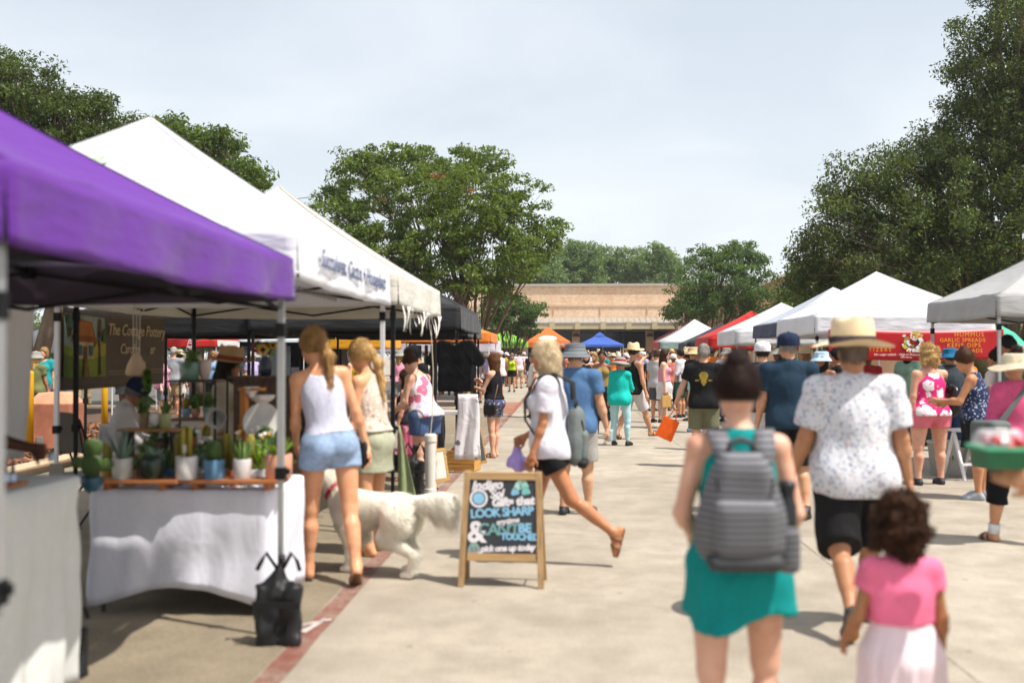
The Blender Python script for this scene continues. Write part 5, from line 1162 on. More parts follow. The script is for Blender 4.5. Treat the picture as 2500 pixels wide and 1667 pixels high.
def clothed_table(label, cloth_label, x0, x1, y0, y1, zt, hems, mat, seed=1, amp=.012, legs=True, taper=0.):
    t = thing('folding_table', label, 'table', ((x0+x1)/2, (y0+y1)/2, 0)); cx, cy = (x0+x1)/2, (y0+y1)/2
    B().box((0, 0, zt-.025), (x1-x0-.02, y1-y0-.02, .04)).obj('table_top', M('table_plastic', '#c9c9c6', .6), t, bevel=.008)
    for sx in (-1, 1):
        for sy in (-1, 1):
            B().tube([(sx*((x1-x0)/2-.1), sy*((y1-y0)/2-.08), zt-.045), (sx*((x1-x0)/2-.06), sy*((y1-y0)/2-.06), 0.0)], .013, 8).obj('leg', M('dark_steel', '#3a3a3c'), t)
        B().tube([(sx*((x1-x0)/2-.08), -((y1-y0)/2-.07), .3), (sx*((x1-x0)/2-.08), (y1-y0)/2-.07, .3)], .01, 8).obj('stretcher', M('dark_steel', '#3a3a3c'), t)
    c = thing('tablecloth', cloth_label, 'tablecloth', (0, 0, 0))
    link('draped_cloth', solid(drape(x0, x1, y0, y1, zt+.004, hems, amp, seed), .003), wrinkle(mat, .35, 4.) if mat.name not in _wr else mat, c); _wr.add(mat.name)
    return t
_wr = set()
arch = lambda lo, hi: (lambda u: lo+(hi-lo)*math.sin(math.pi*u)**1.3)
wcl = M('white_tablecloth', '#dcdce6', .85, .04, 30, .3)
clothed_table('folding table of potted cacti facing the camera in the white canopy', 'white cloth with arched hem on the cactus table', -2.93, -1.80, 6.02, 6.80, .77,
              {'S': lambda u: .06+.12*math.sin(math.pi*min(1, u*1.0))**1.4, 'E': arch(.05, .09), 'N': arch(.1, .2), 'W': arch(.1, .25)}, wcl, 3, .014)
gcl = M('grey_white_cloth', '#c9c9c4', .85, .05, 20, .3)
clothed_table('tall folding table under the purple canopy at bottom left', 'pale grey cloth hanging off the tall table at bottom left', -3.9, -2.36, 4.08, 4.76, 1.01,
              {'S': arch(.0, .03), 'E': lambda u: .0, 'N': arch(.1, .2)}, gcl, 5, .03, taper=.0)
# sand weights tied to the legs
def weight_bag(label, px, D, hh=.46, w=.12, sx=1., rz=0):
    p = gx(px, D); root = thing('weight_bag', label, 'weight bag', (p[0], p[1], 0), rz, 'black sand weights on canopy legs')
    def fn(P):
        d = None
        for sg_ in (-1, 1):
            q = P-A3((sg_*w*.52, -.01, hh*.34)); z = P[:, 2]/hh; rr_ = w*(.50+.06*np.sin(z*9+sg_)-.12*np.clip(z-.45, 0, 1))
            a = np.maximum(np.sqrt(q[:, 0]**2+(q[:, 1]*1.15)**2)-rr_, np.abs(q[:, 2])-hh*.335)*.8; d = a if d is None else smin(d, a, .012)
        d = smin(d, rcone(P, (-w*.25, 0, hh*.62), (.005, .01, hh*.9), w*.42, w*.16), .05); d = smin(d, rcone(P, (w*.3, .01, hh*.62), (.01, .01, hh*.86), w*.36, w*.14), .05)
        d = smin(d, rcone(P, (0, .01, hh*.86), (.01, .01, hh), w*.14, w*.26), .02)
        return np.maximum(d+folds(P, .010, 34, 3, .3)+folds(P, .006, 75, 8, .3), -P[:, 2])
    link('bag', npmesh('bag', *sdf_mesh(fn, (-w*1.5, -w*1.2, 0), (w*1.5, w*1.2, hh*1.15), .008)), M('black_nylon', '#1a1a1c', .55, .2, 40, .3), root)
    B().box((0, -w*.55-.005, hh*.5), (w*2.1, .012, .035)).obj('strap', M('black_webbing', '#111112', .7), root)
    for sg_ in (-1, 1): B().tube([(sg_*.02, 0, hh*.9), (sg_*.07, -.02, hh*1.08), (sg_*.1, -.01, hh*.98), (sg_*.12, -.03, hh*.88)], .012, 6).obj('tie', M('black_webbing', '#111112'), root, smooth=True)
weight_bag('pair of black sand bags tied to the purple canopy leg', 685, 5.53, .47, .125)
weight_bag('black sand bag by the grey clothed table at bottom left', 168, 4.98, .34, .1)
weight_bag('black sand bag on the cream canopy leg beside the white pipe', 1012, 11.35, .56, .11)
# white pipe weight
p = gx(1051, 11.5); t = thing('pipe_weight', 'white plastic pipe weight standing at the cream canopy leg', 'weight', (p[0], p[1], 0))
pvc = M('white_pvc', '#d4cfc6', .35, .08, 9, .05)
B().lathe([(.058, .0), (.062, .01), (.062, .66), (.0, .66)], 20).obj('pipe', pvc, t, smooth=False)
B().lathe([(.069, .0), (.072, .005), (.072, .06), (.063, .065)], 20).obj('end_cap', pvc, t)
B().lathe([(.063, .6), (.072, .605), (.072, .67), (.06, .69), (.0, .69)], 20).obj('end_cap', pvc, t)
B().tube([(0, 0, .68), (.02, 0, .9), (.03, .01, 1.4), (0, .02, 1.95)], .007, 6).obj('rope', M('rope', '#b9b0a0', .9), t)
# ---- brown banner of the pottery stall
bn = thing('pottery_banner', 'brown banner with cottage painting and cream script hung at the back of the stall', 'banner', (-4.60, 8.78, 0))
LB, z0b, z1b = 2.92, 1.27, 2.05; UB = .839            # artwork laid out on 2.92 m, shrunk to the real cloth
def banner_cloth(L_, z0, z1, n=40, m=12, amp=.012):
    vs = []; fs = []
    for i in range(m+1):
        for j in range(n+1):
            u, v = j/n, i/m; vs.append((.0+amp*math.sin(5*u+2*v)+amp*.5*math.sin(13*u+v), u*L_, z0+(z1-z0)*v-.03*math.sin(math.pi*u)*v))
    for i in range(m):
        for j in range(n): q = i*(n+1)+j; fs.append((q, q+1, q+n+2, q+n+1))
    return solid(B().add(vs, fs).mesh('banner_cloth', True), .003)
link('banner_cloth', banner_cloth(LB*UB, z0b, z1b), M('brown_vinyl', '#554738', .6, .12, 6, .1), bn)
def ban(u, v, off=.022):
    """banner coordinates u along 0..LB, v up from the foot"""
    uu = u/LB; return Vector((off+.012*math.sin(5*uu+2*v/.8)+.006*math.sin(13*uu), u*UB, z0b+v-.03*math.sin(math.pi*uu)*v/.8))
def bpoly(name, pts, col, off=.026, parent=bn, vary=.25):
    vs = [ban(u, v, off) for u, v in pts]; o = B().add(vs, [tuple(range(len(vs)))]).obj(name, M('paint_'+col, col, .75, vary, 14, 0), parent); return o
art = bpoly('painting', [(.1, .12), (1.12, .12), (1.12, .72), (.1, .72)], '#8f9c8e', .023)
for i, (pts, c) in enumerate((([(.1, .12), (1.12, .12), (1.12, .38), (.8, .42), (.5, .36), (.1, .42)], '#7d8a2c'), ([(.1, .12), (.5, .12), (.42, .3), (.1, .34)], '#5c6f28'), ([(.75, .3), (1.12, .34), (1.12, .5), (.85, .46)], '#a8993a'),
     ([(.34, .3), (.78, .3), (.78, .46), (.34, .46)], '#b7a676'), ([(.24, .45), (.88, .45), (.76, .66), (.44, .68)], '#8a4f1c'), ([(.32, .52), (.8, .52), (.74, .65), (.46, .66)], '#a8682a'),
     ([(.52, .26), (.61, .26), (.61, .42), (.52, .42)], '#6b4a2a'), ([(.38, .33), (.48, .33), (.48, .43), (.38, .43)], '#4a5a5e'), ([(.65, .33), (.75, .33), (.75, .43), (.65, .43)], '#4a5a5e'),
     ([(.9, .14), (.97, .14), (.95, .5), (1.0, .7), (.94, .71), (.91, .5)], '#4c3a26'), ([(.14, .5), (.2, .5), (.3, .7), (.25, .71)], '#5b4a33'), ([(.12, .6), (.3, .58), (.34, .71), (.12, .71)], '#587a6a'),
     ([(.94, .52), (1.1, .6), (1.08, .62), (.93, .55)], '#5b4a33'), ([(.5, .12), (.66, .12), (.6, .26), (.53, .26)], '#7a5c3a'), ([(1.0, .46), (1.1, .46), (1.1, .6), (1.03, .58)], '#43632c'))):
    bpoly('painted_shape', pts, c, .027+.0012*i, art)
cream = M('cream_ink', '#c9b48a', .7, .05, 10, 0)
def btext(txt, size, u, v, shear=.25, **kw):
    lettering(txt, size, cream, bn, Matrix.Translation(ban(u, v, .034)) @ Matrix.Rotation(R(90), 4, 'Z') @ Matrix.Rotation(R(90), 4, 'X'), shear=shear, thick=.001, **kw)
btext('The Cottage Pottery', .168, 2.02, .60); btext('Carolyn      er', .15, 2.02, .40); btext('Austin Texas', .075, 2.0, .25)
for r_ in range(3):
    for i in range(44):
        u = 1.18+i*.038; v = .14+r_*.03; bpoly('border_diamond', [(u, v), (u+.012, v+.01), (u+.024, v), (u+.012, v-.01)], '#a08a72', .03, bn, .05) if i % 1 == 0 and r_ < 2 else None
# rope ties at banner corners
for u, v in ((0.02, .78), (LB-.02, .78), (.02, .02), (LB-.02, .02)):
    a = ban(u, v); B().tube([a, a+Vector((.02, -.06 if u < 1 else .06, .05)), a+Vector((.03, -.1 if u < 1 else .1, .12))], .004, 5).obj('tie_cord', M('rope', '#b9b0a0'), bn)
# hanging planter in front of the banner
hp = thing('hanging_planter', 'cream clay planter with trailing fern hanging on cords before the banner', 'planter', (*gx(333, 8.1), 0))
s81 = FPX/8.1; zp = CAMH-(884-HORY)/s81
B().lathe([(.0, zp+.07), (.018, zp+.075), (.03, zp+.06), (.07, zp-.02), (.085, zp-.09), (.07, zp-.11), (0, zp-.112)], 24).obj('pot', M('cream_clay', '#b39a7a', .7, .1, 12), hp, smooth=True)
for a in (-.02, .02, 0): B().tube([(a, a*.5, zp+.07), (a*1.4, 0, zp+.4), (0, 0, 2.28)], .004, 5).obj('cord', M('rope', '#b9b0a0'), hp)
rsf = np.random.RandomState(2)
Cf = np.stack([.08+.035*rsf.rand(14), -.02+.04*rsf.rand(14), zp-.04-.2*rsf.rand(14)], 1)
link('fern', leaves(Cf, 16, .035, .022, 3, 1.), leafm('fern_leaf', '#2c4a18', '#4a7024', '#86a843'), hp)
# ---- potted plants
ceramic = lambda c: M('glaze_'+c, c, .32, .22, 9, .08, spec=.55)
gleaf = leafm('succulent_leaf', '#2f4a22', '#54743a', '#93a85c', .15); gleaf2 = leafm('lime_leaf', '#5a7a20', '#86a834', '#c0d060', .3); gleaf3 = leafm('blue_green_leaf', '#4c6458', '#7a9484', '#a9bcae', .12); gold = leafm('gold_leaf', '#6b5c18', '#94842c', '#c9bf62', .2)
def blades(n, ln, wd, spread, seed, curve=.3, tri=False):
    """upright sword leaves from one point"""
    rs = random.Random(seed); b = B()
    for i in range(n):
        a = rs.uniform(0, 6.28); t0 = spread*rs.uniform(.15, 1); L_ = ln*rs.uniform(.65, 1.1); w = wd*rs.uniform(.7, 1.2); base = Vector((math.cos(a)*.02, math.sin(a)*.02, 0)); vs = []; sd = Vector((-math.sin(a), math.cos(a), 0))
        for j in range(5):
            t = j/4; th = t0*(1+curve*t); p = base+Vector((math.cos(a)*math.sin(th)*L_*t, math.sin(a)*math.sin(th)*L_*t, math.cos(th)*L_*t)); ww = w*(1-t)**.6*(.6+.4*math.sin(t*3)) if j < 4 else .0006
            vs += [p-sd*ww, p+sd*ww, p+Vector((math.cos(a), math.sin(a), .2))*ww*.6]
        fs = [(3*j+x, 3*j+(x+1) % 3, 3*j+3+(x+1) % 3, 3*j+3+x) for j in range(4) for x in range(3)]; b.add(vs, fs)
    return b
def paddle(b, c, r_, tall, ang):
    m = Matrix.Translation(c) @ Matrix.Rotation(ang, 4, 'Y'); vs = []; n = 12
    prof = [(.3, 0), (.75, .25), (1, .55), (.85, .85), (.4, .98), (.02, 1)]
    for (q, z) in prof: vs += [m @ Vector((q*r_*math.cos(a), q*r_*.28*math.sin(a), z*tall)) for a in [2*math.pi*i/n for i in range(n)]]
    b.add(vs, [(i*n+k_, i*n+(k_+1) % n, (i+1)*n+(k_+1) % n, (i+1)*n+k_) for i in range(5) for k_ in range(n)])
def potted(label, px, D, zb, w, hgt, col, plant, pkind='cyl', ph=.2, seed=1, tag=False, group='potted plants for sale'):
    p = gx(px, D); root = thing('potted_plant', label, 'plant', (p[0], p[1], zb), seed*.7, group); r_ = w/2
    prof = dict(cyl=[(.92, 0), (.97, .03), (1, .5), (1, .97), (.97, 1), (.9, 1), (.88, .9)], bowl=[(.45, 0), (.5, .03), (.92, .45), (1, .8), (.96, 1), (.88, .98), (.85, .85)], rib=[(.6, 0), (.7, .05), (.98, .5), (1, .75), (.9, 1), (.82, .98), (.8, .88)], taper=[(.7, 0), (.72, .03), (.98, .95), (1, 1), (.9, 1), (.86, .88)])[pkind]
    B().lathe([(q*r_, z*hgt) for q, z in prof], 28, fn=(lambda a, i, r, z: (r*(1+.045*math.cos(14*a)), z)) if pkind == 'rib' else None).obj('pot', ceramic(col), root, smooth=True)
    B().lathe([(.86*r_, hgt*.9), (.4*r_, hgt*.92), (.001, hgt*.925)], 20).obj('soil', M('potting_soil', '#3a2a1e', .95, .3, 60), root)
    z = hgt*.9
    def pl(b, mat): o = b.obj('plant', mat, root, smooth=True); o.location.z = z
    if plant == 'paddle':
        b = B(); paddle(b, (0, 0, 0), ph*.28, ph*.6, 0); paddle(b, (.0, .0, ph*.5), ph*.24, ph*.5, .15); paddle(b, (-ph*.2, 0, ph*.3), ph*.15, ph*.3, -.9); paddle(b, (ph*.18, 0, ph*.2), ph*.16, ph*.38, .9); pl(b, M('cactus_green', '#3f5724', .6, .2, 30))
    elif plant == 'aloe': pl(blades(16, ph, .011, .5, seed), gleaf3)
    elif plant == 'blades': pl(blades(20, ph, .013, .55, seed), gleaf)
    elif plant == 'lime': pl(blades(22, ph, .02, .8, seed, .8), gleaf2)
    elif plant == 'gold':
        b = B(); rs = random.Random(seed)
        for i in range(7): a = i*.9; q = Vector((math.cos(a), math.sin(a), 0))*r_*.5*rs.random(); b.tube([q, q*1.1+Vector((0, 0, ph*rs.uniform(.6, 1)*.9)), q*1.1+Vector((0, 0, ph*rs.uniform(.9, 1)))], [.014, .015, .004], 9)
        pl(b, gold)
    elif plant == 'rosette': pl(blades(34, ph*.7, .016, 1.25, seed, .15), gleaf3)
    elif plant == 'leafy':
        rs = np.random.RandomState(seed); Cc = np.stack([rs.normal(0, r_*.5, 16), rs.normal(0, r_*.5, 16), ph*rs.rand(16)], 1); o = link('plant', leaves(Cc, 12, .03, .022, seed, 1.), gleaf, root); o.location.z = z
    elif plant == 'globe':
        b = B(); b.lathe([(.001, 0), (r_*.6, .01), (r_*.72, ph*.3), (r_*.6, ph*.55), (.001, ph*.65)], 26, fn=lambda a, i, r, zz: (r*(1+.07*math.cos(13*a)), zz)); pl(b, M('cactus_green', '#3f5724'))
    if tag: B().box((r_*.3, -r_*.5, hgt+.05), (.03, .003, .045)).tube([(r_*.3, -r_*.5, hgt*.9), (r_*.3, -r_*.5, hgt+.04)], .002, 5).obj('price_tag', M('tag_white', '#e6e2d6', .7, .03, 8, 0), root)
    return root
# plank risers on the table
rz_ = []
pk = wood('plank', '#a8683a', 0)
for i, (a, b_, lab) in enumerate(((228, 446, 'left oiled wooden plank riser along the front of the cactus table'), (442, 700, 'right oiled wooden plank riser along the front of the cactus table'))):
    pa, pb = gx(a, 6.13), gx(b_, 6.13); t = thing('plank_riser', lab, 'shelf', ((pa[0]+pb[0])/2, pa[1]+.03, .775), 0, 'plank risers'); L_ = pb[0]-pa[0]-.006
    B().box((0, 0, .052), (L_, .17, .024)).obj('board', pk, t, bevel=.004)
    for sx in (-1, 1): B().box((sx*(L_/2-.1), 0, .02), (.03, .15, .039)).obj('foot', pk, t, bevel=.003)
ZR = .775+.064
for a in ((225, 6.02, .777, .13, .088, '#2c5a6e', 'paddle', 'bowl', .24, 'teal bowl pot with a paddle cactus at the left end of the table'), (300, 6.12, ZR, .118, .128, '#d2cdc4', 'aloe', 'cyl', .22, 'white cylinder pot with a tall grey aloe'), (376, 6.12, ZR, .148, .145, '#26362c', 'rosette', 'rib', .12, 'dark green ribbed pot with a pale rosette'), (457, 6.12, ZR, .135, .14, '#d8d3d0', 'gold', 'cyl', .2, 'white cylinder pot with golden column cactus'), (523, 6.13, ZR, .128, .118, '#5f8fb4', 'globe', 'cyl', .2, 'sky blue pot with a round cactus'), (592, 6.13, ZR, .112, .122, '#cfc7c4', 'blades', 'cyl', .2, 'white streaked pot with green sword leaves'), (681, 6.15, ZR, .165, .15, '#d99a7c', 'lime', 'cyl', .15, 'large peach clay pot with lime green leaves at the right end')):
    potted(a[9], a[0], a[1], a[2], a[3], a[4], a[5], a[6], a[7], a[8], seed=a[0], tag=a[0] in (457, 523))
small = [(262, 6.42, '#c9a23a', 'gold', 'slim mustard pot behind the white aloe pot'), (338, 6.45, '#8a6a4a', 'lime', 'small tan pot of lime leaves behind the dark ribbed pot'), (415, 6.4, '#3b6a92', 'blades', 'cobalt blue pot behind the golden cactus'), (488, 6.45, '#d8d2c8', 'leafy', 'small white pot of leafy herbs behind the blue pot'), (556, 6.4, '#e2d8c9', 'gold', 'little cream pot of yellow sprouts right of the blue pot'), (548, 6.66, '#6a8c86', 'leafy', 'grey green pot in the back row of the table'), (615, 6.45, '#e6e2de', 'leafy', 'white pot of pale leaves behind the streaked pot'), (640, 6.35, '#dfe0e2', 'lime', 'white footed pot of lime sprouts left of the peach pot'), (470, 6.68, '#c46a3e', 'blades', 'orange clay pot of sword leaves in the back row'), (585, 6.7, '#34566e', 'blades', 'dark blue pot in the back row near the white plate'), (650, 6.7, '#c9b7a2', 'leafy', 'sand coloured pot with white blooms in the back row'), (395, 6.68, '#e0dcd6', 'globe', 'white mug with a round cactus in the back row')]
small += [(318, 6.3, '#b98a6a', 'paddle', 'tan pot of paddle cactus between the white and dark pots'), (436, 6.3, '#47708f', 'gold', 'slate blue pot of golden stems left of the white cylinder'), (505, 6.32, '#d9d4ca', 'aloe', 'slim white pot of grey aloe behind the sky blue pot'), (570, 6.3, '#b5593a', 'gold', 'rust coloured pot of yellow stems left of the streaked pot'), (632, 6.6, '#cfd6d8', 'aloe', 'pale grey pot of aloe near the right end, back row'), (664, 6.42, '#e2c9b6', 'lime', 'cream pot of lime leaves behind the peach pot'), (530, 6.55, '#7c8f4e', 'paddle', 'olive pot of paddle cactus in the middle back row'), (610, 6.3, '#f0ece6', 'gold', 'tiny white pot of yellow flowers right of the streaked pot'), (360, 6.36, '#56493f', 'leafy', 'dark brown pot of leaves left of the riser'), (428, 6.56, '#cbb89c', 'lime', 'sandy pot of bright leaves beside the riser')]
for i, (px, D, c, pl_, lab) in enumerate(small): potted(lab, px, D, .776, .085, .1, c, pl_, ('cyl', 'taper', 'bowl')[i % 3], .17+.07*(i % 3 == 1), seed=50+i, tag=i % 2 == 0)
# white blooms among the plants
bl = thing('flower_tuft', 'cluster of small white and yellow blooms rising over the plants', 'flowers', (*gx(600, 6.55), .776))
rsb = random.Random(9)
for i in range(26):
    a = Vector((rsb.uniform(-.38, .2), rsb.uniform(-.08, .15), 0)); z = rsb.uniform(.24, .36); B().tube([a, a+Vector((0, 0, z))], .003, 4).obj('stem', gleaf, bl)
    B().lathe([(.001, -.012), (.012, -.006), (.016, .004), (.006, .01), (.001, .008)], 8, a+Vector((0, 0, z))).obj('bloom', M('bloom_white', '#dedbd0', .7) if i % 3 else M('bloom_yellow', '#d8a032', .7), bl, smooth=True)
# metal rack, planter and vases inside the stall
bk = M('black_iron', '#141416', .5)
def rack(label, px, D, w, d, zb, hgt, shelves, rz=0):
    p = gx(px, D); t = thing('plant_rack', label, 'rack', (p[0], p[1], zb), rz)
    for sx in (-1, 1):
        for sy in (-1, 1): B().box((sx*w/2, sy*d/2, hgt/2), (.014, .014, hgt)).obj('post', bk, t)
    for z in shelves:
        B().box((0, 0, z), (w-.016, d-.016, .016)).obj('shelf', wood('dark_plank', '#6b4a30', 0), t)
    for z in (shelves[-1]+.0, ): B().box((0, -d/2, hgt-.008), (w+.014, .012, .012)).box((0, d/2, hgt-.008), (w+.014, .012, .012)).obj('rail', bk, t)
    return t
sR = FPX/7.3
rack('open black iron plant rack in the pottery stall', 482, 7.3, .36, .26, .0, 1.42, (.45, .9, 1.13, 1.408))
for i, (px, z, c, w, hh, pk_, lab) in enumerate(((463, 1.416, '#5f8270', .135, .13, 'cyl', 'sage green planter on top of the iron rack'), (500, 1.416, '#cdb9ad', .1, .15, 'bowl', 'pale ruffled vase on top of the iron rack'), (455, 1.139, '#7fa0b4', .07, .07, 'bowl', 'powder blue cup on the upper rack shelf'), (478, 1.139, '#c58d78', .07, .075, 'bowl', 'pink cup on the upper rack shelf'), (507, 1.139, '#8fb0bd', .075, .08, 'taper', 'light blue cup at the right of the upper rack shelf'), (468, .909, '#c4683c', .07, .09, 'cyl', 'orange pot on the lower rack shelf'), (505, .909, '#d6d3c8', .08, .1, 'taper', 'white pot on the lower rack shelf'), (440, .909, '#2f5c70', .08, .07, 'bowl', 'deep blue bowl on the lower rack shelf'))):
    potted(lab, px, 7.3 if i != 1 else 7.35, z, w, hh, c, ('leafy', 'blades', 'gold', 'leafy')[i % 4] if i not in (1, ) else 'none', pk_, .09, seed=80+i)
# low black riser with tan striped bowl at the left, and second small rack
rk = thing('riser_stand', 'low black riser with wooden shelf at the left of the cactus table', 'stand', (*gx(372, 6.62), .776))
for sx in (-.16, .16): B().box((sx, 0, .16), (.018, .16, .32)).obj('upright', bk, rk)
B().box((0, 0, .328), (.40, .18, .016)).obj('shelf', wood('tan_plank', '#a0703f', 0), rk); B().box((0, 0, .15), (.30, .16, .016)).obj('shelf', wood('tan_plank', '#a0703f', 0), rk)
potted('striped brown and slate bowl on the riser shelf', 386, 6.62, .776+.158, .15, .1, '#6e5a44', 'leafy', 'bowl', .12, seed=91)
for i, (px, c, lab) in enumerate(((352, '#8a6f50', 'brown pot of pale leaves on top of the riser'), (378, '#dcd8d2', 'white scalloped pot on top of the riser'), (404, '#9a9a62', 'olive cylinder pot on top of the riser'))): potted(lab, px, 6.62, .776+.336, .075, .1, c, ('leafy', 'none', 'blades')[i], ('taper', 'bowl', 'cyl')[i], .1, seed=93+i)
# wooden plate stand with bowls
ws_ = thing('plate_stand', 'honey coloured wooden display stand for bowls and plates', 'stand', (*gx(597, 7.0), .0), R(-12)); hw = wood('honey_wood', '#b9742c', 2)
B().box((0, 0, .68), (.045, .05, 1.36)).box((.07, 0, 1.10), (.17, .12, .02)).box((.06, 0, 1.36), (.17, .10, .02)).box((.08, .0, .87), (.22, .22, .025)).obj('frame', hw, ws_, bevel=.004)
B().box((0, 0, .02), (.3, .3, .04)).obj('base', hw, ws_, bevel=.006)
def dish(label, px, py, D, r_, dep, col, tilt=(0, 0), cat='bowl', name='bowl'):
    p = at(px, py, D); t = thing(name, label, cat, p); t.rotation_euler = (R(tilt[0]), R(tilt[1]), 0)
    B().lathe([(r_*.35, 0), (r_*.4, .004), (r_*.8, dep*.5), (r_, dep), (r_*.97, dep), (r_*.75, dep*.5+.006), (r_*.3, .012), (.001, .012)], 32).obj('body', ceramic(col), t, smooth=True)
    B().lathe([(r_*.36, -.012), (r_*.38, 0), (r_*.3, .001)], 24).obj('foot_ring', ceramic(col), t)
dish('white bowl with red heart on the wooden stand', 614, 965, 6.98, .055, .06, '#d9d3cc'); dish('wide white serving bowl on the wooden stand', 640, 985, 7.1, .095, .06, '#d2cbc0')
dish('large white plate propped upright beside the wooden stand', 640, 1030, 6.75, .13, .02, '#d4cec8', (74, -14), 'plate', 'plate'); dish('white jug shaped bowl lying on its side', 535, 1023, 7.2, .075, .1, '#c4c0b8', (80, 40))
B().lathe([(.001, 0), (.012, .003), (.001, .006)], 12).obj('heart_mark', M('logo_red', '#b8202c'), [o for o in bpy.data.objects if o.get('label', '').startswith('white bowl with red heart')][0], loc=(.02, -.054, .035))
cr = thing('wooden_cabinet', 'dark rough wood cabinet behind the wooden stand', 'cabinet', (*gx(665, 8.1), 0)); dw = wood('dark_rough_wood', '#4a3423', 0)
for i in range(9): B().box((-.24+i*.06, -.15, .72), (.055, .02, 1.38)).obj('plank', dw, cr, bevel=.003)
B().box((0, .0, 1.42), (.62, .36, .02)).obj('top', dw, cr); B().box((0, .15, .7), (.54, .02, 1.38)).obj('back', dw, cr)
va = thing('flower_vase', 'dark blue vase of sunflowers and red blooms on the wooden cabinet', 'vase', (*gx(648, 8.1), 1.431))
B().lathe([(.035, 0), (.05, .02), (.058, .07), (.045, .12), (.03, .14), (.034, .15), (.026, .148)], 24).obj('vase', ceramic('#2a3440'), va, smooth=True)
rsb = random.Random(3)
for i in range(9):
    a = Vector((rsb.uniform(-.09, .1), rsb.uniform(-.05, .03), .2+rsb.uniform(-.03, .09))) if i else Vector((.0, -.06, .21)); B().tube([(0, 0, .13), a], .004, 5).obj('stem', gleaf, va)
    pb_ = B(); n = 14; rr2 = .05 if i == 0 else .036
    for j in range(n): g = 2*math.pi*j/n; pb_.add([a+Vector((math.cos(g)*rr2*.3, -.005, math.sin(g)*rr2*.3)), a+Vector((math.cos(g-.16)*rr2*.75, -.014, math.sin(g-.16)*rr2*.75)), a+Vector((math.cos(g)*rr2, -.008, math.sin(g)*rr2)), a+Vector((math.cos(g+.16)*rr2*.75, -.014, math.sin(g+.16)*rr2*.75))], [(0, 1, 2, 3)])
    pb_.obj('petals', M('sun_petal', '#e0a514', .7) if i in (0, 5) else M('red_petal', '#a02a22', .7, .3), va)
    B().lathe([(.001, -.008), (rr2*.38, -.004), (rr2*.3, .006), (.001, .01)], 12).obj('flower_centre', M('flower_eye', '#2e1a10', .9), va, loc=a+Vector((0, -.012, 0))).rotation_euler = (R(90), 0, 0)
Cf = np.array([[rsb.uniform(-.08, .08), rsb.uniform(-.04, .04), .17+rsb.uniform(0, .08)] for _ in range(10)]); link('greens', leaves(Cf, 10, .03, .022, 5, 1.), gleaf, va)
# second table with white cloth, chair
clothed_table('side table deep in the pottery stall', 'white cloth on the side table behind the cacti', -4.42, -3.25, 9.25, 9.9, .93, {'S': arch(.12, .2), 'E': arch(.1, .2), 'W': arch(.1, .2)}, M('ivory_cloth', '#bdb8b4', .85, .06, 20), 8)
ch = thing('folding_chair', 'black folding chair by the side table in the pottery stall', 'chair', (*gx(228, 9.6), 0), R(-35))
B().box((0, 0, .46), (.42, .4, .03)).obj('seat', bk, ch, bevel=.01)
B().add([(-.21, -.2, .68), (.21, -.2, .68), (.21, -.26, 1.03), (.1, -.275, 1.06), (-.1, -.275, 1.06), (-.21, -.26, 1.03), (-.21, -.22, .68), (.21, -.22, .68), (.21, -.28, 1.03), (.1, -.295, 1.06), (-.1, -.295, 1.06), (-.21, -.28, 1.03)], [(0, 1, 2, 3, 4, 5), (11, 10, 9, 8, 7, 6)]+[(i, (i+1) % 6, (i+1) % 6+6, i+6) for i in range(6)]).obj('backrest', bk, ch)
for sx in (-.2, .2):
    B().tube([(sx, .25, 0), (sx, -.05, .46), (sx, -.25, 1.0)], .012, 8).obj('leg', bk, ch); B().tube([(sx, -.25, 0), (sx, .12, .46)], .012, 8).obj('leg', bk, ch)
# white side curtain at far left and pieces at the left table
cu = thing('side_curtain', 'grey white side curtain hanging at the far left edge', 'curtain', (0, 0, 0))
vs = []; fs = []; n, m = 16, 10
for i in range(m+1):
    v = i/m
    for j in range(n+1):
        u = j/n; a = at(-160, 735, 6.2).lerp(at(85, 735, 6.6), u); b_ = at(-160, 1120, 6.2).lerp(at(48, 1120, 6.6), u); q = a.lerp(b_, v); vs.append(q+Vector((0, .03*math.sin(u*14)+.02*math.sin(u*5+v*3), 0)))
for i in range(m):
    for j in range(n): q = i*(n+1)+j; fs.append((q, q+1, q+n+2, q+n+1))
link('curtain_cloth', solid(B().add(vs, fs).mesh('curtain_cloth', True)), M('curtain_cloth', '#d8d5d2', .85, .05, 6, .3, trans=.15), cu)
tr_ = thing('wooden_tray', 'thin wooden tray holding dropper bottles on the tall table', 'tray', (*gx(8, 4.42), 1.018)); B().box((0, 0, .009), (.16, .14, .018)).obj('board', pk, tr_, bevel=.003)
for i, (px, D) in enumerate(((2, 4.36), (17, 4.36), (33, 4.38), (10, 4.46), (-14, 4.42))):
    t = thing('dropper_bottle', ('brown dropper bottle %s of the wooden tray at far left' % ('at the front left corner', 'second along the front', 'at the front right corner', 'in the back row', 'at the hidden left end')[i]), 'bottle', (*gx(px, D), 1.037), 0, 'dropper bottles')
    B().lathe([(.0125, 0), (.0135, .003), (.0135, .045), (.007, .055), (.007, .06)], 14).obj('bottle', M('amber_glass', '#1d130c', .15, .1, 9, 0), t, smooth=True)
    B().lathe([(.0085, .058), (.0085, .075), (.005, .08), (.006, .1), (.002, .108), (.001, .109)], 12).obj('dropper_cap', bk, t, smooth=True)
    B().lathe([(.0139, .008), (.0139, .042)], 14).obj('paper_label', M('label_blue', '#b9c8de', .6, .2, 40, 0), t)
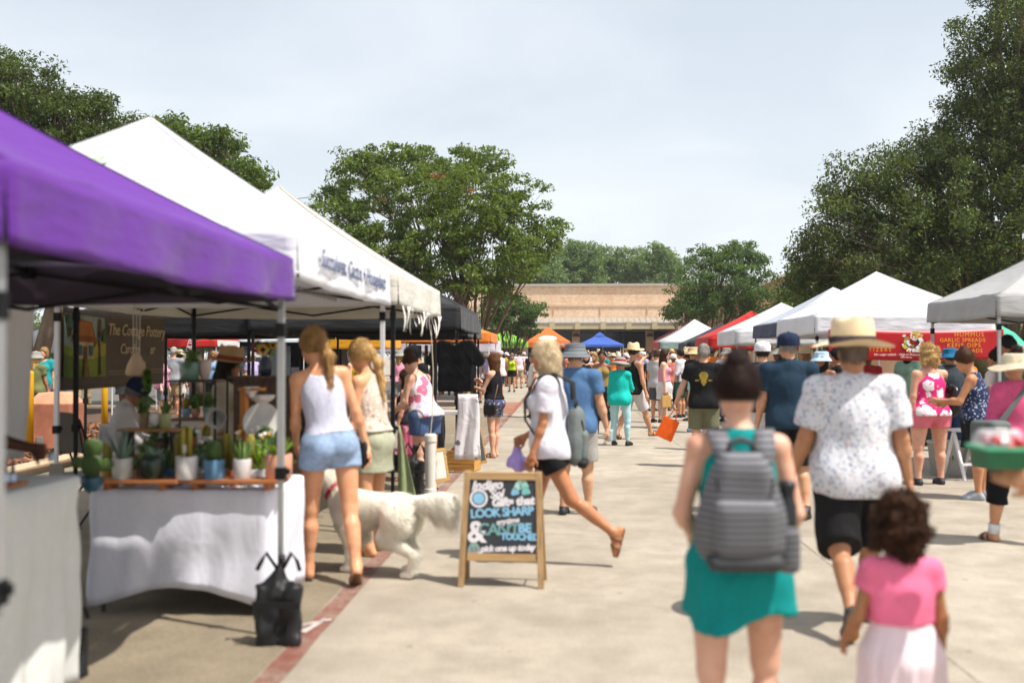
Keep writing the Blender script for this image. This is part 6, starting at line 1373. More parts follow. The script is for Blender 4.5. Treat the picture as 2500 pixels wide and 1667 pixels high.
# sandwich sign leaning grey board behind the poles at left
lb = thing('leaning_board', 'tall grey wedge shaped board leaning on the black pole at left', 'board', (*gx(137, 8.6), 0))
B().add([(-.11, 0, .05), (.11, 0, .05), (.055, .02, .66), (-.06, .02, .66), (-.11, .02, .05), (.11, .02, .05), (.055, .04, .66), (-.06, .04, .66)], [(0, 1, 2, 3), (7, 6, 5, 4), (0, 4, 5, 1), (2, 6, 7, 3), (1, 5, 6, 2), (0, 3, 7, 4)]).obj('panel', M('board_grey', '#8a8378', .8, .15, 5), lb)
# ---- chalk A-frame
af = thing('chalkboard_sign', 'wooden A-frame chalkboard with white and blue hand lettering', 'sign', (*gx(1228, 7.0), 0), R(-3))
ow = wood('oak_frame', '#a8875c', 2); owx = wood('oak_frame_x', '#b08d5e', 0)
HS, WS = .79, .50; tl = R(9)
fr = Matrix.Rotation(-tl, 4, 'X')
def board_side(parent_loc, sgn, face):
    o = bpy.data.objects.new('panel_frame', None); return o
for nm_, sgn in (('front', -1), ('back', 1)):
    Mx = Matrix.Translation((0, sgn*(.125+.012), 0)) @ Matrix.Rotation(sgn*tl, 4, 'X')
    def P_(v): return Mx @ Vector(v)
    for sx in (-1, 1):
        b = B(); bw_, tw = .05, .04
        vs = [P_((sx*(WS/2+.028*(1-z/HS))+dx, dy, z)) for z in (0, HS) for dy in (-.012, .012) for dx in (-.021, .021)]
        b.add(vs, [(0, 2, 3, 1), (4, 5, 7, 6), (0, 1, 5, 4), (2, 6, 7, 3), (0, 4, 6, 2), (1, 3, 7, 5)]); b.obj('stile', ow, af, bevel=.003)
    for z in (HS-.03, .205):
        vs = [P_((x, dy, z+dz)) for dz in (-.026, .026) for dy in (-.011, .011) for x in (-WS/2+.012, WS/2-.012)]
        B().add(vs, [(0, 2, 3, 1), (4, 5, 7, 6), (0, 1, 5, 4), (2, 6, 7, 3), (0, 4, 6, 2), (1, 3, 7, 5)]).obj('rail', owx, af, bevel=.003)
    vs = [P_((x, dy, z)) for z in (.22, HS-.05) for dy in (-.004, .004) for x in (-WS/2+.01, WS/2-.01)]
    B().add(vs, [(0, 2, 3, 1), (4, 5, 7, 6), (0, 1, 5, 4), (2, 6, 7, 3), (0, 4, 6, 2), (1, 3, 7, 5)]).obj('blackboard', M('slate', '#34373c', .85, .25, 6, .05), af)
    if sgn == -1: MF = Mx
for sx in (-1, 1): B().bar((sx*(WS/2), -.1, .2), (sx*(WS/2), .1, .2), .006, .012).obj('chain', bk, af)
chw = M('chalk_white', '#d9d4d6', .95, .12, 40, 0); chb = M('chalk_blue', '#84b6d2', .95, .12, 40, 0); cht = M('chalk_teal', '#6f9c9c', .95, .15, 40, 0)
def chalk(txt, size, x, z, mat, rot=0, shear=.0, off=.0, sp=1.):
    lettering(txt, size, mat, af, MF @ Matrix.Translation((x, -.0065, z)) @ Matrix.Rotation(R(90), 4, 'X') @ Matrix.Rotation(R(rot), 4, 'Z'), shear=shear, thick=.0006, offset=off, spacing=sp)
chalk('Indigo', .088, -.11, .695, chw, 4, .3, .004); chalk('Sol', .075, -.04, .635, chw, 6, .3, .004); chalk('Gifts that', .078, .075, .585, chw, 4, .1, .005)
chalk('LOOK SHARP', .082, .0, .51, chb, 4, 0, .003, .86); chalk('anytime', .05, .04, .452, chw, 8, .3, .002); chalk('&', .2, -.175, .37, chw, 0, .0, .006)
chalk("CAN'T", .115, -.02, .39, cht, 0, 0, .002, .8); chalk('BE', .085, .16, .405, chb, 0, 0, .004); chalk('TOUCHED', .062, .13, .345, chb, 0, 0, .003, .85); chalk('pick one up today', .058, .045, .268, chw, 3, .2, .003, .9)
for (x, z, r0, r1, mt) in ((-.165, .605, .048, .064, chw), (-.165, .605, .0, .04, chb)):
    n = 24; b = B(); vs = [MF @ Vector((x+r_*math.cos(2*math.pi*i/n), -.006, z+r_*math.sin(2*math.pi*i/n))) for r_ in (max(r0, .0005), r1) for i in range(n)]
    b.add(vs, [(i, (i+1) % n, n+(i+1) % n, n+i) for i in range(n)]).obj('chalk_ring', mt, af)
rsb = random.Random(12)
for (x, z, r_, c) in ((.11, .69, .03, '#a9cfc2'), (.15, .70, .032, '#8fc4b4'), (.09, .655, .028, '#84b6d2'), (.165, .66, .03, '#79b9b2'), (.13, .73, .026, '#b3d4c6'), (-.19, .265, .045, '#7a9a94'), (-.165, .245, .03, '#d9d4d6'), (-.205, .243, .026, '#d9d4d6')):
    n = 14; B().add([MF @ Vector((x+r_*(1+.2*math.sin(5*i))*math.cos(2*math.pi*i/n), -.0058, z+r_*(1+.2*math.sin(5*i))*math.sin(2*math.pi*i/n))) for i in range(n)], [tuple(range(n))]).obj('chalk_bloom', M('chalk_'+c, c, .95, .15, 40, 0), af)
# ---- shirt stall under the black canopy
sh = thing('hanging_shirt', 'black T-shirt on a hanger at the black canopy stall', 'T-shirt', (*gx(1112, 13.75), 0), R(-12))
def shirt_fn(P):
    q = P-A3((0, 0, 1.44)); d = np.maximum(np.maximum(np.abs(q[:, 0])-.245-.02*np.clip(-q[:, 2], 0, 1), np.abs(q[:, 2])-.35), np.abs(q[:, 1])-.035-.003*np.sin(q[:, 0]*22))
    for sg_ in (-1, 1): d = smin(d, np.maximum(rcone(P, (sg_*.2, 0, 1.72), (sg_*.34, 0, 1.52), .085, .085), np.abs(q[:, 1])-.03), .03)
    d = smax(d, -(np.linalg.norm((P-A3((0, 0, 1.83)))*A3((1, .3, 1)), axis=1)-.09), .01); return d+folds(P, .004, 26, 4)
link('shirt', npmesh('shirt', *sdf_mesh(shirt_fn, (-.45, -.08, 1.05), (.45, .08, 1.85), .014)), cloth('#0d0d0f'), sh)
B().tube([(-.18, 0, 1.74), (0, 0, 1.82), (.18, 0, 1.74)], .006, 6).tube([(0, 0, 1.82), (0, 0, 1.88), (.02, 0, 1.9), (.0, 0, 1.93), (-.02, 0, 1.91)], .004, 6).obj('hanger', bk, sh)
gr_ = thing('garment_rack', 'dark rail of brown garments beside the black T-shirt', 'clothes rack', (*gx(1078, 15.6), 0))
B().tube([(-.5, 0, 1.78), (.5, 0, 1.78)], .014, 8).obj('rail', bk, gr_)
for sx in (-.5, .5): B().tube([(sx, 0, 0), (sx, 0, 1.78)], .014, 8).obj('post', bk, gr_); B().tube([(sx, -.25, .02), (sx, .25, .02)], .014, 8).obj('foot', bk, gr_)
for i in range(7): B().box((-.36+i*.12, 0, 1.36), (.03, .42, .78), Matrix.Rotation(R(5*math.sin(i*2)), 3, 'Z')).obj('garment', cloth(('#3d2f26', '#5a4a3c', '#2b2b2e', '#77624c', '#1f1f22')[i % 5]), gr_, bevel=.012)
clothed_table('shirt stall table under the black canopy', 'black cloth on the shirt stall table', -2.75, -1.72, 13.6, 14.2, .78, {'S': arch(.05, .08), 'E': arch(.05, .08), 'W': arch(.05, .1)}, M('black_tablecloth', '#161618', .85), 9)
wc = thing('hanging_cloth', 'white printed cloth hanging over the corner of the shirt stall table', 'cloth', (*gx(1142, 13.45), 0))
vs = []; fs = []; n, m = 16, 12
for i in range(m+1):
    v = i/m
    for j in range(n+1): u = j/n-.5; vs.append((u*.27*(1+.35*v)+.01*math.sin(v*6), .022*math.sin(u*11+v*3)*(.3+v)+.012*math.sin(u*23+v*5)*v+.02*v, 1.07-v*.88))
for i in range(m):
    for j in range(n): q = i*(n+1)+j; fs.append((q, q+1, q+n+2, q+n+1))
link('cloth', solid(B().add(vs, fs).mesh('cloth', True)), prints('white_print', '#d2ced0', [('#6a6470', 5, .2), ('#8a8490', 9, .12)]), wc)
sb_ = B().box((0, 0, 0), (.34, .26, .05)).obj('shirt_box', M('pale_card', '#c9c4c0', .8), None, bevel=.006); sb_.location = (*gx(1090, 13.7), .81); put(sb_, 'pale flat display box on the shirt stall table', 'box')
cx_ = thing('wooden_crate', 'yellow pine crate with dark red cloth standing on the asphalt by the red line', 'crate', (*gx(1133, 13.85), 0), R(-14)); pn_ = wood('pine', '#c9954a', 0)
for sy in (-.13, .13):
    for z in (.05, .145, .24): B().box((0, sy, z), (.40, .014, .085)).obj('slat', pn_, cx_, bevel=.003)
for sx in (-.19, .19):
    for z in (.075, .215): B().box((sx, 0, z), (.014, .25, .13)).obj('end_board', pn_, cx_, bevel=.003)
B().box((0, 0, .012), (.37, .25, .014)).obj('bottom', pn_, cx_); B().box((.02, -.139, .225), (.09, .006, .026)).obj('hand_hole', M('hole_dark', '#1c130b', .9), cx_)
link('red_cloth', npmesh('red_cloth', *sdf_mesh(lambda P: ell(P, (-.03, 0, .26), (.16, .11, .07))+folds(P, .02, 40, 2), (-.25, -.15, .15), (.2, .15, .36), .012)), cloth('#5a1522'), cx_)
for i, (px, D, w, hh, c, lab, rzz) in enumerate(((1078, 12.6, .30, .42, '#8a7a5c', 'picture frame leaning at the foot of the shirt stall', 55), (1172, 14.6, .44, .86, '#2c2d30', 'dark chalkboard sign standing edge on beside the shirt stall', 68))):
    t = thing('leaning_picture' if i == 0 else 'chalk_sign', lab, 'frame' if i == 0 else 'sign', (*gx(px, D), 0), R(rzz)); tm = Matrix.Rotation(R(-12), 3, 'X')
    fm = wood('gilt_frame', '#b08a4a', 0) if i == 0 else wood('tan_frame', '#9a7442', 0)
    for (c_, d_) in (((0, 0, hh-.02), (w, .025, .04)), ((0, 0, .02), (w, .025, .04)), ((-w/2+.02, 0, hh/2), (.04, .024, hh-.08)), ((w/2-.02, 0, hh/2), (.04, .024, hh-.08))): B().box(tm @ Vector(c_), d_, tm).obj('frame_bar', fm, t, bevel=.003)
    B().box(tm @ Vector((0, 0, hh/2)), (w-.08, .01, hh-.08), tm).obj('panel', M('frame_panel_%d' % i, '#c9c4b8' if i == 0 else '#3a3d40', .7, .2, 6), t)
    if i: lettering('Prints', .1, chw, t, Matrix.Translation(tm @ Vector((0, -.012, hh*.7))) @ tm.to_4x4() @ Matrix.Rotation(R(90), 4, 'X'), thick=.001); lettering('& shirts', .08, chb, t, Matrix.Translation(tm @ Vector((0, -.012, hh*.5))) @ tm.to_4x4() @ Matrix.Rotation(R(90), 4, 'X'), thick=.001)
    B().bar(tm @ Vector((0, .02, hh*.8)), (0, .2, .0), .02, .02).obj('prop', fm, t)
sg_c = thing('sage_cloth', 'narrow sage green cloth hanging at the black pole behind the girls', 'cloth', (*gx(972, 9.2), 0))
vs = []; fs = []
for i in range(11):
    v = i/10
    for j in range(9): u = j/8; vs.append((u*(.02+.2*v), .03*math.sin(u*9+v*3)*v, .95-v*.85))
for i in range(10):
    for j in range(8): q = i*9+j; fs.append((q, q+1, q+10, q+9))
link('cloth', solid(B().add(vs, fs).mesh('cloth', True)), cloth('#8d9a72'), sg_c)
# ---- food stall at the right
rb = thing('food_banner', 'red banner with yellow food names hung on the white canopy at right', 'banner', (4.55, 17.44, 0)); LR = 2.95
vs = []; fs = []; n, m = 36, 8
for i in range(m+1):
    for j in range(n+1): u, v = j/n, i/m; vs.append((u*LR, .012*math.sin(6*u+3*v)+.006*math.sin(17*u), 1.53+.51*v-.03*math.sin(math.pi*u)))
for i in range(m):
    for j in range(n): q = i*(n+1)+j; fs.append((q, q+1, q+n+2, q+n+1))
link('banner_cloth', solid(B().add(vs, fs).mesh('banner_cloth', True)), M('red_vinyl', '#b3141c', .4, .1, 4, .1), rb)
yl = M('yellow_ink', '#e0a92c', .7, .05, 8, 0)
def rtext(txt, size, x, z, mat, **kw): lettering(txt, size*.8, mat, rb, Matrix.Translation((x, -.03, 1.53+(z-1.53)*.78)) @ Matrix.Rotation(R(90), 4, 'X'), thick=.001, **kw)
rtext('HUMMUS', .13, 2.36, 2.06, yl, spacing=1.25); rtext('GARLIC SPREADS', .115, 2.25, 1.94, yl, spacing=1.1); rtext('KEFIR DIPS', .125, 2.27, 1.825, yl, spacing=1.2); rtext('DIPS & SALADS', .115, 2.25, 1.71, yl, spacing=1.1)
rtext('APPETIZERS', .11, .72, 1.73, yl, spacing=1.5); rtext('No sugar added - High in Protein - Probiotics - Gluten free', .07, 1.45, 1.625, wht_ink, spacing=1.02); rtext('100% Natural', .045, 1.3, 1.565, wht_ink)
rsb = random.Random(21)
for i in range(46):
    a = rsb.uniform(0, 6.28); r_ = .06+.14*rsb.random()**.6; x, z = 1.42+math.cos(a)*r_*1.0, 1.815+math.sin(a)*r_*.85; q = rsb.uniform(.016, .042); n = 8
    B().add([(x+q*math.cos(2*math.pi*j/n+a)*(1.4 if j % 2 else .8), -.027-.0004*i, z+q*math.sin(2*math.pi*j/n+a)) for j in range(n)], [tuple(range(n))]).obj('printed_vegetable', M('veg_'+str(i % 7), ('#e8e4da', '#dfe3e2', '#d2722c', '#c9b43c', '#7a9a46', '#e9ded8', '#3d3546')[i % 7], .7, .1, 20, 0), rb)
um = thing('market_umbrella', 'turquoise market umbrella behind the food banner', 'umbrella', (*gx(2412, 19.6), 0))
B().lathe([(1.0, 1.95), (.99, 1.97), (.5, 2.28), (.001, 2.46)], 8, fn=lambda a, i, r, z: (r*.62, z)).obj('canopy', fabric('#4fb59a'), um, loc=(.2, 0, -.25)); B().tube([(.2, 0, 0), (.2, 0, 2.25)], .02, 8).obj('pole', alu, um)
clothed_table('food stall table below the red banner', 'dark cloth on the food stall table', 4.8, 7.2, 17.9, 18.6, .8, {'S': arch(.05, .07), 'W': arch(.05, .07)}, M('dark_green_cloth', '#1c2420', .85), 12)
clothed_table('serving table under the grey canopy at the right edge', 'black cloth on the serving table at the right edge', 5.75, 7.7, 13.6, 14.3, .85, {'S': arch(.05, .07), 'W': arch(.05, .07)}, M('black_tablecloth', '#161618'), 14)
st = thing('white_stool', 'white folding stand beside the black cloth at the right stall', 'stand', (*gx(2352, 12.9), 0), R(20))
for sx in (-1, 1):
    B().bar((sx*.16, -.2, 0), (sx*.16, .0, .62), .035, .03).obj('leg', whl, st); B().bar((sx*.16, .2, 0), (sx*.16, .0, .60), .03, .03).obj('leg', whl, st)
B().bar((-.16, -.14, .2), (.16, -.14, .2), .03, .03).obj('crossbar', whl, st); B().box((0, 0, .63), (.38, .3, .03)).obj('seat', whl, st, bevel=.006)
bt = thing('storage_tub', 'pale tub with printed number beside the white stand', 'tub', (*gx(2312, 13.3), 0)); B().lathe([(.2, 0), (.21, .01), (.25, .42), (.265, .43), (.265, .45), (.24, .45), (.2, .03)], 24).obj('tub', M('pale_plastic', '#a9aaa6', .5), bt, smooth=True)
lettering('51', .12, blk_ink, bt, Matrix.Translation((-.05, -.235, .26)) @ Matrix.Rotation(R(84), 4, 'X'), thick=.001)
sheet('lawn', 7.6, 60, 24, 66, .01, M('dry_lawn', '#6d7a35', .95, .35, 3))
fs_ = thing('food_sign', 'black chalk sign with white swirl below the red banner', 'sign', (*gx(2155, 17.2), 0)); B().box((0, 0, .95), (.36, .02, .42)).obj('panel', M('slate', '#34373c'), fs_); B().tube([(-.1, -.012, 1.0), (-.02, -.012, 1.06), (.08, -.012, 1.0), (.0, -.012, .93)], .008, 6).obj('swirl', chw, fs_)
for sx in (-.15, .15): B().tube([(sx, .01, 0), (sx, .01, .74)], .012, 6).obj('leg', bk, fs_)
# ---------------------------------------------------------------- people
denim = M('light_denim', '#8fa5c2', .9, .28, 24, .4); denim2 = M('mid_denim', '#43597f', .9, .25, 26, .4)
floral = prints('floral_shirt', '#cfcfd4', [('#9aa1b3', 34, .34), ('#cfa0a0', 25, .2), ('#5d6478', 40, .2), ('#b9b4a6', 30, .2)])
LT, MD, TN, BR, DK = '#d3a183', '#c28a66', '#a9714e', '#8a5a3e', '#5a3624'
# --- nearest figures
# woman with the striped backpack
wb = person('woman in a teal dress with a bun and a grey striped backpack, walking away', 1800, 3.78, 0, 1.57, skin='#d8a58a', h=.009,
       fig_kw=dict(fem=1, w=1.06, fat=.35, armR=(-6, 13, 62, 18), armL=(-4, 14, 68, 24), legR=(8, 2, 6), legL=(-9, 2, 12), handR='grip', handL='grip'),
       hair=('bun', '#2b1a14', dict(vol=.006)), top=dict(mat=cloth('#0b8784'), sleeve=0, strap=(.085, 1, .13), hem=-.02, off=.009, flare=.012, name='dress_top'),
       skirt=dict(mat=cloth('#0b8784'), z0=.1, z1=-.25, r1=(.232, .205), nf=4, amp=.022, hi_low=.04, name='dress_skirt'), shoes=('sandal', '#4a3a2e'))
# striped backpack
def backpack(label, f, mat, trim, w=.30, hgt=.47, dep=.16, z0=-.06, straps=True, bottle=False, off=.0, hang=0., so=0., smat=None):
    root = thing('backpack', label, 'backpack', f.root.location, f.root.rotation_euler[2])
    yb = -.118*f.k*(f.w*.5+.5)-.01-.02*f.fat-off; c = f.pel+A3((hang, yb-dep/2, z0*f.k+hgt/2))
    def rbox(P, cc, hs, r_): q = np.abs(P-A3(cc))-A3(hs)+r_; return np.linalg.norm(np.maximum(q, 0), axis=1)+np.minimum(q.max(1), 0)-r_
    def main(P):
        z = (P[:, 2]-c[2])/(hgt/2); Q = P.copy(); Q[:, 0] = c[0]+(P[:, 0]-c[0])*(1+.55*np.clip(z+.25, 0, 1.25)**1.6)
        d = rbox(Q, c, (w/2, dep/2, hgt/2), .08); return d+folds(P, .004, 24, 5)
    lo, hi = c-A3((w*.75, dep*1.2, hgt*.6)), c+A3((w*.75, dep, hgt*.6))
    link('pack_body', npmesh('pack_body', *sdf_mesh(main, lo, hi, .011)), mat, root)
    pc = c+A3((0, -dep*.45, -hgt*.16)); link('front_pocket', npmesh('front_pocket', *sdf_mesh(lambda P: rbox(P, pc, (w*.36, dep*.28, hgt*.26), .045)+folds(P, .003, 26, 8), pc-.3, pc+.3, .011)), mat, root)
    bc = c+A3((0, -dep*.42, -hgt*.455)); link('base_pocket', npmesh('base_pocket', *sdf_mesh(lambda P: rbox(P, bc, (w*.41, dep*.3, hgt*.075), .03), bc-.25, bc+.25, .011)), trim, root)
    tp = [c+A3((w*.3*math.cos(a), -dep*.40-.02*math.sin(a), hgt*.16-.13*math.sin(a)+.05)) for a in [math.pi*i/10 for i in range(11)]]
    B().tube([Vector(p) for p in tp], .007, 6).obj('zip', M('black_webbing', '#111112'), root, smooth=True)
    B().tube([Vector(c+A3((x, .0, hgt*.47+z))) for x, z in ((-.05, 0), (-.04, .04), (0, .055), (.04, .04), (.05, 0))], .011, 8).obj('grab_handle', trim, root, smooth=True)
    if straps:
        for sg in (-1, 1):
            pts = [f.Tt((sg*(x+so*.3), y+so*(-1 if i_ < 2 or i_ > 6 else 0 if i_ == 2 else 1), z+so*(.8 if 0 < i_ < 4 else 0))) for i_, (x, y, z) in enumerate(((.06, -.155, .36), (.085, -.15, .46), (.10, -.06, .528), (.105, .05, .49), (.115, .125, .35), (.125, .12, .2), (.16, .02, .06), (.13, -.13, .02)))]
            vs = []; fs = []
            for i, p in enumerate(pts):
                p = Vector(p); wv = Vector((.036 if i < 5 else .014, 0, 0)); up = Vector(f.Tt((0, 0, .3)))-Vector(f.Tt((0, 0, .3)))
                nrm = (Vector((0, -.02, 0)) if i < 2 else Vector((0, 0, .014)) if i < 4 else Vector((0, .014, 0)))
                vs += [p-wv, p+wv, p+wv+nrm, p-wv+nrm]
            fs = [(4*i+j, 4*i+(j+1) % 4, 4*i+4+(j+1) % 4, 4*i+4+j) for i in range(len(pts)-1) for j in range(4)]
            B().add(vs, fs).obj('shoulder_strap', smat or mat, root, smooth=True)
    if bottle:
        q = c+A3((w*.5, -.0, -hgt*.14)); B().lathe([(.03, -.11), (.033, -.1), (.033, .06), (.025, .09), (.025, .12), (.03, .125), (.03, .15), (.001, .155)], 16, q).obj('bottle', M('bottle_dark', '#26282b', .35), root, smooth=True)
        link('side_pocket', npmesh('side_pocket', *sdf_mesh(lambda P: rbox(P, q+A3((0, 0, -.09)), (.04, .05, .085), .03), q-.22, q+.15, .011)), mat, root)
    return root
bpm = stripes('backpack_stripe', '#77777b', '#37363c', 44, 'Z', .6, .25, .5)
backpack('grey backpack with thin dark stripes on the woman in teal', wb, bpm, M('pack_dark', '#3b3b3e', .7, .15, 30), .325, .40, .165, .017, bottle=True, hang=-.022)
ph = thing('phone', 'dark phone in the right hand of the woman in teal', 'phone', wb.world(wb.J['haR']+A3((-.01, .01, .02)))); B().box((0, 0, 0), (.07, .14, .009)).obj('case', M('phone_black', '#15151d', .3), ph, bevel=.003); ph.rotation_euler = (R(20), R(15), 0)
# child
ck = person('small girl with dark curls, pink T-shirt and pale pink tulle skirt', 2196, 3.66, 4, 1.08, skin='#a9744f', h=.009, fig_kw=dict(fem=.2, bust=0, child=1, w=1.1, armR=(-3, 10, 25, 0), armL=(6, 14, 40, 10)),
       hair=('curly', '#452b1b', dict(vol=-.015, len_=.02)), top=dict(mat=M('pink_tee', '#ef7598', .85, .1, 20, .35, spec=.2), sleeve=.42, hem=.16, off=.02, flare=.03, amp=.010, arm_off=.024), skirt=dict(mat=M('tulle', '#eed6dc', .9, .04, 30, .3), z0=.22, z1=-.62, r1=(.34, .31), nf=12, amp=.02), shoes=('shoe', '#c9b9bd'))
# man in the straw hat
mh = person('man in straw hat, white floral shirt and black shorts, walking away', 2082, 5.9, 0, 1.745, skin='#b27e5a', h=.011, fig_kw=dict(w=1.12, fat=.4, legR=(14, 2, 10), legL=(-16, 2, 26), armR=(-4, 13, 14, 0), armL=(6, 14, 18, 4), footL=-10),
       hair=('crop', '#77685a'), top=dict(mat=floral, sleeve=.78, hem=-.15, off=.028, flare=.05, amp=.011, arm_off=.042, collar=True), bottom=dict(mat=cloth('#1b191b'), ln=1.02, off=.03, flare=.03, amp=.008), shoes=('shoe', '#3f464c', '#a8763a'),
       hat=('straw', M('straw', '#d8c29b', .85, .12, 120, .4), dict(band=cloth('#33272a'), up=.052, size=1.24)))
# right edge: arm with strawberries
re_ = person('person at the right edge of the picture, only a bare arm showing', 2800, 3.32, 70, 1.68, skin='#c9976f', h=.011, fig_kw=dict(fem=1, w=1.05, armL=(24, 10, 84, 4), armR=(-25, 6, 10, 0), handL='flat', handR='relaxed'), hair=('bob', '#4a3526'), top=dict(mat=cloth('#b9c4c0'), sleeve=.4, hem=-.05), bottom=dict(mat=cloth('#3a3d45'), ln=.9))
hb = re_.world(re_.J['haL']+A3((.01, .04, .062))); bk_ = thing('strawberry_basket', 'green pint basket of strawberries under clear film held at the right edge', 'basket', hb)
B().add([(sx*q, sy*q, z) for z, q in ((-.035, .062), (.032, .078)) for sx, sy in ((-1, -1), (1, -1), (1, 1), (-1, 1))], [(3, 2, 1, 0), (0, 1, 5, 4), (1, 2, 6, 5), (2, 3, 7, 6), (3, 0, 4, 7)]).obj('basket', M('basket_green', '#2a6a48', .6, .1, 40), bk_)
for i in range(4): a = [((-1, -1), (1, -1)), ((1, -1), (1, 1)), ((1, 1), (-1, 1)), ((-1, 1), (-1, -1))][i]; B().bar((a[0][0]*.08, a[0][1]*.08, .034), (a[1][0]*.08, a[1][1]*.08, .034), .012, .01).obj('rim', M('basket_rim', '#56b78a', .5), bk_)
rsb = random.Random(5)
bm_ = B().lathe([(.001, -.02), (.009, -.015), (.018, .0), (.019, .01), (.01, .018), (.001, .018)], 12).mesh('strawberry', True)
for i in range(15):
    o = link('strawberry', bm_, M('strawberry_red', '#b0242a', .35, .2, 60), bk_, (rsb.uniform(-.055, .055), rsb.uniform(-.055, .055), .03+rsb.uniform(0, .03))); o.rotation_euler = (rsb.uniform(0, 3), rsb.uniform(0, 3), 0)
film_m = bpy.data.materials.new('clear_film'); k = NT(film_m); k.b.inputs['Base Color'].default_value = (.85, .85, .87, 1); k.b.inputs['Roughness'].default_value = .25
k.l(k.n('ShaderNodeMixShader', {0: .38, 1: k.n('ShaderNodeBsdfTransparent').outputs[0], 2: k.b.outputs[0]}).outputs[0], k.o.inputs[0])
link('clear_film', npmesh('clear_film', *sdf_mesh(lambda P: ell(P, (0, 0, .05), (.07, .07, .045))+folds(P, .012, 60, 3), (-.1, -.1, 0), (.1, .1, .13), .009)), film_m, bk_)
tp_ = re_.world(re_.J['elL']*.7+re_.J['wrL']*.3); tb_ = thing('lime_tote', 'lime green tote bag at the bottom right corner', 'bag', (tp_.x, tp_.y, tp_.z-.62)); B().add([(-.16, -.06, 0), (.16, -.06, 0), (.16, .06, 0), (-.16, .06, 0), (-.13, -.03, .32), (.13, -.03, .32), (.13, .03, .32), (-.13, .03, .32)], [(3, 2, 1, 0), (0, 1, 5, 4), (1, 2, 6, 5), (2, 3, 7, 6), (3, 0, 4, 7), (4, 5, 6, 7)]).obj('bag', cloth('#76b40c'), tb_, bevel=.02)
for y in (-.028, .028): B().tube([(-.07, y, .32), (-.06, y, .55), (-.03, y, .655), (.03, y, .655), (.06, y, .55), (.07, y, .32)], .009, 6).obj('handle', cloth('#76b40c'), tb_, smooth=True)
# left edge: forearm over the tall table
le = person('vendor at the left edge of the picture, only a dark forearm showing', -175, 5.05, -92, 1.7, skin=DK, h=.012, fig_kw=dict(w=1.05, armR=(10, 8, 20, 0), armL=(44, 6, 34, 0), handL='grip'), hair=('short', '#17110e'), top=dict(mat=cloth('#2f3b4c'), sleeve=.5), bottom=dict(mat=cloth('#22252c'), ln=1.9))
sv = thing('small_jar', 'small glass jar in the dark hand at far left', 'jar', le.world(le.J['haL']+A3((.0, .03, -.03)))); B().lathe([(.018, -.02), (.02, -.015), (.02, .015), (.016, .02), (.001, .021)], 14).obj('jar', M('jar_glass', '#9fb4c0', .1, .05, 9, 0), sv, smooth=True)
# --- walking blonde woman
bw = person('blonde woman in white T-shirt and black shorts striding left behind the chalkboard', 1338, 7.72, 84, 1.72, skin='#b57c56', h=.012, fig_kw=dict(fem=.9, w=.94, legR=(15, 1, 6), legL=(-27, 1, 26), armR=(2, 6, 56, 0), armL=(6, 6, 12, 0), footL=-22, headp=4, handR='grip'),
       hair=('bob', '#cdb792', dict(len_=.05, vol=.006)), glasses='#33302e', top=dict(mat=cloth('#dcd9e2'), sleeve=.72, hem=-.1, off=.024, flare=.03, amp=.009, arm_off=.03), bottom=dict(mat=cloth('#141417'), ln=.42, off=.022, flare=.03), shoes=('sandal', '#7a5638'))
backpack('grey green daypack hanging on the blonde woman', bw, M('daypack_grey', '#666d6b', .7, .2, 24, .3), M('pack_black', '#141416', .7), .27, .46, .13, -.16, straps=True, off=.03, so=.035, smat=M('pack_black', '#141416'))
pb = thing('purple_bag', 'translucent purple produce bag carried ahead of the blonde woman', 'bag', bw.world(bw.J['haR']+A3((.0, -.02, -.13))))
link('bag', npmesh('bag', *sdf_mesh(lambda P: smin(ell(P, (0, 0, -.05), (.095, .07, .062)), rcone(P, (0, 0, 0), (-.02, 0, .13), .05, .014), .05)+folds(P, .014, 40, 6), (-.18, -.12, -.16), (.18, .12, .2), .01)), M('purple_film', '#b39be2', .3, .15, 20, .2), pb)
# --- the two girls
g1_ = person('young woman with long ponytail, pale blue tank top and denim shorts', 806, 7.08, 24, 1.79, skin='#d0966f', h=.012, fig_kw=dict(fem=1, w=1.02, legR=(-10, 3, 16), legL=(6, 3, 4), armR=(-4, 9, 10, 0), armL=(14, 8, 40, 10), headp=12, heady=26, lean=6, side=-8, footR=-8),
       hair=('pony', '#9c7748', dict(len_=.14, vol=.006)), top=dict(mat=cloth('#c3c3d4'), sleeve=0, strap=(.075, -1, .15), hem=.06, off=.006, flare=.008, amp=.003), bottom=dict(mat=denim, ln=.34, off=.014, flare=.03, top=.13, amp=.005), shoes=('sandal', '#6b4a34'))
tb2 = thing('shoulder_bag', 'black shoulder bag strap and pouch on the young woman in denim shorts', 'bag', g1_.root.location, g1_.root.rotation_euler[2])
pts = [g1_.Tt(v) for v in ((.12, -.02, .525), (.16, .0, .40), (.2, .02, .2), (.22, .04, .02))]; B().tube([Vector(p) for p in pts], .013, 6).obj('strap', bk, tb2, smooth=True)
link('pouch', npmesh('pouch', *sdf_mesh(lambda P: ell(P, g1_.Tt((.23, .05, -.1)), (.035, .1, .13)), g1_.Tt((.23, .05, -.1))-A3((.1, .15, .2)), g1_.Tt((.23, .05, -.1))+A3((.1, .15, .2)), .012)), M('black_nylon', '#1a1a1c'), tb2)
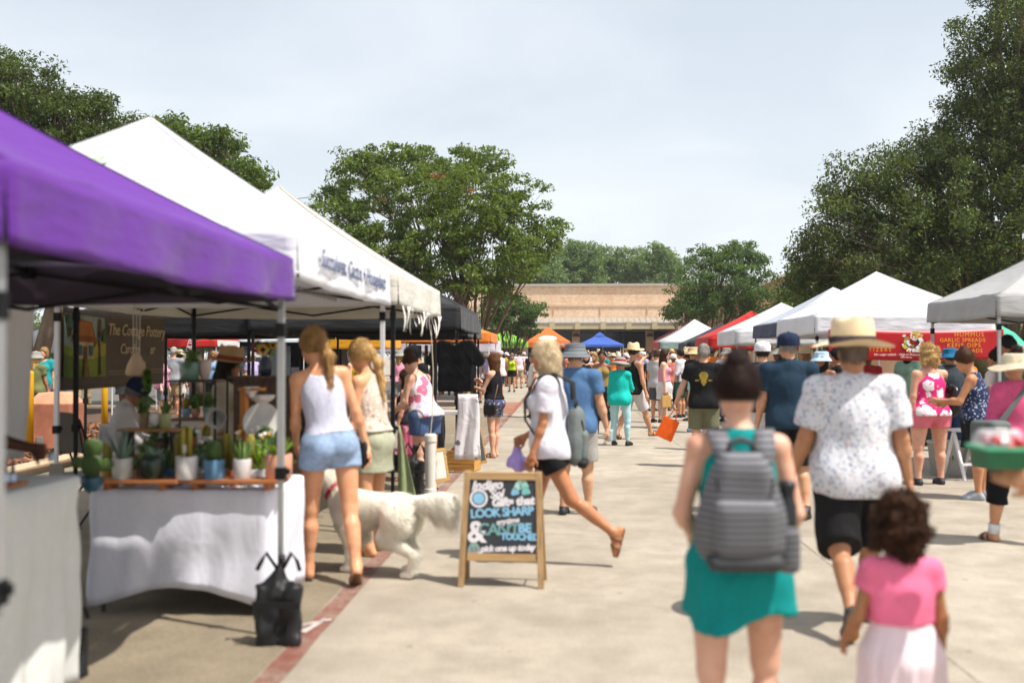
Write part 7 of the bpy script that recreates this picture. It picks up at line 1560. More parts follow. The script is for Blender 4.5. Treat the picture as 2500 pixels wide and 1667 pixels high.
g2_ = person('young woman with blonde ponytail, beige top and sage green skirt', 908, 8.05, 66, 1.73, skin='#d39c74', h=.012, fig_kw=dict(fem=1, legR=(4, 2, 6), legL=(-3, 2, 3), armL=(4, 8, 10, 0), armR=(34, 6, 96, 12), headp=18, lean=5, handL='fist'),
       hair=('pony', '#b8935c', dict(len_=.16, vol=.008)), top=dict(mat=prints('beige_print', '#c9b7a6', [('#b08a78', 18, .3), ('#e2d6c9', 26, .3)]), sleeve=0, strap=(.06, 1, .15), hem=.05, off=.008), skirt=dict(mat=cloth('#a3a48c'), z0=.13, z1=-.27, r1=(.2, .165), nf=4, amp=.006), shoes=('sandal', '#8a6242'))
wt = thing('wrist_watch', 'dark watch on the wrist of the woman in the sage skirt', 'watch', g2_.world(g2_.J['wrL']-g2_.J['faL']*.02)); B().lathe([(.034, -.012), (.037, -.01), (.037, .01), (.034, .012)], 16).obj('band', bk, wt); wt.rotation_euler = Vector(g2_.J['faL']).to_track_quat('Z', 'Y').to_euler()
# --- dog
def dog():
    p = gx(908, 7.36); root = thing('dog', 'fluffy white golden retriever standing beside the girls', 'dog', (p[0], p[1], 0), R(70)); root.scale = (.94, .94, .94)
    L_ = dict(R=1, L=-1)
    def leg_f(P, sg, y0, dy):
        a, e, w, t = (sg*.085, y0, .40), (sg*.09, y0-.05, .27), (sg*.088, y0-.01+dy, .13), (sg*.088, y0+.0+dy, .035)
        d = rcone(P, a, e, .085, .055); d = smin(d, rcone(P, e, w, .05, .034), .03); d = smin(d, rcone(P, w, t, .032, .03), .02)
        return smin(d, rcone(P, t, (sg*.088, y0+.05+dy, .026), .034, .028), .02)
    def leg_h(P, sg, y0, dy):
        a, kn, hk, t = (sg*.08, y0, .44), (sg*.1, y0+.09, .29), (sg*.095, y0-.10+dy, .19), (sg*.095, y0-.07+dy, .035)
        d = rcone(P, a, kn, .12, .07); d = smin(d, rcone(P, kn, hk, .065, .034), .04); d = smin(d, rcone(P, hk, t, .032, .03), .02)
        return smin(d, rcone(P, t, (sg*.095, y0-.015+dy, .026), .034, .028), .02)
    def base(P):
        d = ell(P, (0, .17, .475), (.135, .19, .165)); d = smin(d, ell(P, (0, -.05, .50), (.12, .24, .13)), .08); d = smin(d, ell(P, (0, -.24, .50), (.13, .15, .14)), .06)
        d = smin(d, rcone(P, (0, .26, .55), (0, .38, .70), .115, .085), .07)                          # neck
        hd = ell(P, (0, .43, .745), (.075, .095, .075)); hd = smin(hd, rcone(P, (0, .48, .73), (0, .57, .705), .045, .036), .03)
        for sg in (-1, 1): hd = smin(hd, ell(P, (sg*.078, .40, .715), (.018, .045, .075)), .02)
        d = smin(d, hd, .05)
        for sg, dy in ((1, .03), (-1, -.04)): d = smin(d, leg_f(P, sg, .20, dy), .05)
        for sg, dy in ((1, .04), (-1, -.05)): d = smin(d, leg_h(P, sg, -.27, dy), .06)
        tl_ = rcone(P, (0, -.36, .57), (0, -.50, .585), .045, .05); tl_ = smin(tl_, rcone(P, (0, -.50, .57), (0, -.64, .59), .06, .065), .03); tl_ = smin(tl_, rcone(P, (0, -.62, .58), (0, -.66, .44), .06, .03), .05); tl_ = smin(tl_, rcone(P, (0, -.52, .55), (0, -.56, .44), .05, .02), .05)
        return np.maximum(smin(d, tl_, .04), -P[:, 2])
    fn = lambda P: base(P)+folds(P, .005, 26, 7)
    V, Q = sdf_mesh(fn, (-.25, -.8, 0), (.25, .66, .86), .011)
    fur = M('cream_fur', '#f3ebdc', .95, .12, 16, .3, spec=.1)
    me = npmesh('body', V, Q); link('body', me, fur, root)
    rs = np.random.RandomState(4); nrm = np.zeros((len(V), 3), np.float32); me.vertices.foreach_get('normal', nrm.ravel()) if False else None
    nr = np.array([v.normal[:] for v in me.vertices], np.float32)
    idx = rs.choice(len(V), 52000); P0 = V[idx]; N0 = nr[idx]; keep = P0[:, 2] > .05; P0, N0 = P0[keep], N0[keep]; n = len(P0)
    flow = np.stack([np.zeros(n), np.full(n, -.85), np.full(n, -.6)], 1)+rs.normal(0, .2, (n, 3)); d = N0*.35+flow; d /= np.linalg.norm(d, axis=1)[:, None]
    ln = (.028+.035*rs.rand(n))*np.where(P0[:, 1] < -.4, 2.2, 1)*np.where(P0[:, 2] < .22, .5, 1); sd = np.cross(d, N0); sd /= np.maximum(1e-5, np.linalg.norm(sd, axis=1)[:, None])
    w = .0021; T = np.stack([P0-sd*w, P0+sd*w, P0+d*ln[:, None]], 1).reshape(-1, 3)
    put(link('fur', npmesh('fur', T, np.arange(n*3).reshape(-1, 3), False), M('fur_tips', '#faf3e6', .95, .12, 9, 0, spec=.1, trans=.25), root), kind='stuff')
    B().lathe([(.108, -.016), (.112, -.012), (.112, .012), (.108, .016)], 24).obj('collar', M('red_collar', '#a81f2e', .6), root, loc=(0, .325, .63)).rotation_euler = (R(-50), 0, 0)
    B().lathe([(.001, -.014), (.016, -.006), (.018, .004), (.001, .014)], 12).obj('nose', M('dog_nose', '#1a1412', .3), root, loc=(0, .605, .712), smooth=True)
    for sg in (-1, 1): B().lathe([(.001, -.009), (.009, 0), (.001, .009)], 10).obj('eye', M('eye_dark', '#1c1512'), root, loc=(sg*.042, .505, .765), smooth=True)
dog()
# --- middle distance
def held(label, cat, name, fn, lo, hi, mat, loc, h=.014, rz=0):
    t = thing(name, label, cat, loc, rz); link(cat.replace(' ', '_')+'_body', npmesh(name, *sdf_mesh(fn, lo, hi, h)), mat, t); return t
def flatbag(label, name, loc, w, hgt, col, handle=.12, rz=0, tilt=0, trans=0.):
    t = thing(name, label, 'bag', loc, rz); t.rotation_euler = (0, R(tilt), rz); m = cloth(col, trans)
    B().add([(-w/2, -.04, -hgt), (w/2, -.04, -hgt), (w/2, .04, -hgt), (-w/2, .04, -hgt), (-w/2*.95, -.03, 0), (w/2*.95, -.03, 0), (w/2*.95, .03, 0), (-w/2*.95, .03, 0)], [(3, 2, 1, 0), (0, 1, 5, 4), (1, 2, 6, 5), (2, 3, 7, 6), (3, 0, 4, 7), (4, 5, 6, 7)]).obj('bag', m, t, bevel=.012)
    for y in (-.025, .025): B().tube([(-w*.22, y, 0), (-w*.12, y, handle*.8), (0, y, handle), (w*.12, y, handle*.8), (w*.22, y, 0)], .008, 6).obj('handle', m, t, smooth=True)
    return t
tee = lambda c, **k: dict(dict(mat=cloth(c) if isinstance(c, str) else c, sleeve=.6, hem=-.1, off=.022, flare=.03, arm_off=.026), **k)
tank = lambda c, **k: dict(dict(mat=cloth(c) if isinstance(c, str) else c, sleeve=0, strap=(.07, 1, .15), hem=-.02, off=.01), **k)
shorts = lambda c, **k: dict(dict(mat=cloth(c) if isinstance(c, str) else c, ln=.85, off=.025, flare=.02), **k)
f_ = person('man in blue T-shirt, grey bucket hat and pale shorts behind the blonde woman', 1404, 10.0, -14, 1.72, fig_kw=dict(w=1.12, fat=.4, armR=(2, 12, 14, 0), legR=(6, 2, 4)), skin='#c99a7a', hair=('crop', '#6b625a'), top=tee('#4b6c93'), bottom=shorts('#a19d98'), hat=('bucket', stripes('hat_stripe', '#6d7276', '#54595d', 30), dict(up=.03)))
cupp = held('clear drinking cup in the hand of the man in blue', 'cup', 'drinking_cup', lambda P: np.maximum(rcone(P, (0, 0, -.05), (0, 0, .06), .03, .038), np.abs(P[:, 2])-.06), (-.05, -.05, -.07), (.05, .05, .07), M('jar_glass', '#9fb4c0'), f_.world(f_.J['haR']+A3((0, .04, 0))))
f_ = person('navy polo man in a dark cap walking away left of the straw hat', 1926, 9.9, -4, 1.80, fig_kw=dict(w=1.1, fat=.3, armL=(4, 10, 8, 0), armR=(8, 10, 30, 10), legL=(8, 2, 4), legR=(-8, 2, 14), heady=18), skin='#c4906e', hair=('crop', '#8d8880'), top=tee('#1d3243', sleeve=.72, collar=True), bottom=shorts('#121214', ln=1.0), hat=('cap', cloth('#1b2740'), dict(up=.035)))
f_ = person('grey haired man in black T-shirt with gold emblem, khaki shorts', 1718, 14.2, -8, 1.75, fig_kw=dict(w=1.06, fat=.2, armL=(0, 22, 6, 0), armR=(4, 9, 12, 0), handL='fist'), skin='#c79a80', hair=('short', '#9b948c'), top=tee('#141416'), bottom=shorts('#6f6f56'), hands=True)
em = thing('shirt_emblem', '', '') if False else None
for i, (x, z, w, hh) in enumerate(((0, .40, .07, .03), (-.03, .37, .05, .05), (.03, .37, .05, .05), (0, .33, .08, .05), (0, .28, .06, .04), (-.09, .30, .05, .018), (.09, .30, .05, .018), (0, .245, .03, .03))):
    me = B().add([Vector(f_.Tt((x+w*.7*math.cos(a), -.168+.012*(abs(x) > .05), z+hh*.7*math.sin(a)))) for a in [2*math.pi*j/10 for j in range(10)]], [tuple(range(10))]).mesh('shirt_emblem'); link('shirt_emblem', me, M('gold_print', '#a88e2e', .7, .3, 60, 0), f_.root)
ob = f_.world(f_.J['haL']); flatbag('bright orange shopping bag swinging from the grey haired man', 'shopping_bag', (ob.x-.02, ob.y-.02, ob.z-.14), .25, .31, '#e8601c', .14, R(-10), 24)
person('man in white cap and charcoal T-shirt beyond the bun', 1862, 13.2, -5, 1.76, skin='#cfa488', hair=('short', '#2b1f18'), fig_kw=dict(w=1.02, heady=12), top=tee('#3a3c3f'), bottom=shorts('#c4bcbc'), hat=('cap', cloth('#d8d6d8'), dict(up=.04)))
f_ = person('stout woman in pink racerback top and coral shorts with short blonde curls', 2268, 12.3, 12, 1.70, skin='#cf9a80', hair=('curly', '#c2a068', dict(vol=-.02)), fig_kw=dict(fem=1, w=1.3, fat=.7, armL=(-2, 9, 10, 0), armR=(30, 14, 40, 0), heady=30, legR=(2, 3, 2), legL=(0, 3, 2)), top=tank(prints('pink_white_top', '#d82a72', [('#e6dede', 7, .5), ('#d9a0b4', 16, .22)]), strap=(.06, -1, .15), hem=-.06, flare=.03), bottom=shorts('#d8707e', ln=.42, off=.02, flare=.03), shoes=('shoe', '#2a2a30'), hands=True)
t = thing('handbag', 'big black leather handbag on the shoulder of the woman in coral shorts', 'handbag', f_.root.location, f_.root.rotation_euler[2]); c = f_.Tt((.30, -.02, .12))
link('bag', npmesh('bag', *sdf_mesh(lambda P: ell(P, c, (.09, .17, .2))+folds(P, .008, 25, 2), c-.26, c+.26, .014)), M('black_leather', '#141110', .3, .2, 30, .4), t)
B().tube([Vector(f_.Tt(v)) for v in ((.24, -.1, .25), (.17, -.02, .53), (.24, .08, .25))], .014, 6).obj('strap', M('black_leather', '#141110'), t, smooth=True)
for z in (.2, .05): B().lathe([(.014, -.004), (.02, 0), (.014, .004)], 12).obj('buckle', M('brass', '#b08a3c', .3, .1, 9, 0, metal=.9), t, loc=Vector(c)+Vector((-.085, -.05, z-.12)))
f_ = person('woman in navy patterned sleeveless top and black skirt leaning over a stall', 2388, 11.1, 58, 1.66, skin='#bb845e', hair=('bun', '#4a2c1a', dict(vol=.02)), fig_kw=dict(fem=1, w=1.22, fat=.5, armL=(30, 14, 72, 10), armR=(24, 10, 70, 10), lean=8, headp=18), top=tank(prints('navy_pattern', '#232d4c', [('#a9b2c4', 34, .3)]), strap=(.1, 1, .13), hem=-.08, flare=.04), skirt=dict(mat=cloth('#121216'), z1=-.34, r1=(.21, .18)), shoes=('shoe', '#9aa0a8'), hands=True)
person('woman in white T-shirt with dark bun at the right edge stall', 2432, 13.2, 40, 1.66, skin='#a9714e', hair=('bun', '#241610'), fig_kw=dict(fem=1, w=1.1), top=tee('#cfc2be'), bottom=shorts('#2b2d35'))
person('tall man in sage green T-shirt serving under the grey canopy', 2472, 12.9, 100, 1.86, skin='#8f5f44', hair=('short', '#17110e'), fig_kw=dict(w=1.08, headp=20, armL=(30, 8, 50, 0)), top=tee('#55665a'), bottom=shorts('#25272b', ln=1.9))
f_ = person('woman in pink knit top, beige cap and black capri trousers at the right edge', 2478, 8.5, 14, 1.63, skin='#c08e6c', hair=('bun', '#2a1b14'), fig_kw=dict(fem=1, w=1.2, fat=.5, legL=(10, 2, 4), legR=(-12, 2, 20), armL=(2, 12, 12, 0), armR=(2, 12, 12, 0)), top=tee(M('pink_knit', '#c8507a', .95, .25, 70, .6), sleeve=1.3, hem=-.1, arm_off=.02), bottom=shorts('#0f0f12', ln=1.3, off=.012), shoes=('sandal', '#3c403c'), hat=('sun', cloth('#c2b49a'), dict(up=.02)), hands=True)
for sd in 'RL':
    a, k_ = f_.J['ank'+sd], f_.J['knee'+sd]; B().tube([Vector(a), Vector(a*.86+k_*.14), Vector(a*.78+k_*.22)], [.048, .047, .05], 14).obj('sock', cloth('#d5d7dd'), f_.root, smooth=True)
t = thing('messenger_bag', 'slate grey crossbody bag on the woman in pink knit', 'bag', f_.root.location, f_.root.rotation_euler[2]); c = f_.Tt((-.30, -.06, -.02))
def mb(P): q = np.abs(P-c)-A3((.1, .15, .2))+.04; return np.linalg.norm(np.maximum(q, 0), axis=1)+np.minimum(q.max(1), 0)-.04+folds(P, .006, 22, 3)
link('bag', npmesh('bag', *sdf_mesh(mb, c-.28, c+.28, .013)), M('slate_canvas', '#5a605f', .8, .15, 20), t); B().box(Vector(c)+Vector((-.02, -.155, .1)), (.12, .03, .11)).obj('pocket', M('stone_canvas', '#83837c', .8), t, bevel=.012)
B().add([Vector(f_.Tt(v)) for v in ((-.33, -.12, .12), (-.26, -.135, .12), (.02, -.16, .5), (.08, -.13, .54), (.06, -.10, .55), (.0, -.13, .51))], [(0, 1, 2, 5), (5, 2, 3, 4)]).obj('strap', M('slate_canvas', '#5a605f'), t)
person('man in teal cap and grey T-shirt facing the food stall', 2320, 15.2, 15, 1.70, skin='#b88462', hair=('short', '#5a4636'), fig_kw=dict(w=1.15, fat=.4), top=tee('#3c444c'), bottom=shorts(denim2, ln=1.9), hat=('bucket', cloth('#1c6a94'), dict(up=.03)))
person('woman in pale blue bucket hat and black top by the straw hat', 2006, 14.2, 150, 1.66, skin='#8a5f48', hair=('long', '#17110e'), fig_kw=dict(fem=1), top=tank('#16161c'), bottom=shorts('#24262c'), hat=('bucket', cloth('#a9c0d2'), dict(up=.02)), glasses='#1a1a1a')
person('man in black T-shirt right of the pale blue bucket hat', 2042, 14.9, 80, 1.70, skin='#a9714e', hair=('short', '#15100d'), fig_kw=dict(w=1.05), top=tee('#101012'), bottom=shorts('#2b2d30'))
# --- left stalls
f_ = person('woman in black camisole and floral shorts with hands raised by the shirt stall', 1206, 15.6, 62, 1.62, skin='#d2a084', hair=('bob', '#6b4426', dict(len_=.06)), fig_kw=dict(fem=1, armL=(20, 8, 84, 6), armR=(26, 6, 92, 8), legL=(-3, 2, 2), legR=(5, 2, 4)), top=tank('#17151b', hem=.04), bottom=shorts(prints('floral_shorts', '#454660', [('#a9a6ba', 20, .34), ('#d0ccd6', 30, .16)]), ln=.52, flare=.035), shoes=('sandal', '#3a2a22'), hands=True)
t = thing('small_purse', 'small black purse at the hip of the woman in floral shorts', 'purse', f_.root.location, f_.root.rotation_euler[2]); B().box(Vector(f_.Tt((-.22, -.06, -.13))), (.09, .2, .16)).obj('purse', M('black_leather', '#141110'), t, bevel=.02); B().tube([Vector(f_.Tt(v)) for v in ((-.2, -.1, -.06), (-.12, -.13, .2), (.08, -.08, .52), (.1, .1, .45), (-.1, .13, .1), (-.2, .04, -.06))], .007, 6).obj('strap', M('tan_leather', '#8a6a4a', .6), t, smooth=True)
f_ = person('woman in pink tie-dye tank and denim shorts bending at the cream canopy', 1038, 11.8, 60, 1.66, skin='#d3a489', hair=('bun', '#4a2a18'), fig_kw=dict(fem=1, w=1.15, fat=.4, lean=16, headp=22, armL=(24, 8, 40, 0), armR=(30, 6, 60, 0)), top=tank(prints('tie_dye', '#d9cdd2', [('#c86a86', 6, .42), ('#b9a6c4', 8, .3)]), strap=(.08, -1, .14), hem=-.06, flare=.03), bottom=shorts(denim2, ln=.5), shoes=('sandal', '#6b4a34'), hands=True)
a = f_.world(f_.J['haL']); flatbag('white thank-you plastic bag on the arm of the woman in tie-dye', 'plastic_bag', (a.x, a.y-.1, a.z-.02), .26, .32, '#d2c8c8', .14, R(10), 0, .25)
person('girl in red tie-dye skirt standing behind the black sand bag', 992, 12.7, 80, 1.42, skin='#b98666', hair=('long', '#3a2418'), fig_kw=dict(fem=.7, bust=.3, child=.3), top=tank('#2b2430'), skirt=dict(mat=prints('red_tie_dye', '#a04a62', [('#c98a9a', 7, .35), ('#8a3550', 9, .3)]), z1=-.5, r1=(.26, .22)), shoes=('sandal', '#7a3a44'))
person('man in black cap and black T-shirt behind the woman in tie-dye', 1022, 13.6, 110, 1.74, skin='#b98a6a', hair=('short', '#17110e'), fig_kw=dict(w=1.15, fat=.4, headp=25), top=tee('#0f0f11'), bottom=shorts('#22252c', ln=1.9), hat=('cap', cloth('#101014'), dict(up=.035)))
person('pottery vendor in tan felt hat, cream shirt and teal sunglasses', 553, 8.7, -84, 1.63, skin='#8f5a38', hair=('long', '#1d130e'), fig_kw=dict(fem=1, w=1.05, headp=8), top=tee('#a89b86', sleeve=1.5, collar=True), bottom=shorts('#4a443c', ln=1.9), hat=('straw', M('tan_felt', '#a07f54', .9, .12, 60, .3), dict(band=cloth('#7a3a22'), up=.045)), glasses='#1c7a80', h=.013)
f_ = person('seated man in navy cap and white collared shirt reading at the side table', 292, 9.55, -70, 1.74, skin='#9a6240', hair=('short', '#7a7672'), fig_kw=dict(w=1.02, sit=True, legR=(86, 6, 84), legL=(84, 6, 82), armL=(40, 8, 60, 10), armR=(36, 8, 60, 10), headp=24, lean=8), top=tee('#b5aeac', sleeve=1.4, collar=True), bottom=shorts('#4a4c55', ln=1.9), hat=('cap', cloth('#18203c'), dict(up=.04)), z=-.36, glasses='#2a2a2a', h=.013)
sl_ = thing('stool', 'plain dark stool under the seated man in the pottery stall', 'stool', (f_.root.location.x, f_.root.location.y, 0)); B().lathe([(.17, .42), (.18, .43), (.18, .455), (.17, .46), (.001, .46)], 20).obj('seat', bk, sl_)
for i in range(4): a = .785+i*1.571; B().tube([(.12*math.cos(a), .12*math.sin(a), .42), (.17*math.cos(a), .17*math.sin(a), 0)], .012, 8).obj('leg', bk, sl_)
# --- aisle, 16 to 30 m
person('woman in gold camisole and black midi skirt facing the camera', 1470, 20.2, 172, 1.70, skin='#8a5a40', hair=('bun', '#14100e'), fig_kw=dict(fem=1, legL=(8, 1, 6), legR=(-4, 1, 4), armL=(2, 8, 10, 0), armR=(2, 8, 10, 0)), top=tank('#8c7340', hem=.04, flare=.03), skirt=dict(mat=cloth('#141416'), z1=-.66, r1=(.19, .17), amp=.006), shoes=('sandal', '#3a261a'), eyes=True, h=.016)
f_ = person('woman in turquoise long sleeves, aqua leggings and grey sun hat with red band', 1514, 17.6, -22, 1.56, skin='#b98a6a', hair=('short', '#6b6258'), fig_kw=dict(fem=1, w=1.08, legL=(2, 3, 2), legR=(2, 4, 2), armL=(2, 10, 14, 0), armR=(16, 10, 70, 20)), top=tee('#12b3a6', sleeve=1.85, hem=-.14, arm_off=.012), bottom=shorts('#a9ccd0', ln=1.95, off=.008, flare=0), shoes=('shoe', '#141416'), hat=('sun', cloth('#8d877e'), dict(band=cloth('#a81f30'), up=.03, tilt=-8)), h=.015)
a = f_.world(f_.J['haL']); t = thing('folded_umbrella', 'folded white umbrella hanging from the hand of the woman in turquoise', 'umbrella', a); B().tube([(0, 0, .02), (.02, 0, -.06)], .02, 8).obj('handle', bk, t); B().tube([(.02, 0, -.06), (.05, -.01, -.1), (.13, -.03, -.24), (.19, -.04, -.36)], [.02, .038, .034, .012], 12).obj('cloth', cloth('#b4b8c6'), t, smooth=True)
person('man in black tank top, straw hat and white shorts striding right', 1546, 18.9, -52, 1.78, skin='#c08e6c', hair=('short', '#2b1f18'), fig_kw=dict(w=1.08, legR=(26, 2, 6), legL=(-14, 2, 14), armR=(2, 10, 10, 0), armL=(80, 20, 40, -40)), top=tank('#141417', strap=(.1, -1, .13), hem=-.1, off=.015), bottom=shorts('#c4bfbf', ln=.9), shoes=('sandal', '#4a2f20'), hat=('straw', M('straw', '#cdb083'), dict(up=.05)), h=.016)
f_ = person('woman in pink bandeau and white skirt with long brown hair and sunglasses', 1622, 21.8, -98, 1.72, skin='#d6a890', hair=('long', '#331d14'), fig_kw=dict(fem=1, w=1.1, armR=(2, 8, 6, 0), armL=(2, 8, 10, 0)), top=tank('#cf8c9c', band=.40, hem=.1), skirt=dict(mat=cloth('#d2cbca'), z1=-.3, r1=(.2, .18), amp=.006), shoes=('sandal', '#d2b4a8'), glasses='#2a1a16', h=.017)
a = f_.world(f_.J['haR']); flatbag('brown paper bag held by the woman in the white skirt', 'paper_bag', (a.x, a.y, a.z-.05), .22, .26, '#c2985a', .08, R(20))
a = f_.world(f_.J['haL']); flatbag('white plastic bag hanging behind the woman in the white skirt', 'plastic_bag', (a.x-.1, a.y, a.z-.12), .24, .34, '#c9ccd2', .12, R(60), 0, .25)
CR = 'shoppers in the aisle'
person('shopper in grey T-shirt behind the woman in the white skirt', 1604, 23.6, -40, 1.72, skin=MD, hair=('short', '#3a2a1c'), top=tee('#a9a6a4'), bottom=shorts('#4c4e55'), group=CR)
person('boy in black T-shirt and navy shorts seen from behind', 1590, 28.5, -150, 1.60, skin='#9a6848', hair=('short', '#120d0b'), top=tee('#1d2128'), bottom=shorts('#26304a'), shoes=('shoe', '#1a1214'), group=CR)
f_ = person('person in lavender shirt and black trousers with pale hair', 1566, 34.0, 150, 1.72, skin=LT, hair=('short', '#b9b4aa'), top=tee('#a9a9cc', sleeve=1.5), bottom=shorts('#141417', ln=1.95), group=CR)
a = f_.world(f_.J['haR']); flatbag('yellow green shopping bag beside the lavender shirt', 'shopping_bag', (a.x-.05, a.y, a.z-.08), .30, .32, '#a8a41c', .12)
person('man in white open shirt with dark hair near the black tee man', 1662, 25.5, 60, 1.74, skin=MD, hair=('short', '#1d140f'), top=tee('#cfc6cb', sleeve=1.2), bottom=shorts('#8c7a62'), group=CR)
f_ = person('person in black cap and white T-shirt with a dark green tote', 1684, 24.2, 70, 1.66, skin=TN, hair=('short', '#15100d'), top=tee('#c6bcc6'), bottom=shorts('#17181c', ln=.9), hat=('cap', cloth('#121316'), dict(up=.035)), group=CR)
a = f_.world(f_.J['haL']); flatbag('dark green tote bag with orange print', 'tote_bag', (a.x-.1, a.y-.1, a.z+.2), .36, .38, '#12362f', .22, R(30))
person('man in tan hat, black T-shirt and brown shorts looking right', 1692, 20.6, -70, 1.76, skin='#b88462', hair=('short', '#3a2a1c'), top=tee('#131316'), bottom=shorts('#6b5238'), shoes=('shoe', '#6d7f94'), hat=('bucket', cloth('#bfa67e'), dict(up=.03)), glasses='#1a1414', group=CR)
person('small blonde child in pale top beside the grey haired man', 1708, 16.8, -30, 1.45, skin=LT, hair=('bob', '#b08d5c'), fig_kw=dict(fem=.5, child=.4), top=tee('#9cc4bc'), bottom=shorts('#b3a48c'), group=CR)
person('woman in black top with sunglasses facing the camera left of the gold camisole', 1432, 27.5, 175, 1.66, skin='#cfa084', hair=('long', '#1f1410'), fig_kw=dict(fem=1), top=tank('#1a1218'), bottom=shorts('#1f1d24', ln=1.9), glasses='#1a1414', group=CR)
person('woman with raised arm and long light hair left of the gold camisole', 1452, 29, 140, 1.66, skin=LT, hair=('long', '#8a6a46'), fig_kw=dict(fem=1, armR=(100, 30, 80, 0)), top=tank('#1c1a1e'), bottom=shorts('#5c5a66'), group=CR)
person('woman in lime green halter and black shorts walking toward the camera', 1250, 43, 176, 1.66, skin='#c99a7c', hair=('long', '#7a6a5c'), fig_kw=dict(fem=1, legL=(10, 1, 10)), top=tank('#a9c41c', band=.5, hem=.04), bottom=shorts('#17171c', ln=.5), glasses='#5a1414', group=CR)
person('man in grey striped T-shirt and tan shorts behind the lime green halter', 1267, 47.5, 10, 1.78, skin=MD, hair=('short', '#2a1c14'), top=tee(stripes('pink_stripe', '#c9a8b8', '#e0dade', 12)), bottom=shorts('#b39a78'), group=CR)
person('woman in black top and purple floral skirt walking away by the red line', 1293, 49.5, 8, 1.68, skin=TN, hair=('long', '#2c1a12'), fig_kw=dict(fem=1), top=tee('#15131a'), skirt=dict(mat=prints('purple_floral', '#6a5a86', [('#e0d6e4', 8, .4), ('#2a2440', 11, .25)]), z1=-.3, r1=(.22, .2)), shoes=('shoe', '#17171a'), group=CR)
person('person in white cap and pink shirt under the lime green canopy', 1279, 56, 20, 1.74, skin=LT, hair=('short', '#6b5a48'), top=tee('#d8b8c0'), bottom=shorts('#8a8d96'), hat=('cap', cloth('#e6cdd4'), dict(up=.035)), group=CR)
person('person in white blouse and khaki shorts half hidden by the blonde woman', 1302, 25.5, 100, 1.64, skin=MD, hair=('short', '#2b1f18'), top=tee('#cfc9c2'), bottom=shorts('#7a7048'), group=CR)
person('person in white floral shirt carrying bags left of the lime green halter', 1222, 36, 70, 1.74, skin=LT, hair=('short', '#8d8478'), fig_kw=dict(w=1.15, armL=(20, 8, 80, 10)), top=tee('#d8cfd2'), bottom=shorts('#3a3c48', ln=.8), hat=('cap', cloth('#c9b4b0'), dict(up=.03)), group=CR)
# --- far crowd: shared figures with their own clothes
PRO = []
for i, kw in enumerate((dict(fem=1), dict(fem=0), dict(fem=1, legR=(10, 1, 6), legL=(-10, 1, 14), armL=(10, 8, 30, 0)), dict(fem=0, w=1.1, fat=.4, legR=(-10, 1, 14), legL=(10, 1, 6)), dict(fem=0, w=1.05, armL=(30, 8, 80, 10)), dict(fem=1, w=1.12, fat=.4, armR=(20, 8, 70, 10)))):
    f = Fig(H=1.7, **kw); PRO.append(dict(body=m_body(f, .022, False), tee=m_top(f, .018, .6, -.1, .02, .03, arm_off=.026), tank=m_top(f, .018, 0, -.02, .012, .02, strap=(.08, 1, .14)), shorts=m_bottom(f, .018, .85, .025), trousers=m_bottom(f, .018, 1.93, .018), skirt=m_skirt(f, .018, z1=-.36), short=m_hair(f, .014, 'short'), long=m_hair(f, .014, 'long'), bob=m_hair(f, .014, 'bob'), sh=[m_shoe(f, .014, q) for q in 'RL'], f=f))
TC = (('white', '#d2cccf'), ('black', '#17171a'), ('coral', '#cf7464'), ('blue', '#86a9cc'), ('navy', '#232c4a'), ('grey', '#8c8c90'), ('olive', '#6a6c44'), ('pink', '#d690a4'), ('mint', '#9cccb8'), ('mustard', '#b9922e'), ('red', '#a52a2c'), ('lilac', '#a89cc4'), ('teal', '#1f8a8c'), ('cream', '#d6c9ae'), ('orange', '#d0762c'))
BC = (('black', '#1a1a1d'), ('denim', '#4a5d80'), ('khaki', '#a08d68'), ('white', '#c9c4c2'), ('grey', '#6f7074'))
SK = ('#c9977a', '#d8ab90', '#a9714e', '#7a4e36', '#c08a68', '#5e3d2b'); HC = ('#2a1b13', '#5b3d26', '#15100e', '#8a6a44', '#9a948c', '#c0995c')
used = set(); rc = random.Random(77)
def crowd(px, D, place, group, face=None):
    while True:
        i = rc.randrange(6); fem = i in (0, 2, 5); tk = rc.choice(('tee', 'tee', 'tank') if fem else ('tee', 'tee', 'tee')); bk2 = rc.choice(('shorts', 'trousers', 'skirt') if fem else ('shorts', 'trousers')); t_ = rc.choice(TC); b_ = rc.choice(BC); hat = rc.choice((None, None, 'cap', 'straw', 'bucket')) 
        key = (t_[0], tk, b_[0], bk2, hat)
        if key not in used: used.add(key); break
    d = PRO[i]; p = gx(px, D); lab = 'person in %s %s, %s %s%s, %s' % (t_[0], {'tee': 'T-shirt', 'tank': 'tank top'}[tk], b_[0], bk2, {None: '', 'cap': ', white cap', 'straw': ', straw hat', 'bucket': ', bucket hat'}[hat], place)
    root = thing('person', lab, 'person', (p[0], p[1], 0), R(rc.choice((0, 20, -20, 180, 160, 200, 90, -90, 140)) if face is None else face), group); s_ = rc.uniform(.94, 1.07); root.scale = (s_, s_, s_)
    link('body', d['body'], skinm(rc.choice(SK)), root); link('shirt', d[tk], cloth(t_[1]), root); link(bk2, d[bk2], cloth(b_[1]), root)
    link('hair', d[rc.choice(('long', 'bob', 'long') if fem else ('short',))], hairm(rc.choice(HC)), root)
    sm = M('leather_'+rc.choice(('#2a2a2c', '#d0d0d0', '#6b4a34')), '#2a2a2c')
    for m_ in d['sh']: link('shoe', m_, sm, root)
    if hat: wear_hat(root, d['f'], hat, {'cap': cloth('#d8d4d4'), 'straw': M('straw', '#cdb083'), 'bucket': cloth('#8d8d86')}[hat], up=.04)
CG = 'far crowd at the end of the street'
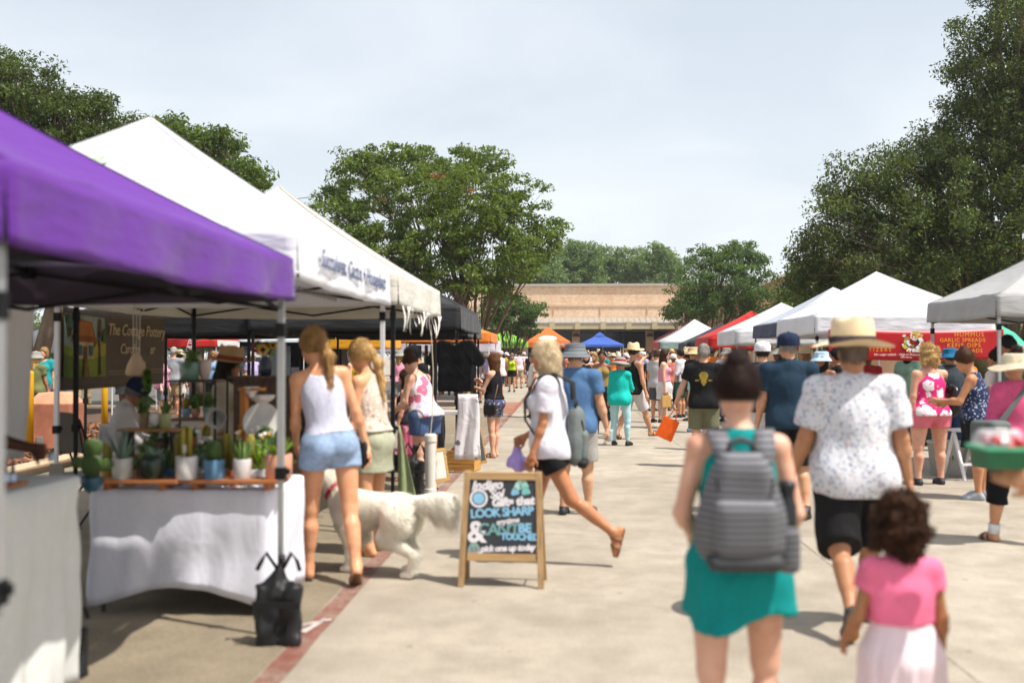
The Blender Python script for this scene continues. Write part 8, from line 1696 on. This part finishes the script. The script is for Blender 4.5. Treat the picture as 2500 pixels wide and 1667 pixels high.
for (px, D, n, place) in ((1420, 60, 7, 'below the blue canopy'), (1545, 52, 7, 'right of the blue canopy'), (1350, 58, 4, 'below the orange canopy'), (1205, 50, 6, 'by the small tree at far left'), (1620, 46, 6, 'by the striped canopy'), (1490, 40, 6, 'in the middle of the far crowd'), (1690, 36, 4, 'in front of the red canopy'), (1460, 48, 8, 'behind the gold camisole woman'), (1575, 41, 8, 'behind the lavender shirt'), (1650, 33, 6, 'left of the red canopy'), (1385, 50, 4, 'between orange and blue canopies')):
    for j in range(n): crowd(px+(j-(n-1)/2)*(130/n)+rc.uniform(-6, 6), D+rc.uniform(-5, 5), place, CG)
for (px, D, place) in ((1640, 30, 'near the red canopy'), (1735, 27, 'by the bright white canopy'), (1775, 24, 'beside the bright white canopy'), (1815, 21, 'left of the navy polo'), (1900, 19, 'under the half hidden white canopy'), (1965, 20, 'behind the straw hat'), (2080, 20.5, 'under the food banner canopy'), (2215, 19.5, 'behind the food stall'), (2120, 19.3, 'serving behind the red banner'), (2345, 16.5, 'beside the food banner'), (2490, 15.6, 'in the shade at the right edge')): crowd(px, D, place, 'shoppers at the right hand stalls')
for (px, D, place, fc) in ((88, 20.5, 'behind the yellow bollard at far left', 0), (108, 23, 'beyond the terracotta block', 180), (205, 30, 'beyond the kerb below the banner', 0), (300, 27, 'beyond the seated man', 90), (398, 24, 'left of the feather flag', -90), (436, 27.5, 'by the feather flag', 0), (424, 25.5, 'beside the feather flag', 0), (522, 28.5, 'under the green canopy', 180), (545, 29.5, 'at the edge of the green canopy', 160), (615, 26, 'before the grey walled tent', 60), (790, 24, 'beyond the girls at the yellow canopy', 90), (860, 22, 'beyond the black canopy', -90), (975, 26, 'past the white canopy poles', 0), (1010, 30, 'under the orange and white canopy', 180), (1150, 28, 'by the orange canopy edge', 200), (1165, 33, 'near the small green canopy', 20), (1185, 40, 'behind the floral shorts woman', 0)): crowd(px, D, place, 'people seen through the left hand stalls', fc)

# ---------------------------------------------------------------- humid summer air
hzm = bpy.data.materials.new('humid_air'); hzm.use_nodes = True; ht = hzm.node_tree; ht.nodes.remove(ht.nodes['Principled BSDF'])
pv = ht.nodes.new('ShaderNodeVolumePrincipled'); pv.inputs['Color'].default_value = (.93, .95, .97, 1); pv.inputs['Density'].default_value = .0004; pv.inputs['Anisotropy'].default_value = .2
ht.links.new(pv.outputs[0], ht.nodes['Material Output'].inputs['Volume'])
put(B().box((0, 420, 8.25), (810, 970, 18.5)).obj('haze', hzm), kind='stuff')
